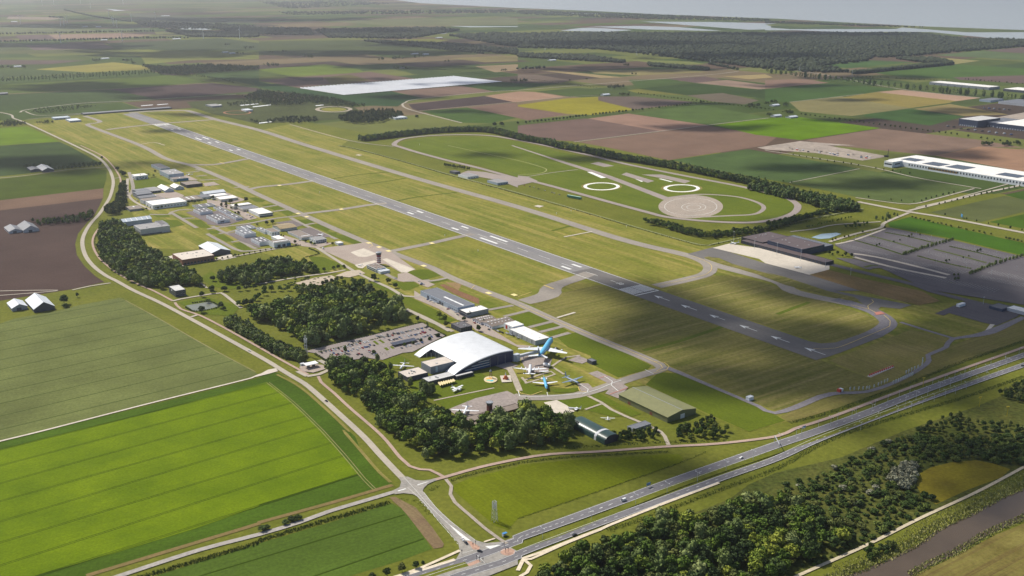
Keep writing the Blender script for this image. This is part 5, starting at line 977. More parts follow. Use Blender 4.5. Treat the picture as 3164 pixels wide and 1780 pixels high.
wood('b1 1205,400 1245,380 1258,600 1180,690 1060,700 1040,645 1150,600', 7, 11, ['dark'], 'bend')
wood('b1 1000,820 1150,780 1300,870 1390,950 1420,1050 1500,1070 1640,1130 1700,1190 1850,1260 1990,1340 2000,1400 1740,1400 1560,1440 1300,1360 1130,1260 1010,1140 985,1000', 9, 12.5, BD, 'bend', rr=.42, var=.3)
wood('b1 2180,1340 2300,1270 2576,1230 b2 0,1200 250,1170 560,1220 560,1255 400,1290 200,1310 b1 2576,1390 2260,1380', 9, 12, BD, 'round', rr=.42, var=.3)
wood('c2 -180,230 200,190 700,70 b2 1120,1449 c2 1150,60 1430,210 1470,290 1260,330 1060,340 1030,430 740,490 540,580 300,420 0,300 c1 2420,260', 11, 16, BD, 'car_park_wood', rr=.46, var=.36, keep=.95)
wood('c1 2215,330 2340,285 2576,430 c2 200,550 500,655 430,715 200,650 c1 2576,540', 4.6, 8.5, ['broad','dark','birch'], 'plantation', rr=.42)
wood('c2 720,790 860,740 1100,760 1250,800 1330,870 1400,950 1500,1000 1540,1110 1700,1230 1900,1300 2100,1370 2350,1330 2576,1290 c3 80,1190 300,1280 550,1340 600,1400 d3 580,60 550,130 330,160 0,190 d2 2300,220 1900,300 1650,290 1500,200 1350,60 1250,0 c2 1300,1449 1200,1340 1000,1130 850,1010 720,900', 10, 14, BD, 'museum_wood', rr=.45, var=.38, keep=.95)
wood('p3 1000,980 1200,930 1800,890 1850,970 1700,1060 1100,1090 900,1040', 6, 7, ['dark','bush'], 'hall_trees')
wood('p3 2150,880 2576,740 c3 1900,1260 2080,1400 2080,1449 d3 2050,80 1700,110 1600,90 1550,40', 6.5, 7.5, ['dark','dark','broad'], 'hall_trees', keep=.85)
wood('d3 150,1500 300,1410 830,1170 1100,1090 1350,970 1700,890 1900,860 2250,740 2400,760 2576,800 d4 0,720 280,770 550,910 800,1050 960,1110 680,1220 300,1400 0,1520 d3 2000,1760 800,1760', 8, 11.5, ['broad','broad','broad','dark','dark','birch'], 'canal_wood', rr=.44, var=.42, keep=.9)
wood('d4 100,580 450,480 800,340 1000,220 1400,60 1700,60 1700,330 1500,420 1480,600 1690,700 1560,840 1000,1120 800,1040 500,870 250,740', 7.5, 4.4, ['bush','bush','dark'], 'scrub', var=.45, rr=.62, keep=.92)
wood('d4 1400,60 2576,60 2800,60 2800,300 2576,360 2300,330 2100,290 1700,330', 6, 4.8, ['dark','bush'], 'scrub', var=.4, rr=.6, keep=.95)
wood('c4 1480,1420 1780,1260 1900,1230 2050,1300 2576,1340 2576,1449', 8, 6, ['dark'], 'scrub', rr=.42, keep=.85); wood('c4 2280,1050 2576,930 2850,830 2850,1180 2576,1120', 8, 7, ['dark'], 'scrub', rr=.42)
wood('d4 1190,500 1260,400 1360,340 1450,350 1500,440 1490,600 1350,600 1250,560', 7, 8.5, ['silver'], 'silver_grove', rr=.42); 
for x, y in ((770,590),(1100,590),(900,750),(1040,640),(340,580),(690,390),(1060,210),(1230,130)): one('d4', x, y, 5.5, 3.4, 'silver', 'silver_bush')
row('d4 330,1400 990,1105 1550,825', 5, 3, 'bush', 'scrub', rr=.6, jit=3, skip=.55)
wood('d4 960,1210 1060,1160 1280,1140 1300,1200 1100,1300 980,1260', 6, 6, ['dark','bush'], 'scrub', rr=.45)
# belts round the test track
for off, k in ((-5,'broad'), (1,'poplar'), (7,'poplar'), (13,'broad'), (18,'poplar')):
    pts = 'a2 1040,1405 1280,1375 1500,1350 1700,1328 2000,1312 2300,1320 2576,1388 b3 250,-15 430,30 700,80 1000,140 1500,222 2000,322 2576,445 b4 200,490 500,565 880,655'
    P0 = smooth_line(L(pts), 8)
    q = random.Random(off+5); acc = 0; nxt = 0
    for i in range(len(P0)-1):
        d = P0[i+1]-P0[i]; ln = d.length; nn = Vector((-d.y, d.x)).normalized()
        while nxt < acc+ln:
            p = P0[i] + d*((nxt-acc)/ln) + nn*(off + q.uniform(-2,2)); hh = 13*q.uniform(.75,1.15)
            PL.append((p.x, p.y, hh, hh*(.36 if k == 'poplar' else .42), 'dark' if q.random() < .5 else k, 'track_belt')); nxt += 7*q.uniform(.8,1.2)
        acc += ln
wood('b4 -200,440 0,430 400,505 880,605 905,655 620,668 540,630 400,575 0,490', 8, 13, ['dark','poplar'], 'track_belt')
wood('b3 1260,770 1450,790 1650,855 1850,895 2000,890 2300,860 2576,800 b4 0,800 400,710 640,660 400,740 0,840 b3 2300,890 2000,915 1850,920 1650,885', 8, 8.5, ['dark','broad'], 'track_belt')
for k_, s_ in enumerate(('b3 1265,762 1450,795 1650,862 1850,905 2000,900 2300,868 2576,808 b4 400,718 620,662', 'b3 1300,785 1450,812 1650,880 1850,922 2000,918 2300,885 2576,825 b4 400,735 640,672', 'b3 1400,775 1650,845 1850,888 2050,880 2300,850')): row(s_, 6.5, 8.5, 'dark' if k_ else 'broad', 'track_belt', rr=.45, jit=2.5, var=.25, seed=k_)
row('b2 1850,210 2090,250', 6, 9, 'dark', 'track_belt', jit=2)
for s_ in ('b4 870,940 1120,1010 1370,1090', 'b4 1200,868 1450,915 1690,975', 'b4 1520,1103 1780,1170 2050,1228', 'b4 1840,1008 2100,1065 2350,1128'): row(s_, 4, 1.8, 'dark', 'hedge', rr=.7, jit=.3)
# far groves
for s, h in (('a2 800,1190 950,1130 1300,1110 1440,1160 1250,1205 1260,1222 980,1240 850,1225', 14), ('a2 -150,980 0,920 300,945 700,990 1080,1075 800,1065 500,1030 330,1065 60,1055 0,1010', 13), ('a2 80,1205 350,1170 580,1180 580,1215 370,1235 150,1215', 9), ('a1 1420,675 1700,690 2100,665 2576,690 2576,705 1900,745 1880,765 1580,745 1560,725', 18), ('a1 2240,1040 2576,1000 2576,1050 2300,1060', 8)):
    wood(s, 13, h, ['dark'], 'far_grove')
row('a1 -600,865 0,828 800,785 1560,742', 14, 22, 'poplar', 'far_avenue', rr=.26); row('a1 1920,765 2100,790 2340,835', 16, 13, 'dark', 'far_grove', skip=.15)
wood('a1 290,1120 420,1085 800,1060 980,1060 700,1110 400,1140', 14, 7, ['dark'], 'far_grove'); wood('a1 0,1245 80,1215 250,1235 270,1255 0,1270', 11, 11, ['dark'], 'far_grove'); wood('a1 370,1235 450,1215 540,1230 420,1245', 10, 9, ['dark'], 'far_grove')
row('b1 250,230 330,215 540,215', 9, 10, 'dark', 'farm_row', jit=2); row('b1 550,245 720,235 1020,208', 9, 10, 'dark', 'farm_row', jit=2); row('b1 715,215 1020,195', 9, 10, 'dark', 'farm_row', jit=2)
wood('b1 350,770 600,745 760,720 950,660 950,690 860,750 600,785 400,795', 8, 8.5, BD, 'farm_row'); one('b1', 330, 765, 9, 3, 'dark', 'farm_row')
for t, x, y, n, h, sp in (('a1',960,610,14,13,70), ('a1',1270,610,16,13,90), ('a1',1330,640,5,14,40), ('a1',60,680,16,13,120), ('a1',240,675,8,12,50), ('a1',2260,455,8,14,60), ('a1',2480,485,14,14,90), ('a1',2390,540,10,12,60), ('a2',120,660,18,16,130), ('a2',500,575,14,14,90), ('a2',130,525,6,11,40), ('a2',250,520,7,12,50), ('a2',1380,590,14,18,100), ('a2',1220,600,8,16,50), ('a2',1600,575,14,13,100), ('a2',1420,690,20,12,140), ('a2',1870,620,6,12,40), ('a2',2440,710,7,12,50), ('a2',2540,815,8,12,60),
                              ('a3',60,815,12,13,70), ('a3',980,880,22,15,150), ('a3',1060,955,16,11,90), ('a3',1150,745,8,10,50), ('a3',2340,1065,18,13,110), ('a3',2540,1025,5,11,40), ('a3',680,795,4,8,20), ('a3',520,805,4,6,20), ('a4',20,1045,5,12,40), ('a4',200,1060,7,13,50), ('a4',90,1025,8,11,60), ('a4',220,1130,16,11,100), ('a3',2500,1150,8,9,50), ('a2',2340,1260,3,13,30), ('a2',2420,1255,3,12,30), ('a4',2200,1445,16,10,100), ('a4',2400,1449,14,11,80), ('a4',2520,1440,6,12,40), ('a2',120,1215,10,8,70), ('a1',2560,1225,6,9,60), ('a1',2500,1210,3,9,20), ('a1',2410,960,3,7,15), ('a3',1080,660,8,14,50), ('a2',1560,1170,6,8,40)):
    q = random.Random(int(x*7+y))
    for _ in range(n): one(t, x + q.uniform(-1,1)*sp/2*1.1, y + q.uniform(-1,1)*sp*.06, h*q.uniform(.75,1.15), h*.34, 'dark', 'far_grove')
# avenues of round trees
row('a3 0,1240 410,1198 700,1160 1200,1106 1500,1074 1850,1028', 15, 9.5, 'round', 'avenue', rr=.4, jit=.8, skip=.04); row('a3 1200,942 1500,982 1930,1032 2250,1072 2576,1112', 17, 9, 'round', 'avenue', rr=.38, jit=.8)
row('a4 360,1150 900,1220 1400,1285 1910,1350', 18, 8.5, 'round', 'avenue', rr=.38, jit=.8); row('a4 2020,1368 2576,1449', 20, 8.5, 'round', 'avenue', rr=.38, jit=.8, skip=.1); row('a3 140,800 400,830', 16, 7, 'round', 'avenue', rr=.35); row('a3 600,860 830,888', 18, 7, 'round', 'avenue', rr=.35); row('a2 1650,685 2250,745 2480,775', 18, 7, 'round', 'far_grove', rr=.35)
row('a4 20,728 640,802 1300,874 1900,938 2576,1000 2900,1030', 30, 21, 'poplar', 'poplar_row', rr=.3); row('a4 60,735 660,808 1310,880 1900,946 2576,1008', 34, 20, 'poplar', 'poplar_row', rr=.3, seed=9)
row('a4 900,770 1500,800 1800,810', 13, 9, 'dark', 'far_grove', jit=12); row('a4 2000,800 2576,850', 14, 10, 'dark', 'far_grove', jit=8)
# young street trees on the right
for s in ('b4 0,340 340,390', 'b4 1030,525 1480,570 1650,530 1960,460', 'b4 1600,620 1780,580 2230,480 2576,400', 'b4 1790,700 2576,860', 'b4 150,75 550,150 980,215 1440,290'): row(s, 22, 6, 'dark', 'street_tree', rr=.26, jit=1, skip=.1)
wood('b4 1060,730 1180,700 1330,680 1360,690 1190,760 1080,730', 9, 6, ['bush','birch'], 'terminal_park', keep=.6); wood('b4 760,800 1000,760 1080,790 900,840 780,830', 9, 6, ['bush','broad'], 'terminal_park', keep=.5)
row('b4 420,820 860,720', 7, 5, 'broad', 'terminal_park', jit=2); row('b4 1380,1090 1600,1020 1880,940', 7, 5.5, 'birch', 'terminal_park', jit=1.2, rr=.4); row('b4 2040,1285 2280,1190 2576,1100', 8, 5.5, 'birch', 'terminal_park', jit=1.2, rr=.4)
row('b4 1470,720 1800,800 2250,890', 8, 4, 'dark', 'terminal_park', jit=3, rr=.5); row('b4 2400,930 2576,970', 7, 4.5, 'dark', 'terminal_park', rr=.5)
for x, y, h in ((640,1085,7),(720,1085,7),(800,1100,8),(860,1110,7),(770,1110,5),(670,1095,5),(790,920,5),(830,915,5),(670,950,5),(700,940,5),(1190,830,6),(970,870,5),(1110,1005,5),(1135,995,5),(1430,915,5),(1455,905,6),(1340,950,4),(1280,965,4),(1540,895,4),(1800,1165,6),(1830,1150,4),(1970,1125,4),(2025,1110,4),(2110,1065,6),(2140,1055,6),(1880,1300,5),(1920,1300,5),(1890,1345,6),(1920,1340,6)): one('b4', x, y, h, h*.36, 'dark', 'terminal_park')
# single trees round the museum and the tower
SING = [('p8',415,560,11,4.5,'broad'),('p8',505,620,11,4.5,'broad'),('p8',525,700,8,3.2,'dark'),('p8',1068,775,9,3,'dark'),('p8',825,600,6,3,'dark'),('p8',1150,640,6,2.6,'broad'),('p8',55,610,8,2.6,'dark'),('p2',545,1230,13,4.4,'birch'),('p2',610,1300,14,4.6,'birch'),('p2',530,1420,13,4.6,'birch'),('p2',690,1300,13,4.2,'birch'),('p2',755,1270,12,4,'birch'),('p2',120,1120,12,4,'birch'),('p2',130,1300,14,4.6,'birch'),('p2',310,1130,10,3.4,'birch'),
        ('p5',490,832,12,5,'dark'),('p5',770,880,9,4,'dark'),('p5',910,965,8,4,'dark'),('p4',1130,725,5,2.6,'bush'),('p4',1740,570,5,2.4,'bush'),('p4',1905,540,5,2.2,'bush'),('p4',2065,490,5,2.4,'bush'),('p4',2235,460,5,2.2,'bush'),('p4',2400,395,6,3,'bush'),('c1',640,130,14,6,'dark'),('c1',650,160,7,4.5,'bush'),('c1',770,60,7,2.4,'dark'),('c1',2010,215,10,5,'dark'),('c1',2200,170,9,4.5,'dark'),('c1',2070,120,6,4,'dark'),('c1',2230,190,6,3,'dark'),('c1',2010,60,9,4,'dark'),('c1',2110,20,8,3.5,'dark'),('c1',2430,150,9,4,'dark'),('c1',2500,140,9,4,'dark'),
        ('p7',465,190,10,4.5,'dark'),('p7',775,155,10,4.5,'dark'),('p7',580,292,11,4.5,'dark'),('p7',1190,612,8,3.5,'dark'),('p7',1300,590,8,4,'dark'),('p7',285,250,6,2.4,'dark'),('p7',378,232,7,2.8,'bush'),('p7',380,280,5,2,'dark'),('p7',622,405,7,2.6,'dark'),('p7',560,395,5,2,'dark'),('p7',1480,735,6,2.6,'dark'),('p7',115,110,9,4,'dark'),('p7',1480,830,4,1.2,'dark'),('p7',1525,855,4,1.2,'dark'),
        ('d2',1125,1490,6.5,3,'dark'),('d2',1278,1455,7.5,3.2,'dark'),('d2',1425,1412,7.5,3.4,'dark'),('d2',1562,1372,6.5,2.8,'dark'),('d2',1632,1322,2.5,1.4,'bush'),('d2',265,935,4,3.4,'dark'),('d2',330,905,4.5,3.6,'dark'),('d2',390,890,4.5,3.8,'dark'),('d2',40,1000,4.5,4,'dark'),('d2',80,985,4,3,'dark'),('d2',550,1530,5,2,'dark'),('d3',1390,955,7,4.2,'silver'),('d3',2275,725,9,4.4,'dark'),('d3',560,1290,4,1.2,'dark'),('b1',1015,135,8,3.2,'dark'),('b1',1170,250,10,5,'dark'),('b1',1235,305,12,6,'dark'),('b1',1210,290,11,5,'dark'),
        ('b2',650,1255,7,3,'dark'),('b2',745,1235,6,3,'dark'),('b2',790,1225,7,3,'dark'),('b2',845,1215,6,2.6,'bush'),('b2',520,1275,9,4,'broad'),('b2',580,1270,9,4,'broad'),('c2',1110,410,11,3.4,'dark'),('c2',1190,380,13,4,'dark'),('c2',1255,365,11,3.4,'broad'),('b1',2120,1350,9,4.4,'broad'),('b1',2235,1449,8,5,'dark'),('b1',2470,1400,8,4.5,'dark'),('b1',2110,1445,8,4.5,'dark'),('b1',1970,1400,9,3.5,'broad'),('c2',860,620,10,3,'broad'),('c2',1180,700,9,3.6,'birch'),('c2',1310,790,9,3,'birch')]
for s_ in SING: one(*s_, 'single')
for i in range(12): one('p6', 830 + 60*i + (i % 3)*9, 1072 - 11.2*i + (40 if i > 8 else 0)*0, 5.5 + (i*7 % 3), 2.6, 'dark', 'yard_row')
for t_, x_, y_ in (('p6',1640,935),('p6',1760,905),('p6',1925,870),('p6',2090,1010),('p6',2180,960),('p6',2290,930),('p6',640,400),('p6',740,420),('p6',770,350),('p6',540,1105),('p6',600,1090),('p6',2440,1180),('p6',2380,1010),('p7',480,300),('p7',700,300),('p7',1000,630),('p7',1600,780),('p7',1960,960),('p7',2070,1010),('p7',2140,1020),('p7',1750,990),('p7',560,1240),('p7',2500,1010),('p6',1420,1000),('p6',1560,950)): one(t_, x_, y_, 5 + (x_ % 4), 2.6, 'dark', 'yard_row')
for i in range(11): one('p7', 195 + 108*i, 1320 - 20.5*i, 4.2, 1.5, 'dark', 'yard_row')
wood('b2 380,1460 560,1440 820,1400 900,1345 1060,1360 1150,1449 c2 900,60 400,60', 10, 10, BD, 'car_park_wood', keep=.8)
row('b2 60,1452 300,1440 520,1425', 11, 9, 'broad', 'car_park_wood', rr=.42, jit=2); row('b2 640,1395 820,1340', 9, 8, 'dark', 'car_park_wood', rr=.42, jit=1.5); row('b1 2380,1449 2576,1420', 12, 8, 'dark', 'car_park_wood', rr=.42, jit=2); row('c1 2380,150 2520,120 c2 0,60 120,30', 12, 9, 'broad', 'car_park_wood', rr=.42, jit=2)
q = random.Random(4)
for i in range(60): one('b2', q.uniform(230,760), q.uniform(1300,1440), q.uniform(1.6,2.6), 2.2, 'bush', 'car_park_shrub')
row('p4 40,705 470,605 880,500', 3.2, 1.6, 'bush', 'hedge', rr=.9, jit=.2, var=.05); row('p4 1070,465 1500,360 2190,200', 3.2, 1.6, 'bush', 'hedge', rr=.9, jit=.2, var=.05)
row('p4 -300,690 100,595 1000,385 2080,120 2200,190 2560,375', 3.2, 1.8, 'dark', 'hedge', rr=.8, jit=.2, var=.05); row('p4 -40,740 300,960', 3.4, 2, 'dark', 'hedge', rr=.8, jit=.2)
row('p7 2030,1090 2230,1190 1960,1260', 3, 2, 'dark', 'hedge', rr=.7, jit=.1); row('p7 1370,1090 1880,1020', 3, 2.5, 'dark', 'hedge', rr=.6, jit=.2); row('p6 350,485 800,440', 3.4, 2, 'dark', 'hedge', rr=.7, jit=.1)
row('c1 1850,165 1930,205 2060,190 2180,160 2080,105 1900,125', 3, 2, 'dark', 'hedge', rr=.7, jit=.3)
# far-off woods that read as one mass
FAR = []
def far_wood(s, n, h, seed):
    P = L(s); q = random.Random(seed); xs = [p[0] for p in P]; ys = [p[1] for p in P]; k = 0; tries = 0
    while k < n and tries < n*30:
        X = q.uniform(min(xs), max(xs)); Y = q.uniform(min(ys), max(ys)); tries += 1
        if inpoly(X, Y, P): FAR.append((X, Y, h*q.uniform(.7,1.2), h*q.uniform(.5,.8), q.random())); k += 1
far_wood('a3 0,345 420,336 1300,336 2576,342 a4 400,334 1500,342 2000,396 2576,405 2900,420 2900,440 1800,530 1300,572 1060,575 1050,608 520,660 850,725 540,725 0,690 a3 2300,668 1500,570 800,492 0,480 a2 1900,360 2300,335', 15000, 17, 1)
far_wood('a2 550,300 1800,280 2000,305 1500,388 700,378', 1800, 17, 2); far_wood('a2 -500,270 500,290 550,355 -200,340', 1200, 16, 3); far_wood('a1 1640,310 2576,340 2576,375 1900,370', 900, 16, 4)
far_wood('a4 850,735 1860,632 1870,646 900,740', 700, 15, 5); far_wood('a4 1300,585 1660,588 1860,628 1620,632', 500, 15, 6); far_wood('a2 1040,410 1300,440 2250,520 2576,550 2576,500 1900,440 1200,412', 900, 14, 7); far_wood('a3 0,540 700,560 1080,620 1060,630 500,600 0,570', 700, 14, 8); far_wood('a3 1300,640 1900,690 1880,705 1300,660', 400, 13, 9)
far_wood('a2 200,120 2500,100 2576,130 300,150', 700, 14, 10); far_wood('a3 0,105 1100,140 2500,195 2500,215 1200,190 0,140', 1400, 12, 11); far_wood('a4 0,212 1000,248 1600,275 1000,262 0,232', 500, 10, 12); far_wood('a1 1300,205 1600,220 2576,260 2300,290 1600,290 1400,250', 700, 14, 13); far_wood('a2 0,20 1000,10 1300,40 900,60 300,90', 700, 14, 14)
for s in ('a1 -300,345 0,342 800,328 1550,312', 'a1 -300,430 300,412 1000,395 1300,385 1900,380', 'a1 640,100 900,160 1300,220', 'a2 1050,412 1600,470 2250,540', 'a1 500,172 640,178', 'a3 0,690 300,680', 'a3 1900,640 2200,700'):
    pts = smooth_line(L(s), 30)
    for i in range(len(pts)-1):
        d = pts[i+1]-pts[i]; m = max(1, int(d.length/14))
        for k in range(m): p = pts[i] + d*(k/m); FAR.append((p.x + rnd.uniform(-4,4), p.y + rnd.uniform(-8,8), 14*rnd.uniform(.7,1.2), 8, rnd.random()))
# --- build
ZL = {'bend': ('broadleaf tree in the dark wood inside the road bend', 'trees of the wood in the road bend'), 'round': ('broadleaf tree in the round wood below the hangars', 'trees of the round wood'), 'car_park_wood': ('tall broadleaf tree in the big wood behind the museum car park', 'trees of the wood by the car park'), 'plantation': ('young tree in the straight plantation strip along the cycle path', 'trees of the plantation strip'), 'museum_wood': ('broadleaf tree in the wood between museum and road', 'trees of the museum wood'), 'hall_trees': ('dark tree in the thicket around the green and olive halls', 'trees by the green halls'), 'canal_wood': ('broadleaf tree in the wood between highway and canal path', 'trees of the canal wood'), 'scrub': ('dark green bush in the scrub above the canal path', 'bushes of the scrub'), 'silver_grove': ('silvery white-leaved tree in the pale grove beside the yellow meadow', 'silver grove trees'), 'silver_bush': ('lone silvery bush among the dark scrub', 'lone silver bushes'), 'track_belt': ('dark tree in the shelter belt round the test track', 'trees of the test track belt'), 'avenue': ('small round tree in the avenue between far fields', 'avenue trees'), 'poplar_row': ('tall poplar in the double row before the far forest', 'poplars of the far row'), 'street_tree': ('young street tree along the roads at the car parks', 'young street trees'), 'terminal_park': ('small tree in the planting around the terminal car parks', 'trees at the terminal car parks'), 'yard_row': ('small round tree in a row along the hangar yards', 'trees along the hangar yards'), 'farm_row': ('dark tree in a row beside a farm at the bend', 'farm row trees'), 'car_park_shrub': ('low round shrub in the sandy visitor car park', 'shrubs in the visitor car park')}
SNAME = {'p8': 'near the long blue hangar', 'p2': 'birch-like tree on the museum lawn', 'p5': 'near the control tower', 'p4': 'in the museum car park', 'c1': 'near the field road', 'p7': 'in the hangar yards', 'd2': 'beside the junction roads', 'd3': 'at the edge of the canal wood', 'b1': 'along the bend road', 'b2': 'beside the visitor car park', 'c2': 'at the rim of the museum car park'}
protos = {}
for kind in ('broad','dark','poplar','bush','silver','birch','round'):
    for k in range(3):
        v, f = crown(hash_ := (ord(kind[0])*13 + len(kind)*7 + k), 470, SHAPE[kind], True, .066 if kind not in ('bush','silver') else .1)
        protos[kind, k] = npmesh('crown', v, f, mf[MATK.get(kind, kind)], np.zeros(len(v)))
trunk_me = MB().tube((0,0,0), (0,0,.5), .035, .018, 6).mesh('trunk', mbark)
def apparent(p): return p[2]*max(.5, p[3]/p[2]*2)/math.hypot(p[0], p[1])
def onscreen(p):
    x, y = proj(p[0], p[1], p[2]/2); return -20 < x < 3184 and -20 < y < 1800
WILD = ('canal_wood','museum_wood','car_park_wood','round','bend','plantation','hall_trees','track_belt','farm_row','terminal_park','street_tree','avenue','poplar_row')
cand = {'tree': [], 'shrub': [], 'rest': []}
singles = []
cap = {'canal_wood': 70, 'museum_wood': 70, 'car_park_wood': 50, 'track_belt': 30, 'avenue': 35, 'poplar_row': 30, 'yard_row': 23, 'terminal_park': 40, 'street_tree': 20, 'farm_row': 12, 'plantation': 14, 'hall_trees': 14, 'bend': 20, 'round': 14, 'scrub': 180, 'silver_bush': 8, 'silver_grove': 30, 'car_park_shrub': 30}
cap.update({'avenue': 30, 'terminal_park': 20, 'street_tree': 12, 'track_belt': 22, 'poplar_row': 24, 'yard_row': 40, 'bend': 14, 'round': 10, 'plantation': 10, 'hall_trees': 10, 'farm_row': 8, 'canal_wood': 52, 'museum_wood': 52, 'car_park_wood': 30})
indiv, rest = [], []; cnt = {}
for p in sorted(PL, key=apparent, reverse=True):
    z = p[5]
    if z == 'single' and onscreen(p): singles.append(p)
    elif z in cap and cnt.get(z, 0) < cap[z] and onscreen(p): cnt[z] = cnt.get(z, 0)+1; indiv.append(p)
    else: rest.append(p)
def plant(p, label, group, i):
    x, y, h, r, kind, z = p; bush = kind in ('bush','silver') or z in ('scrub','car_park_shrub')
    e = empty('shrub' if bush else {'poplar_row': 'poplar_tree', 'avenue': 'avenue_tree'}.get(z, 'tree'), (x, y, .1), (i*2.399) % 6.28, label, 'shrub' if bush else 'tree', group)
    e.scale = (r*2, r*2, h)
    c = link('crown', protos[kind, i % 3], e); t = link('trunk', trunk_me, e)
    return e
zmean = {}
for p in indiv: zmean.setdefault(p[5], []).append(p[2])
zmean = {k: sum(v)/len(v) for k, v in zmean.items()}
HUE = {'broad': 'mid-green', 'dark': 'dark green', 'birch': 'grey-green', 'poplar': 'green', 'bush': 'mid-green', 'round': 'dark green', 'silver': 'silvery'}
for i, p in enumerate(indiv):
    lab, grp = ZL[p[5]]; r_ = p[2]/zmean[p[5]]; sz = 'tall' if r_ > 1.12 else ('small' if r_ < .88 else 'mid-sized')
    for w_ in ('broadleaf ', 'tall ', 'dark green ', 'dark ', 'small ', 'silvery white-leaved ', 'young ', 'low ', 'lone silvery '):
        if lab.startswith(w_): lab = lab[len(w_):]; break
    lab = lab.replace('broadleaf ', '').replace('round ', '', 1) if not lab.startswith('tree in the round') else lab
    plant(p, '%s %s %s' % (sz, HUE[p[4]], lab), grp, i)
nm_count = {}
for i, p in enumerate(singles):
    t = SING[0][0]
    for s_ in SING:
        X, Y = T(s_[0], s_[1], s_[2])
        if abs(X-p[0]) < .01 and abs(Y-p[1]) < .01: t = s_[0]; break
    where = SNAME[t]; lab = 'birch-like grey-green tree on the lawn before the museum terrace' if t == 'p2' else ('free-standing %s tree ' % {'broad': 'broad green', 'dark': 'dark green', 'bush': 'low rounded', 'silver': 'silvery', 'birch': 'grey-green'}[p[4]]) + where
    plant(p, lab, 'free-standing trees ' + where, i+500)
def merged(items, name, zfun, label=None):
    by = {}
    for it in items: by.setdefault(zfun(it), []).append(it)
    return by
lod = {}
def getlod(kind, k, n):
    if (kind, k, n) not in lod: lod[kind, k, n] = crown(hash_kind(kind)*17 + k, n, SHAPE[kind], n > 30, .075 if n > 200 else (.11 if n > 60 else .16))
    return lod[kind, k, n]
def hash_kind(k): return sum(map(ord, k)) % 97
groups = {}
for i, p in enumerate(rest):
    d = math.hypot(p[0], p[1]); n = 300 if d < 1250 else (130 if d < 2000 else (60 if d < 3500 else 24))
    if p[5] == 'hedge': n = min(n, 60)
    v, f = getlod(p[4], i % 3, n); a = (i*2.399) % 6.28; ca, sa = math.cos(a), math.sin(a)
    M = np.array([[ca*p[3]*2, -sa*p[3]*2, 0], [sa*p[3]*2, ca*p[3]*2, 0], [0, 0, p[2]]])
    g = groups.setdefault(MATK.get(p[4], p[4]), [[], [], [], 0]); g[0].append(v @ M.T + np.array([p[0], p[1], .05])); g[1].append(f + g[3]); g[2].append(np.full(len(v), (i*.6180339) % 1.0)); g[3] += len(v)
WOODLAB = {'broad': 'green broadleaf woodland canopy of the woods round the museum', 'dark': 'dark green canopy of woods, belts and groves', 'poplar': 'poplar belts and avenues in the distance', 'bush': 'low scrub and hedges', 'silver': 'silvery bushes', 'birch': 'grey-green birch and willow canopy'}
allv, allf, allt, off, mats, midx = [], [], [], 0, [], []
for gi, (k, g) in enumerate(groups.items()):
    v = np.concatenate(g[0]); f = np.concatenate(g[1]); allv.append(v); allf.append(f + off); allt.append(np.concatenate(g[2])); off += len(v); mats.append(mf[k]); midx.append(np.full(len(f), gi, dtype=np.int32))
me = npmesh('woodland', np.concatenate(allv), np.concatenate(allf), mats[0], np.concatenate(allt))
for m in mats[1:]: me.materials.append(m)
me.polygons.foreach_set('material_index', np.concatenate(midx)); me.update()
tag(link('woodland', me), 'woodland, belts and hedges beyond the nearest trees', 'woodland', kind='stuff')
v0_, f0_ = ICO0; V, Fc, Tn = [], [], []; o_ = 0; q = np.random.RandomState(3)
for (x, y, h, r, t) in FAR:
    v = v0_*(1+.5*(q.rand(len(v0_),1)-.5))*np.array([r, r, h*.55]) + np.array([x, y, h*.5]); V.append(v); Fc.append(f0_+o_); Tn.append(np.full(len(v), t)); o_ += len(v)
tag(link('far_forest', npmesh('far_forest', np.concatenate(V), np.concatenate(Fc), mf['far'], np.concatenate(Tn))), 'far-off forest and tree lines reading as one dark mass', 'forest', kind='stuff')
# reeds and ditch growth
def reeds(name, lines, label, mat):
    q = np.random.RandomState(11); V, Fc, Tn = [], [], []; o_ = 0
    for s, wd, h, dens in lines:
        pts = smooth_line(L(s), 6)
        for i in range(len(pts)-1):
            d = pts[i+1]-pts[i]; n = max(1, int(d.length*wd*dens)); nn = Vector((-d.y, d.x)).normalized()
            for _ in range(n):
                p = pts[i] + d*q.rand() + nn*(q.rand()-.5)*wd; hh = h*(.6+.7*q.rand()); w_ = hh*.3; a = q.rand()*3.14
                dx, dy = math.cos(a)*w_, math.sin(a)*w_; lx, ly = (q.rand(2)-.5)*hh*.8
                V += [(p.x-dx, p.y-dy, .1), (p.x+dx, p.y+dy, .1), (p.x+lx+dx*.6, p.y+ly+dy*.6, hh), (p.x+lx-dx*.6, p.y+ly-dy*.6, hh*.9)]
                Fc += [(o_, o_+1, o_+2), (o_, o_+2, o_+3)]; Tn += [q.rand()]*4; o_ += 4
    return tag(link(name, npmesh(name, np.array(V), np.array(Fc), mat, np.array(Tn))), label, 'reeds', kind='stuff')
reeds('reeds', [('d4 600,1500 800,1430 1000,1350 1300,1215 1530,1090 1700,965 2000,825 2300,665 2576,545 2900,380', 12, 1.5, 1.0), ('d4 1440,1440 1700,1300 1900,1215 2130,1075 2300,985 2576,870 2900,730', 8, 1.4, 1.1), ('d4 700,1390 1000,1270 1300,1130 1600,930 2100,690 2576,430', 10, 1.0, .7)], 'pale reeds and brush along both canal banks', mf['reed'])
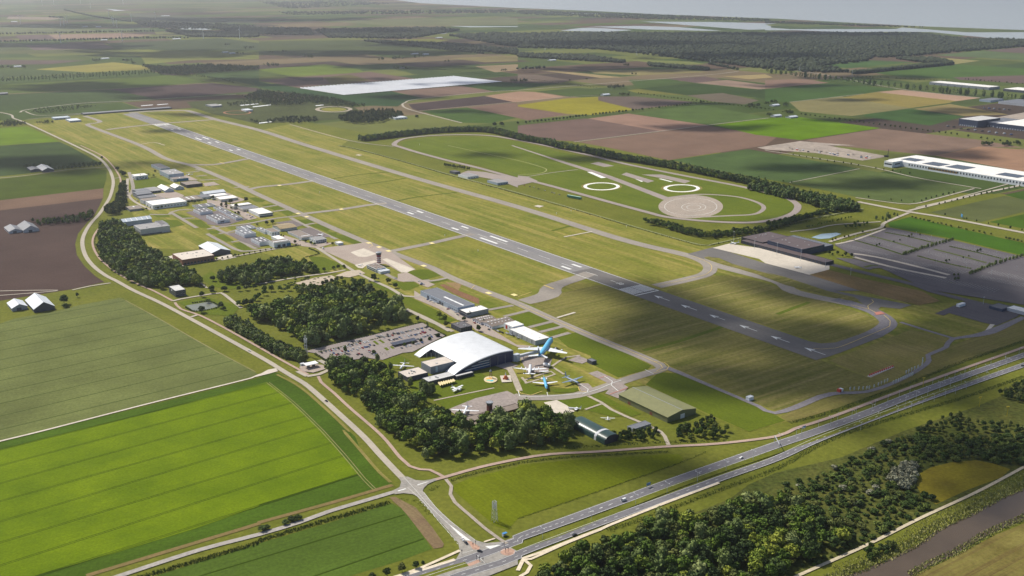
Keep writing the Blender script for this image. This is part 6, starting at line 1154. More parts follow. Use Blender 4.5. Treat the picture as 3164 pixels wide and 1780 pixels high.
reeds('ditch_growth', [('d1 1350,1480 2576,1122 d2 0,1102 600,922 1300,717', 6, 1.3, 1.5), ('d2 1905,505 2120,435 2576,330 d3 0,325 600,262 1500,216', 4.5, .9, 1.6), ('d3 0,880 600,680 1200,470 1600,330 1880,215', 2.4, .7, 1.8), ('b2 800,5 1000,45 1500,180 1900,298 2576,482 b3 700,680 1200,828 1800,998', 5, 1.5, .35), ('d3 900,1000 1300,860 2100,560 2576,380 c4 800,1420 2000,1050 2576,850', 6, .9, 1.3), ('c4 240,1310 700,1190 1500,890 2000,690 2576,500', 6, .9, 1.2), ('d3 0,190 600,170 1400,120 d3 1600,120 2100,100', 5, 1.2, .5), ('d2 1700,600 1800,550', 5, 1, .6), ('d2 1400,690 1560,700 1700,850', 4, .8, .5), ('b3 1800,995 1960,985 2300,905 b4 0,850 500,740 950,640', 5, 1.5, .3), ('b1 980,860 940,960 980,1080 1100,1190', 3, 1, .6)], 'dark weedy growth in the ditches', mf['bush'])
# ================================================================== VEHICLES, AIRCRAFT, POSTS
def head(t, x0, y0, x1, y1):
    a, b = T(t, x0, y0), T(t, x1, y1); return math.atan2(b[1]-a[1], b[0]-a[0])
# ---- cars: one mesh per paint, body + cabin + wheels
mtyre = plain('tyre', C(34,34,36), .8); mcarglass = plain('car_glass', C(40,46,56), .1, 0, .05, 1, .7)
def car_mesh(name, paint_mat, l=4.4, w_=1.8, h=1.5, van=False):
    v = []; f = []; mi = []
    if van: prof = [(-l/2,.35),(-l/2,h*.95),(-l/2+.15,h),(l*.22,h),(l*.36,h*.62),(l/2,h*.5),(l/2,.35)]; glass = (3, 4)
    else: prof = [(-l/2,.35),(-l/2,.85),(-l*.36,.95),(-l*.24,h),(l*.06,h),(l*.22,.95),(l*.46,.82),(l/2,.6),(l/2,.35)]; glass = (2, 4)
    n = len(prof)
    for s, k in ((-1, 1), (1, 1)):
        for x, z in prof:
            yy = w_/2*(.86 if z > 1.0 else 1.0); v.append((x, s*yy, z))
    for i in range(n):
        j = (i+1) % n; f.append((i, j, n+j, n+i)); mi.append(1 if i in glass else 0)
    f.append(tuple(range(n-1,-1,-1))); mi.append(0); f.append(tuple(range(n, 2*n))); mi.append(0)
    if not van:
        for s in (-1, 1):
            o = len(v); yy = s*(w_/2*.94+.02)
            v += [(-l*.33, s*w_/2*1.005, .97), (-l*.22, s*w_/2*.875, h*.96), (l*.05, s*w_/2*.875, h*.96), (l*.19, s*w_/2*1.005, .97)]; f.append((o,o+1,o+2,o+3)); mi.append(1)
    for x in (-l*.31, l*.31):
        for s in (-1, 1):
            o = len(v)
            for yy in (s*w_/2*.8, s*(w_/2+.03)):
                for k in range(8): t = 2*math.pi*k/8; v.append((x+.33*math.cos(t), yy, .33+.33*math.sin(t)))
            for k in range(8): f.append((o+k, o+(k+1)%8, o+8+(k+1)%8, o+8+k)); mi.append(2)
            f.append(tuple(o+8+k for k in range(8))); mi.append(2)
    me = pymesh(name, v, f, paint_mat); me.materials.append(mcarglass); me.materials.append(mtyre); me.polygons.foreach_set('material_index', mi)
    bm = bmesh.new(); bm.from_mesh(me); bmesh.ops.recalc_face_normals(bm, faces=bm.faces); bm.to_mesh(me); bm.free(); return me
PA = {'white': (244,244,244), 'black': (38,40,46), 'grey': (120,124,132), 'silver': (200,204,210), 'red': (168,52,44), 'blue': (62,98,156)}
CM = {k: car_mesh('car_body', plain('paint_'+k, C(*c), .25, .1 if k in ('silver','grey') else 0, .03, .5, .6)) for k, c in PA.items()}
VAN = car_mesh('van_body', MATS['paint_white'], 5.4, 2.0, 2.4, True)
def car(x, y, rz, colr, label, group=None, me=None, cat='car', name='parked_car'):
    o = link(name, me or CM[colr], None, loc=(x, y, ZR), rz=rz); tag(o, label, cat, group); return o
q = random.Random(21)
def pick(): return q.choice(['white','white','black','black','grey','grey','silver','silver','red','blue'])
MUS = 'p4 90,725 170,700 250,690 275,678 520,620 590,600 700,570 780,555 855,540 935,520 960,510 1010,500 700,510 800,490 870,478 840,494 330,735 385,765 420,750 490,695 680,680 715,645 835,625 800,665 905,630 950,615 985,610 1030,605 1050,570 1130,578 1035,712 1042,690 1130,770 1180,750 830,745 800,760 1185,395 1215,402 1240,400 1330,420 1410,400 1440,392 1500,380 1600,350 1625,345 1680,330 1715,325 1770,305 1850,290 1945,265 2190,210 2245,270 1430,470 1480,475 1520,465 1560,450 1590,445 1640,420 1670,435 1735,395 1805,380 1830,400 1945,370 1980,360 2020,335 2060,345 2100,320 2100,300 2130,330 2150,318 1560,550 1600,560 1680,630 1770,605 1830,590 1850,585 1960,560 2000,545 2020,540 2090,525 2120,410 2140,400 2160,390 2200,385 2250,370 2280,410 2350,365 640,560 300,672'
q2 = random.Random(5); mus = L(MUS); MUS2 = list(mus)
for (xa, ya), (xb, yb), n in (((60,735),(1020,500),30), ((320,760),(1160,575),24), ((1180,402),(2220,215),26), ((1440,475),(2160,310),26), ((1580,560),(2330,372),22), ((1680,632),(2130,520),12), ((780,765),(1200,745),6)):
    for k in range(n):
        t = (k+.5)/n; p = T('p4', xa+(xb-xa)*t, ya+(yb-ya)*t)
        if q2.random() < .75 and all((p[0]-m[0])**2 + (p[1]-m[1])**2 > 12 for m in MUS2): MUS2.append(p)
for i, (x, y) in enumerate(MUS2):
    c = 'red' if i in (8, 24, 65) else pick(); car(x, y, UA + (math.pi if q.random() < .5 else 0) + q.uniform(-.04,.04), c, '%s car parked in a row of the museum car park' % c, '%s cars in the museum car park' % c)
for s, where, gg in (('p8 220,255 265,275 325,305 395,322 560,415 685,470 720,510', 'along the long blue hangar', 'cars along the blue hangar'), ('p8 1350,765 1385,780 1420,790 1460,805 1530,815 1570,825 1600,840 1645,860 1715,890', 'before the white-roofed hangar by the blue jet', 'cars before the white hangar'), ('p8 1000,645 1240,755', 'on the drive between the brown sheds', 'cars by the brown sheds'), ('p5 400,845 570,790 210,690 920,782', 'near the foot of the control tower', 'cars near the tower'), ('p5 1380,845 1430,905 1475,900 1435,880', 'beside the apron parking strip', 'cars on the apron strip'), ('p6 400,910 425,920 500,970 1040,490 1090,522 890,415 845,345', 'at the far western hangars', 'cars at the far hangars'), ('p7 850,432 900,462 870,482 930,462 1845,930 2360,985 2390,980', 'in the middle hangar yard', 'cars in the hangar yard'), ('b3 65,400 120,412 160,420 205,435 270,452 340,470 362,478 415,492', 'in line along the test track', 'cars along the test track')):
    for x, y in L(s):
        c = pick(); car(x, y, UA + q.choice((0, math.pi, math.pi/2)) + q.uniform(-.05,.05), c, '%s car parked %s' % (c, where), c + ' ' + gg)
for x, y in L('a4 1820,1262 1880,1270 1950,1285 2020,1295 2090,1302 2160,1310 2230,1318 2300,1328 2380,1335 2450,1345 2180,1080 2230,1084 2280,1088 2330,1090 2380,1094 2430,1098'):
    c = pick(); o = link('parked_lorry', car_mesh('lorry_body', plain('paint_'+c, C(*PA[c])), 12, 2.6, 3.6, True) if ('lorry', c) not in MATS else MATS[('lorry', c)], None, loc=(x, y, ZR), rz=UA+math.pi/2); MATS[('lorry', c)] = o.data
    tag(o, '%s lorry parked in the yards of the far warehouses' % c, 'lorry', '%s lorries at the far warehouses' % c)
q3 = random.Random(9)
for i in range(26):
    x, y = T('b4', q3.uniform(150,1150), 0); fx = q3.uniform(.05,.95); x, y = T('b4', 150+950*fx, 25+fx*100+q3.uniform(-8,14))
    if i % 3 == 0:
        me = MB().lathe([(q3.uniform(4,8),0),(q3.uniform(2,3.5),q3.uniform(1.5,2.5)),(.4,q3.uniform(2.8,4.5))], 9).mesh('soil_heap', MATS['sand']); o = link('soil_heap', me, None, loc=(x, y, .3)); tag(o, 'heap of grey soil on the sandy building site', 'heap', 'soil heaps on the building site')
    else:
        c = q3.choice([(230,232,236),(96,120,150),(120,110,100),(190,80,60)]); cn = {230: 'white', 96: 'blue', 120: 'brown', 190: 'red'}[c[0]]
        e = empty('site_container', (x, y, .3), UA + q3.choice((0, 1.57)), '%s container on the sandy building site' % cn, 'container', '%s site containers' % cn); MB().box(-3,3,-1.25,1.25,0,2.6).build('body', plain('container_%d' % c[0], C(*c)), e); MB().box(3,3.06,-1.1,1.1,.15,2.4).build('door', mgrey, e)
mrd = head('c1', 1900, 280, 2576, 650); hwy = head('d3', 500, 1042, 1200, 782)
for t, x, y, rz, c, lb in (('c1',2482,600,mrd,'white','white car driving on the straight road beside the crop field'), ('c2',672,1102,mrd,'black','black car driving on the road past the museum wood'), ('d2',2025,1097,head('d2',1900,960,2100,1160),'white','white car waiting at the traffic lights of the junction'), ('d2',2062,1133,head('d2',1900,960,2100,1160),'black','black car waiting first in line at the junction'), ('d2',2197,1213,head('d2',2130,1200,2300,1240),'black','dark car turning across the big junction'), ('d3',565,1050,hwy,'black','black car on the near carriageway of the highway'), ('d3',2222,282,hwy+math.pi,'white','white car on the far carriageway of the highway'), ('c4',2560,748,hwy,'black','dark car on the highway at the right edge')):
    car(*T(t, x, y), rz, c, lb, name='moving_car')
car(*T('d3', 1050, 708), hwy+math.pi, 'white', 'white delivery van on the far carriageway of the highway', me=VAN, cat='van', name='delivery_van')
car(*T('p7', 2310, 1095), UA, 'white', 'white van at the corner of the tower apron', me=VAN, cat='van', name='parked_van')
# ---- aircraft
mfus = {'blue': plain('sky_blue_paint', C(104,192,234), .3, 0, .04, .3, .5), 'white': plain('aircraft_white', C(240,242,244), .35, 0, .04, .3, .5), 'grey': plain('navy_grey_paint', C(120,140,164), .4, 0, .05, .3, .4)}
mdeepblue = plain('deep_blue_paint', C(22,60,120), .3)
def fuselage(e, ln, r, top, belly, hump=False, taper=.62):
    n = 18; xs = [(-.5,.12,.55),(-.46,.3,.45),(-.36,.66,.22),(-.22,.95,.04),(0,1,0),(.25,1,0),(.38,.98,0),(.44,.84,-.05),(.475,.6,-.12),(.495,.28,-.2),(.5,.06,-.24)]
    v = []; f = []; mi = []
    for k, (x, s, up) in enumerate(xs):
        for i in range(n):
            t = 2*math.pi*i/n; zz = math.sin(t)*r*s + up*r
            if hump and .2 < x < .46 and math.sin(t) > .2: zz += r*.34*math.sin(t)*(1 if x < .42 else .6)
            v.append((x*ln, math.cos(t)*r*s, zz))
    m = len(xs)
    for k in range(m-1):
        for i in range(n):
            f.append((k*n+i, k*n+(i+1)%n, (k+1)*n+(i+1)%n, (k+1)*n+i)); z = math.sin(2*math.pi*(i+.5)/n); mi.append(0 if z > -.12 else (1 if z > -.35 else 2))
    f.append(tuple(range(n))); mi.append(0)
    me = pymesh('fuselage', v, f, top); me.materials.append(mdeepblue if top == mfus['blue'] else top); me.materials.append(belly); me.polygons.foreach_set('material_index', mi)
    me.polygons.foreach_set('use_smooth', [True]*len(me.polygons)); bm = bmesh.new(); bm.from_mesh(me); bmesh.ops.recalc_face_normals(bm, faces=bm.faces); bm.to_mesh(me); bm.free()
    o = link('fuselage', me, e)
    g = MB().box(.43*ln, .462*ln, -r*.55, r*.55, r*(.62 if not hump else 1.0), r*(.8 if not hump else 1.16)); g.build('cockpit_window', mglass, e)
    return o
def surface(name, e, x0, c0, x1, c1, y0, y1, z0, z1, th, mat, vertical=False):
    v = []
    for x, c, y, z, t in ((x0, c0, y0, z0, th), (x1, c1, y1, z1, th*.45)):
        for fx, ft in ((0,0),(.3,.5),(1,0),(.3,-.5)):
            v.append((x - c*fx, y, z + ft*t) if not vertical else (x - c*fx, y + ft*t, z))
    f = [(0,1,5,4),(1,2,6,5),(2,3,7,6),(3,0,4,7),(0,3,2,1),(4,5,6,7)]
    me = pymesh(name, v, f, mat); bm = bmesh.new(); bm.from_mesh(me); bmesh.ops.recalc_face_normals(bm, faces=bm.faces); bm.to_mesh(me); bm.free(); return link(name, me, e)
def airplane(name, label, t, nose, tail, ln, span, r, zc, top='white', wing='white', belly='white', wx=.12, c0=.2, c1=.08, sweep=0.0, wz=-.5, dihed=.05, engines=(), jet=False, prop=True, tz=.4, ttail=False, fin=.2, rear=False, hump=False, triple=False, biplane=False, cat='aeroplane', fincol=None):
    a = Vector(T(t, *nose, zc)); b = Vector(T(t, *tail, zc)); c = (a+b)/2; d = (a-b).normalized()
    e = empty(name, (c.x, c.y, zc), math.atan2(d.y, d.x), label, cat)
    fuselage(e, ln, r, mfus[top], mfus[belly], hump); W = mfus[wing]; hs = span/2
    for s in (-1, 1):
        for lv in ((0, 1) if biplane else (0,)):
            zz = wz*r + lv*r*2.2
            surface('wing', e, wx*ln, c0*ln, wx*ln - sweep*hs, c1*ln, s*r*.5, s*hs*(1 if lv or not biplane else .8), zz, zz + dihed*hs, r*.34, W)
        zt = tz*r if not ttail else fin*ln*1.0
        surface('tailplane', e, -.36*ln if not ttail else -.43*ln, .11*ln, -.40*ln - sweep*hs*.35 if not ttail else -.47*ln, .055*ln, s*.05, s*span*.19, zt, zt + .03*span*.2, r*.16, W)
        for (fy, dx) in engines:
            y = s*hs*fy; xw = wx*ln - sweep*hs*fy; z = wz*r + dihed*hs*fy
            if jet:
                er = r*.36; MB().tube((xw+.02*ln, y, z-er*1.5), (xw+.1*ln, y, z-er*1.5), er*.75, er, 12).build('engine', W, e)
                MB().box(xw-.04*ln, xw+.06*ln, y-.15, y+.15, z-er, z).build('pylon', W, e)
            else:
                er = r*.42; MB().tube((xw-.12*ln, y, z+er*.2), (xw+.06*ln, y, z+er*.2), er*.5, er, 12).build('engine', W, e)
                pm = MB(); pl = r*1.15
                for k in range(3): tt = k*2.094 + fy; pm.tube((xw+.065*ln, y, z+er*.2), (xw+.065*ln, y+pl*math.cos(tt), z+er*.2+pl*math.sin(tt)), .14, .07, 4)
                pm.build('propeller', mblack, e)
        if rear: MB().tube((-.38*ln, s*r*1.5, r*.35), (-.22*ln, s*r*1.5, r*.35), r*.4, r*.48, 12).build('engine', W, e)
    FM = mfus[fincol or wing]
    fx = -.38*ln
    if triple:
        for y in (-span*.17, 0, span*.17): surface('fin', e, fx, .1*ln, fx-.03*ln, .06*ln, y, y, r*.3, r*.3+ln*.12, .25, FM, True)
    else: surface('fin', e, fx+.03*ln, .15*ln, fx-.06*ln-sweep*.06*ln, .07*ln, 0, 0, r*.35, r*.4+ln*fin, r*.16, FM, True)
    if biplane or (engines == () and prop and not jet and not rear):
        pm = MB().tube((.5*ln, -r*1.4, -r*.2), (.5*ln, r*1.4, -r*.2), .09, .09, 4); pm.build('propeller', mblack, e)
    for x, y in ((.36*ln, 0), (.02*ln, r*.9), (.02*ln, -r*.9)):
        MB().tube((x, y, -r*.6), (x, y, -zc+ZR+.5), max(.08, r*.1), n=6).tube((x, y-max(.15,r*.12), -zc+ZR+max(.3,r*.3)), (x, y+max(.15,r*.12), -zc+ZR+max(.3,r*.3)), max(.3, r*.3), n=10).build('landing_gear', mblack, e)
    return e
airplane('jumbo_jet', 'giant jet with sky-blue top and white wings beside the museum hall', 'p1', (1245,65), (890,560), 69, 60, 3.3, 9, 'blue', 'white', 'white', .13, .2, .055, .72, -.5, .11, ((.36,0),(.67,0)), True, tz=.5, fin=.16, hump=True, fincol='grey')
airplane('propliner', 'white four-engined propeller airliner with triple tail in front of the jumbo', 'p1', (675,750), (650,1005), 34, 38, 1.7, 4.5, 'white', 'white', 'white', .14, .16, .06, .1, -.3, .09, ((.26,0),(.52,0)), triple=True)
airplane('regional_jet', 'slim sky-blue jet with T-tail and rear engines on the lawn', 'p1', (1125,1435), (1015,1010), 35, 28, 1.65, 3.6, 'blue', 'white', 'white', .06, .14, .06, .28, -.6, .05, (), rear=True, ttail=True, fin=.2, fincol='white')
airplane('patrol_plane', 'grey-blue twin-propeller patrol aircraft with tall fin', 'p1', (1955,1230), (1600,1075), 24, 31, 1.3, 3.6, 'grey', 'grey', 'grey', .12, .17, .08, .06, .1, .05, ((.3,0),), fin=.26, tz=.6)
airplane('twin_propeller_plane', 'white high-winged twin-propeller aircraft beside the museum entrance block', 'p4', (1665,1015), (1735,925), 20, 29, 1.2, 3.2, 'white', 'white', 'white', .14, .15, .07, .03, .6, .03, ((.26,0),), fin=.24)
airplane('twin_propeller_plane', 'white twin-propeller airliner parked at the brown terminal', 'c2', (2040,1222), (2070,1150), 24, 29, 1.35, 3.6, 'white', 'white', 'white', .14, .15, .07, .03, .6, .03, ((.28,0),), fin=.24)
airplane('biplane', 'white biplane on the lawn below the museum terrace', 'p2', (1320,1195), (1130,1140), 13, 18, .95, 2.2, 'white', 'white', 'white', .22, .2, .18, 0, -.4, .01, biplane=True, fin=.24)
airplane('jet_fighter', 'small white jet fighter on the concrete pad by the dark green hangar', 'p3', (235,470), (410,485), 14, 8, .8, 1.9, 'white', 'white', 'grey', .05, .32, .08, .55, -.1, 0, prop=False, fin=.22)
airplane('glider', 'small white aircraft standing nose to the dark green hangar', 'p3', (925,620), (925,700), 9, 15, .5, 1.4, 'white', 'white', 'white', .1, .14, .1, 0, .4, .02, fin=.18)
for t, nx, ny, txx, tyy, ln, sp, lb in (('p6',1380,385,1520,380,15,17,'white twin aircraft parked beside the blue-grey hangar'), ('p6',765,800,815,795,8,10,'small white aeroplane on the yard of the slate-roofed hangars'), ('p6',1880,592,1830,605,8,10,'small white aeroplane by the dark brown hangar'), ('p7',2190,790,2320,825,15,14,'white business aeroplane on the dark asphalt yard'), ('b3',2100,975,2210,965,18,15,'small white jet at the corner of the terminal apron'), ('b4',290,1205,360,1220,13,14,'white light aeroplane alone on the concrete apron'), ('p5',180,515,250,505,8,10,'small white aeroplane on the pale apron left of the tower'), ('p7',770,410,830,395,7,9,'tiny white aeroplane outside the grey-roofed office'), ('c2',1215,565,1240,575,1,1,'')):
    if lb: airplane('light_aircraft', lb, t, (nx, ny), (txx, tyy), ln, sp, ln*.055, 1.6, wx=.15, c0=.16, c1=.1, wz=.6, dihed=.03, fin=.2, prop=True)
X, Y = T('p1', 1130, 820); ns = empty('nose_section', (X, Y, 0), head('p1',1060,800,1200,830), 'white cut-off airliner nose section on a stand by the jumbo', 'aircraft part')
MB().tube((-5,0,3.4), (1,0,3.4), 2.1, 2.1, 16).tube((1,0,3.4), (4,0,3.0), 2.1, .7, 16).build('nose_cone', mfus['white'], ns, True); MB().box(-4.5,-4,-1.4,1.4,0,2).box(0,.5,-1.4,1.4,0,2).build('stand', mgrey, ns)
# jet bridge from hall to jumbo
a = Vector(T('p1', 330, 540, 5)); b = Vector(T('p1', 870, 400, 5)); d = b-a
jb = empty('boarding_bridge', (a.x, a.y, 0), math.atan2(d.y, d.x), 'long pale boarding bridge from the hall to the jumbo', 'bridge')
MB().box(0, d.length, -1.6, 1.6, 4, 7).build('gangway', mdoor, jb)
for k in (.3, .6, .92): MB().tube((d.length*k, 0, 0), (d.length*k, 0, 4), .4).build('support', mgrey, jb)
MB().box(-3, 2, -2.6, 2.6, 0, 9).build('stair_tower', plain('pale_tower', C(206,214,224)), jb)
# ---- museum terrace pieces
c4_ = L('p2 855,1045 1180,975 1225,1010 905,1105', 3); tn = empty('sun_shelter', (*c4_[0], 0), 0, 'beige pleated sun shelter of pitched fabric on the museum terrace', 'shelter')
A, B, Cc, D = [Vector(c) for c in c4_]; mten = plain('beige_canvas', C(226,208,160), .8)
for i in range(7):
    p, r_ = A+(B-A)*i/7, A+(B-A)*(i+1)/7; s_, u_ = D+(Cc-D)*i/7, D+(Cc-D)*(i+1)/7; m1, m2 = (p+r_)/2, (s_+u_)/2; o = A
    link('canopy', pymesh('canopy', [(*(p-o),2.6),(*(s_-o),2.6),(*(m2-o),4),(*(m1-o),4),(*(r_-o),2.6),(*(u_-o),2.6)], [(0,1,2,3),(3,2,5,4)], mten), tn)
    MB().tube((*(p-o),0.3), (*(p-o),2.6), .1, n=6).build('post', mgrey, tn); MB().tube((*(s_-o),0.3), (*(s_-o),2.6), .1, n=6).build('post', mgrey, tn)
u0, u1, v0, v1 = rect_fit(L('p4 1430,512 1940,412 1990,452 1540,562', 3)); cp_ = empty('carport', (*xy((u0+u1)/2, (v0+v1)/2), 0), UA, 'dark solar carport roof over a row of parked cars', 'carport')
a_, b_ = (u1-u0)/2, (v1-v0)/2
for k in range(10): y0 = -b_ + 2*b_*k/10; MB().box(-a_, a_, y0, y0+2*b_/10-.15, 3, 3.2).build('solar_panel', msol, cp_)
for k in range(5): MB().tube((0, -b_+2*b_*(k+.5)/5, .3), (0, -b_+2*b_*(k+.5)/5, 3), .18, n=6).build('post', mgrey, cp_)
pg = [T('p2', 1905 + 135*math.cos(i*.2618), 995 + 68*math.sin(i*.2618)) for i in range(24)]; sheet('playground', pg, .24, ground('play_floor', C(214,200,176), C(226,206,150), .3, .6))
for x, y, c in ((1860,1010,(120,200,170)), (1930,1020,(90,190,200)), (1900,970,(240,180,90)), (1850,980,(240,210,120))):
    sheet('play_spot', [T('p2', x+38*math.cos(i*.5236), y+16*math.sin(i*.5236)) for i in range(12)], .26, plain('play_%d' % c[0], C(*c), .7))
X, Y = T('p2', 1908, 960); pt_ = empty('play_tower', (X, Y, 0), .4, 'dark climbing tower standing at the round coloured playground', 'play tower')
for dx in (-1.5, 1.5):
    for dy in (-1.5, 1.5): MB().tube((dx,dy,.3),(dx*.5,dy*.5,9),.2,n=6).build('leg', plain('brown_timber', C(110,84,66)), pt_)
MB().box(-1.2,1.2,-1.2,1.2,5,5.3).build('platform', plain('brown_timber', C(110,84,66)), pt_); MB().lathe([(1.6,8.6),(.1,11)], 8).build('roof', mgrey, pt_)
sheet('display_pad', 'p2 2090,920 2300,910 2330,1040 2130,1052', .236, ma_conc)
X, Y = T('p2', 2205, 985); rk = empty('climbing_rocket', (X, Y, 0), 0, 'orange and white climbing rocket on a pale square pad', 'play rocket')
MB().lathe([(2.6,.3),(2.2,3.4),(1.6,5)], 10).build('body', plain('orange_paint', C(222,120,70)), rk); MB().lathe([(1.0,5),(.1,9)], 10).build('nose', mwhite, rk)
for k in range(4): t = k*1.57+.4; MB().box(-.15,.15,1.8,3.4,.3,2.4).build('fin', plain('red_panel', C(200,60,50)), rk, rz=t)
# people in the car park and on the terrace
def person_mesh():
    sk = [(0,0,.95),(0,0,1.2),(0,0,1.42),(0,0,1.56),(0,.02,1.68),(.2,0,1.38),(.27,.03,1.1),(.26,.1,.85),(-.2,0,1.38),(-.27,-.02,1.1),(-.27,.02,.85),(.1,.02,.9),(.12,.12,.5),(.12,.1,.06),(-.1,0,.9),(-.12,-.08,.5),(-.12,-.2,.06)]
    ed = [(0,1),(1,2),(2,3),(3,4),(2,5),(5,6),(6,7),(2,8),(8,9),(9,10),(0,11),(11,12),(12,13),(0,14),(14,15),(15,16)]
    rad = [.16,.15,.17,.07,.11,.07,.055,.045,.07,.055,.045,.1,.075,.06,.1,.075,.06]
    me = bpy.data.meshes.new('person'); me.from_pydata(sk, ed, []); o = bpy.data.objects.new('person_skin', me); COL.objects.link(o)
    m = o.modifiers.new('skin', 'SKIN'); 
    for i, r_ in enumerate(rad): me.skin_vertices[0].data[i].radius = (r_, r_*.8)
    me.skin_vertices[0].data[0].use_root = True
    o.modifiers.new('sub', 'SUBSURF').levels = 1
    out = bpy.data.meshes.new_from_object(o.evaluated_get(bpy.context.evaluated_depsgraph_get())); bpy.data.objects.remove(o); out.name = 'person'; return out
try:
    pmesh = person_mesh()
    for i, (x, y) in enumerate(L('p4 1255,730 1325,715 1360,740 1400,705 1415,712 1300,760 1385,765 1440,640 1600,650 p2 1250,920 1330,905 1410,890 1500,870 1290,1000 1350,985')):
        c = [(52,60,84),(96,96,100),(150,60,56),(220,220,216),(70,90,60)][i % 5]
        me = pmesh if i >= 5 and False else pmesh.copy(); me.materials.clear(); me.materials.append(plain('clothes_%d' % c[0], C(*c), .9))
        o = link('person', me, None, loc=(x, y, ZR-.05), rz=i*1.3)
        cn = ['dark blue','grey','red','white','green'][i % 5]
        tag(o, 'person in %s clothes walking %s' % (cn, 'across the museum car park' if i < 9 else 'on the museum terrace'), 'person', '%s-clad people %s' % (cn, 'in the car park' if i < 9 else 'on the terrace'))
except Exception as ex:
    print('person', ex)
# ---- posts, masts, signs
mpole = plain('galvanised', C(206,210,214), .4, .3)
def lamp_mesh(h, arms):
    m = MB().tube((0,0,0), (0,0,h), .16, .1, 6, False)
    for s in arms: m.tube((0,0,h), (s*2.2,0,h+.4), .09, .07, 5, False).box(min(s*1.9,s*3), max(s*1.9,s*3), -.2, .2, h+.32, h+.5)
    return m
dbl = lamp_mesh(10, (-1, 1)); sgl = lamp_mesh(8, (1,))
def lamp(x, y, rz, which, label, group):
    e = empty('street_lamp', (x, y, .3), rz, label, 'street lamp', group); h = 10 if which == 2 else 8
    link('pole', LP['pole', h], e)
    for s in ((-1, 1) if which == 2 else (1,)):
        a = link('arm', LP['arm'], e, loc=(0, 0, h)); a.rotation_euler = (0, 0, 0 if s > 0 else math.pi); k = link('lamp_head', LP['head'], a)
LP = {('pole', h): MB().tube((0,0,0), (0,0,h), .17, .11, 6).mesh('pole', mpole) for h in (10, 8)}
LP['arm'] = MB().tube((0,0,0), (2.2,0,.4), .1, .08, 5).mesh('arm', mpole); LP['head'] = MB().box(1.9,3.0,-.22,.22,.34,.54).mesh('lamp_head', plain('lamp_head', C(220,224,226)))
for x, y in L('d3 245,1085 730,905 1172,742 1485,628 1785,522 2070,408 2340,302 c4 150,1520 360,1450 c4 650,1345 860,1275 1060,1215 1395,1130 1500,1085 1615,1045 1735,992 1840,955 1950,910 2045,872 2200,820 2400,745'): lamp(x, y, hwy+math.pi/2, 2, 'slim grey double-armed lamp post in the highway median', 'median lamp posts')
for x, y in L('c4 310,1440 530,1355 720,1282 905,1218 1092,1152 1220,1097 1332,1060 1440,1010 1665,935 1785,905 1885,865 1985,825 2095,782 2245,725 2390,675 2525,625'): lamp(x, y, hwy-math.pi/2, 1, 'short single-armed lamp post beside the cycle road', 'cycle road lamp posts')
for x, y in L('c4 950,1385 1140,1292 1320,1222 1452,1182 1568,1132 1680,1102 1790,1055 1892,1022 2000,976 2112,922 2220,880 2312,842'): lamp(x, y, hwy+math.pi/2, 1, 'single-armed lamp post on the near side of the highway', 'near-side highway lamp posts')
for t, x, yt, yb in (('b4',115,970,1092),('b4',352,1030,1152),('b4',597,1135,1215),('b3',2145,855,972),('b3',2352,950,1032),('b4',850,1220,1290),('c4',2170,60,130)):
    h = height(t, x, yt, yb); X, Y = T(t, x, yb); e = empty('floodlight_mast', (X, Y, .2), 0, 'tall thin floodlight mast at the terminal apron', 'mast', 'apron floodlight masts')
    MB().tube((0,0,0),(0,0,h),.3,.14,6).build('pole', mpole, e); MB().box(-1.2,1.2,-.3,.3,h-.4,h+.3).build('lamp_frame', mpole, e)
for i, (x, y) in enumerate(L('b4 760,960 900,930 1060,900 1100,960 1250,1000 1400,960 1500,900 1650,940 1450,1040 1620,1090 1800,1130 1980,1170 1700,1180 2000,1230 2150,1150 2300,1100 2080,1040 2250,1290 2420,1330 2500,1250')):
    e = empty('car_park_lamp', (x, y, .2), 0, 'thin lamp post among the empty car park rows', 'lamp post', 'car park lamp posts'); link('pole', LP['pole', 8], e); MB().box(-.8,.8,-.2,.2,8,8.2).build('lamp_head', mpole, e)
def lattice(name, label, t, x, yt, yb, w0, w1, drums=0):
    h = height(t, x, yt, yb); X, Y = T(t, x, yb); e = empty(name, (X, Y, .1), .5, label, 'mast')
    c0 = [Vector((w0*a, w0*b, 0)) for a, b in ((1,1),(-1,1),(-1,-1),(1,-1))]; c1 = [Vector((w1*a, w1*b, h)) for a, b in ((1,1),(-1,1),(-1,-1),(1,-1))]
    for p, s_ in zip(c0, c1): MB().tube(p, s_, .22, .16, 5).build('leg', mpole, e)
    n = max(5, int(h/4)); br = MB()
    for k in range(n):
        for i in range(4):
            p = c0[i].lerp(c1[i], k/n); s_ = c0[(i+1)%4].lerp(c1[(i+1)%4], (k+1)/n); br.tube(p, s_, .1, n=4)
            p2 = c0[i].lerp(c1[i], (k+1)/n); br.tube(p2, s_, .1, n=4)
    tag(br.build('bracing', mpole, e), kind='stuff')
    for k in range(drums):
        z = h*(.72+.09*(k//3)); a = k*2.1; MB().box(-.25,.25,-.6+.1,.6,z-1.2,z+1.2).build('antenna_panel', mwhite, e, loc=(1.8*math.cos(a),1.8*math.sin(a),0), rz=a)
    return e
lattice('lattice_mast', 'pale lattice radio mast beside the petrol station', 'c2', 470, 445, 640, 1.5, .9, 6); lattice('lattice_mast', 'grey lattice telecom mast standing in the bright meadow by the junction', 'd2', 2345, 705, 905, 2.0, 1.2, 9)
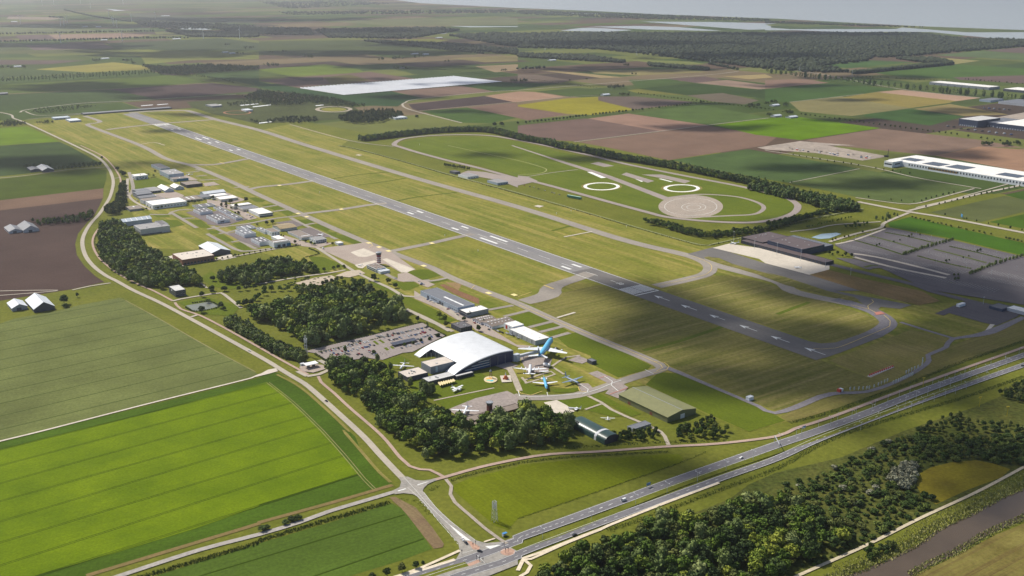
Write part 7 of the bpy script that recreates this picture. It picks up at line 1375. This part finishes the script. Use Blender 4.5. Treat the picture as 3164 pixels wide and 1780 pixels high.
def turbine(t, x, yt, yb, i):
    X, Y = T(t, x, yb); h = min(120, max(60, height(t, x, yt, yb))); e = empty('wind_turbine', (X, Y, 0), .3*i, 'slender white wind turbine on the hazy far plain', 'wind turbine', 'far wind turbines')
    mt_ = plain('turbine_white', C(250,250,250), .5)
    MB().tube((0,0,0),(0,0,h),2.4,1.4,8).build('tower', mt_, e); MB().box(-4,4,-1.6,1.6,h-1.5,h+1.8).build('nacelle', mt_, e)
    for k in range(3):
        a = k*2.094 + i; L_ = h*.48; MB().tube((4.5,0,h),(4.5,L_*math.sin(a),h+L_*math.cos(a)),1.3,.3,4).build('blade', mt_, e)
for i, (x, yt, yb) in enumerate(((420,0,58),(535,15,48),(800,5,40),(900,40,82),(1225,5,45),(605,200,262),(640,215,262),(670,170,225),(1085,130,180),(1118,180,235),(1135,205,258),(1165,215,275),(1310,170,215),(1545,140,185),(2025,318,388),(2385,318,385),(605,362,430),(1217,352,412),(205,190,240))): turbine('a1', x, yt, yb, i)
for t, x, yt, yb in (('a3',1912,585,640),('a4',340,660,712),('a4',866,700,760),('a3',2340,610,660),('a3',270,465,505),('a3',1180,510,555)): lattice('pylon', 'thin lattice power pylon before the far forest', t, x, yt, yb, 4, 1)
for o in COL.objects:
    if o.name.startswith('pylon'): o['group'] = 'power pylons before the forest'
# approach lights at the runway end
for s, h, lb in (('c4 845,992 885,990 930,988 972,987 1010,982 1035,980 1083,966 1125,946 1155,932 1187,919 1215,906', 4.5, 'white approach light frame in the front row beyond the runway end'), ('c4 1275,926 1300,915 1325,905 1350,893 1370,885 1390,878 1410,870 1430,860 1450,852 1467,845', 4.5, 'white approach light frame on the rail over the ditch'), ('c4 1402,828 1427,815 1455,802 1485,788 1520,775 1560,752 1565,725 1565,700', 5, 'white approach light frame in the upper row near the path')):
    for x, y in L(s):
        e = empty('approach_light', (x, y, .1), UA, lb, 'approach light', lb + 's'); MB().tube((0,0,0),(0,0,h),.14,n=5).build('post', mwhite, e); MB().box(-.2,.2,-1.0,1.0,h*.35,h).build('panel', plain('pale_panel', C(216,218,214)), e)
p0, p1_ = Vector(T('c4', 1030, 850)), Vector(T('c4', 1278, 757)); d = p1_-p0; an = empty('localizer_array', (p0.x, p0.y, 0), math.atan2(d.y, d.x), 'red and white antenna array on posts beyond the runway end', 'antenna')
MB().box(0, d.length, -.9, .9, .4, .7).build('beam', mwhite, an)
for k in range(12): x = d.length*(k+.5)/12; MB().box(x-1.3, x+1.3, -.25, .25, .7, 3.0).build('antenna_element', plain('signal_red', C(206,76,58)), an)
X, Y = T('c4', 745, 1000); mh_ = empty('marker_hut', (X, Y, 0), UA, 'small red and white chequered hut left of the approach lights', 'hut'); MB().box(-2,2,-3,0,0,3.6).build('red_half', plain('signal_red', C(206,76,58)), mh_); MB().box(-2,2,.0,3,0,3.58).build('white_half', mwhite, mh_)
for i, (t, x, y, lb) in enumerate((('d3',1300,570,'blue direction sign beside the far carriageway before the junction'), ('c4',385,1385,'blue direction sign where the cycle road meets the highway'))):
    X, Y = T(t, x, y); e = empty('road_sign', (X, Y, .2), hwy-math.pi/2, lb, 'sign')
    for s in (-1.5, 1.5): MB().tube((0,s,0),(0,s,4.5),.1,n=5).build('post', mpole, e)
    MB().box(-.08,.08,-2.4,2.4,2.2,4.8).build('panel', plain('sign_blue', C(110,150,190), .4), e)
a = Vector(T('d4', 92, 118)); b = Vector(T('d4', 137, 205)); d = b-a; e = empty('sign_gantry', (a.x, a.y, .2), math.atan2(d.y, d.x), 'grey sign gantry spanning the far carriageway', 'gantry')
for x in (0, d.length): MB().tube((x,0,0),(x,0,7),.25,n=6).build('post', mpole, e)
MB().box(0,d.length,-.3,.3,6.6,7.2).build('beam', mpole, e)
X, Y = T('b4', 1955, 720); e = empty('billboard', (X, Y, .2), UA+.8, 'blue billboard standing at the edge of the field by the road', 'billboard'); MB().box(-.3,.3,-5,5,2,7).build('panel', plain('sign_bright_blue', C(70,140,200)), e)
for s in (-4, 4): MB().tube((0,s,0),(0,s,2),.2,n=5).build('post', mpole, e)
a = Vector(T('b3', 495, 515)); b = Vector(T('b3', 630, 540)); d = b-a; e = empty('green_trailer', (a.x, a.y, .4), math.atan2(d.y, d.x), 'long green truck trailer parked by the test track', 'trailer')
MB().box(0, d.length, -2, 2, 1, 5).build('body', plain('trailer_green', C(40,120,96)), e); MB().box(.2, d.length-.2, -1.9, 1.9, 5.02, 5.2).build('roof', plain('pale_green', C(170,210,190)), e)
for x in (.15, .85): MB().tube((d.length*x,-1.9,.5),(d.length*x,1.9,.5),.5,n=10).build('wheel', mtyre, e)
X, Y = T('b4', 1205, 112); e = empty('drilling_rig', (X, Y, .3), 0, 'dark piling rig with a tall mast on the sandy building site', 'rig'); h = height('b4', 1205, 35, 112)
MB().box(-5,5,-2.5,2.5,0,3.5).build('body', mblack, e); MB().tube((4,0,2),(4,0,h),.7,.5,6).build('mast', mblack, e)
for t, x, y in (('b2',2180,1062),('b2',1850,912),('b2',605,478),('b3',530,665),('b3',385,690),('b3',1080,818),('b2',1600,0)):
    X, Y = T(t, x, y); e = empty('windsock_marker', (X, Y, .1), 1, 'small white marker post in the runway grass', 'marker', 'white marker posts in the runway grass'); MB().tube((0,0,0),(0,0,4),.15,n=5).build('post', mwhite, e); MB().lathe([(.9,3.2),(.5,4.6)],8).build('cone', mwhite, e)
for i, (t, x, y) in enumerate((('d2',2155,1150),('d2',2130,1170),('d2',2165,1295),('d2',2195,1310),('d2',2480,1215),('d2',2455,1225),('d2',2230,1320),('d2',2440,1160),('d2',2020,1240))):
    X, Y = T(t, x, y); e = empty('traffic_light', (X, Y, .4), i*.7, 'dark traffic light post on the islands of the big junction', 'traffic light', 'traffic lights of the junction'); MB().tube((0,0,0),(0,0,4.2),.12,n=6).build('post', mblack, e); MB().box(-.25,.25,-.25,.25,3,4.4).build('signal_head', mblack, e)
X, Y = T('d2', 2445, 1052); e = empty('bus_shelter', (X, Y, .3), hwy, 'small blue-roofed shelter beside the cycle path at the junction', 'shelter'); MB().box(-2,2,-1.2,1.2,2.4,2.7).build('roof', plain('sign_bright_blue', C(70,140,200)), e); MB().box(-2,2,.9,1.1,0,2.4).build('back_panel', mdoor, e); MB().box(-2,-1.85,-1.1,.9,0,2.4).build('side_panel', mdoor, e)
for t, x, y in (('c4',2130,1150),('c4',2405,1245),('c4',1570,950)):
    X, Y = T(t, x, y); e = empty('yellow_marker', (X, Y, .1), 0, 'yellow approach marker mast in the scrub beyond the highway', 'marker', 'yellow approach masts'); MB().tube((0,0,0),(0,0,11),.35,.2,5).build('post', plain('yellow_mast', C(214,190,60)), e); MB().box(-1.4,1.4,-.3,.3,10,11.2).build('lamp_frame', plain('yellow_mast', C(214,190,60)), e)
# ================================================================== CLOUDS AND HAZE
mcl, n, b = newmat('cloud')
n.nodes.remove(b); out = n.nodes['Material Output']
df = n.nodes.new('ShaderNodeBsdfDiffuse'); df.inputs[0].default_value = (.9,.9,.9,1); tr = n.nodes.new('ShaderNodeBsdfTransparent'); mx = n.nodes.new('ShaderNodeMixShader'); mx.inputs[0].default_value = 0.62
n.links.new(tr.outputs[0], mx.inputs[1]); n.links.new(df.outputs[0], mx.inputs[2]); n.links.new(mx.outputs[0], out.inputs['Surface'])
CZ = 1150.0
# where each cloud's shadow lies on the ground: source px, half-widths
CLOUDS = [(2700,880,330,70,1), (2560,1060,330,70,1), (2120,1000,240,62,1), (2300,1170,300,58,1), (2750,1180,300,70,1), (3050,1000,240,110,1), (1990,905,150,32,1), (2980,1420,260,60,1), (2700,1330,120,28,.7), (2980,1530,170,40,.6),
          (2700,570,200,16,1), (2920,480,150,12,.8), (2480,520,130,14,.9), (2560,700,200,22,.9), (1830,492,130,9,.9), (1500,478,90,6,.7), (2180,395,170,12,.9), (2950,345,130,8,.8), (2620,372,110,6,.8), (2880,1150,150,40,1),
          (2080,1442,170,26,1), (1900,1420,90,14,.8), (130,505,210,26,.9), (520,405,80,5,.8), (560,355,90,5,.8), (480,512,110,8,.5), (250,270,260,14,.9), (600,300,200,10,.9), (900,250,260,14,.8), (1230,205,240,9,.8), (560,165,330,12,.8), (180,140,260,9,.8), (1150,165,330,10,.85), (1600,260,240,9,.7), (1900,215,260,9,.8), (2300,180,300,9,.7), (2700,240,200,7,.8), (900,100,420,8,.8), (1900,140,380,8,.8), (300,80,420,7,.7), (2500,110,420,7,.6), (2450,265,150,6,.7), (1250,300,130,7,.8), (1450,345,120,6,.6), (2100,320,150,6,.7), (2650,310,90,5,.7), (200,680,60,18,.5), (1350,140,200,8,.8), (760,60,500,6,.7)]
V, Fc = [], []; o_ = 0; q = np.random.RandomState(8); v1, f1 = ICO1
off = Vector((SUN_DIR.x, SUN_DIR.y))*(CZ/SUN_DIR.z)
for cx_, cy_, rx, ry, dens in CLOUDS:
    c = Vector(G(cx_, cy_)); ex = Vector(G(cx_+rx, cy_))-c; ey = (Vector(G(cx_, cy_-ry)) - Vector(G(cx_, cy_+ry)))/2
    area = math.pi*ex.length*ey.length; pr = max(26, min(140, math.sqrt(area)/11)); n = int(area/(pr*pr)*1.15*dens)
    n = min(n, 260); 
    for _ in range(n):
        a = q.rand()*6.283; r = math.sqrt(q.rand())*(1+.22*math.sin(3*a+cx_)+.16*math.sin(5*a+cy_)); r *= 1.05
        s = pr*(.55+.8*q.rand())*(1.25-.6*min(1, r))
        p = c + ex*r*math.cos(a) + ey*r*math.sin(a) + off
        v = v1*(1+.3*(q.rand(len(v1),1)-.5))*np.array([s*1.5, s, s*.55]) + np.array([p.x, p.y, CZ + (q.rand()-.5)*60]); V.append(v); Fc.append(f1+o_); o_ += len(v)
tag(link('clouds', npmesh('clouds', np.concatenate(V), np.concatenate(Fc), mcl)), 'broken cumulus drifting over the polder', 'clouds', kind='stuff')
hz_ = MB().box(-52000, 52000, -1500, 62000, -1.5, 520).mesh('haze'); mh = bpy.data.materials.new('haze'); mh.use_nodes = True; n = mh.node_tree
n.nodes.remove(n.nodes['Principled BSDF']); pv = n.nodes.new('ShaderNodeVolumePrincipled'); pv.inputs['Color'].default_value = (.88,.92,1.0,1); pv.inputs['Density'].default_value = 3.9e-5; pv.inputs['Anisotropy'].default_value = 0.6
n.links.new(pv.outputs[0], n.nodes['Material Output'].inputs['Volume'])
hz_.materials.append(mh); tag(link('haze', hz_), 'pale blue summer haze over the whole polder', 'haze', kind='stuff')
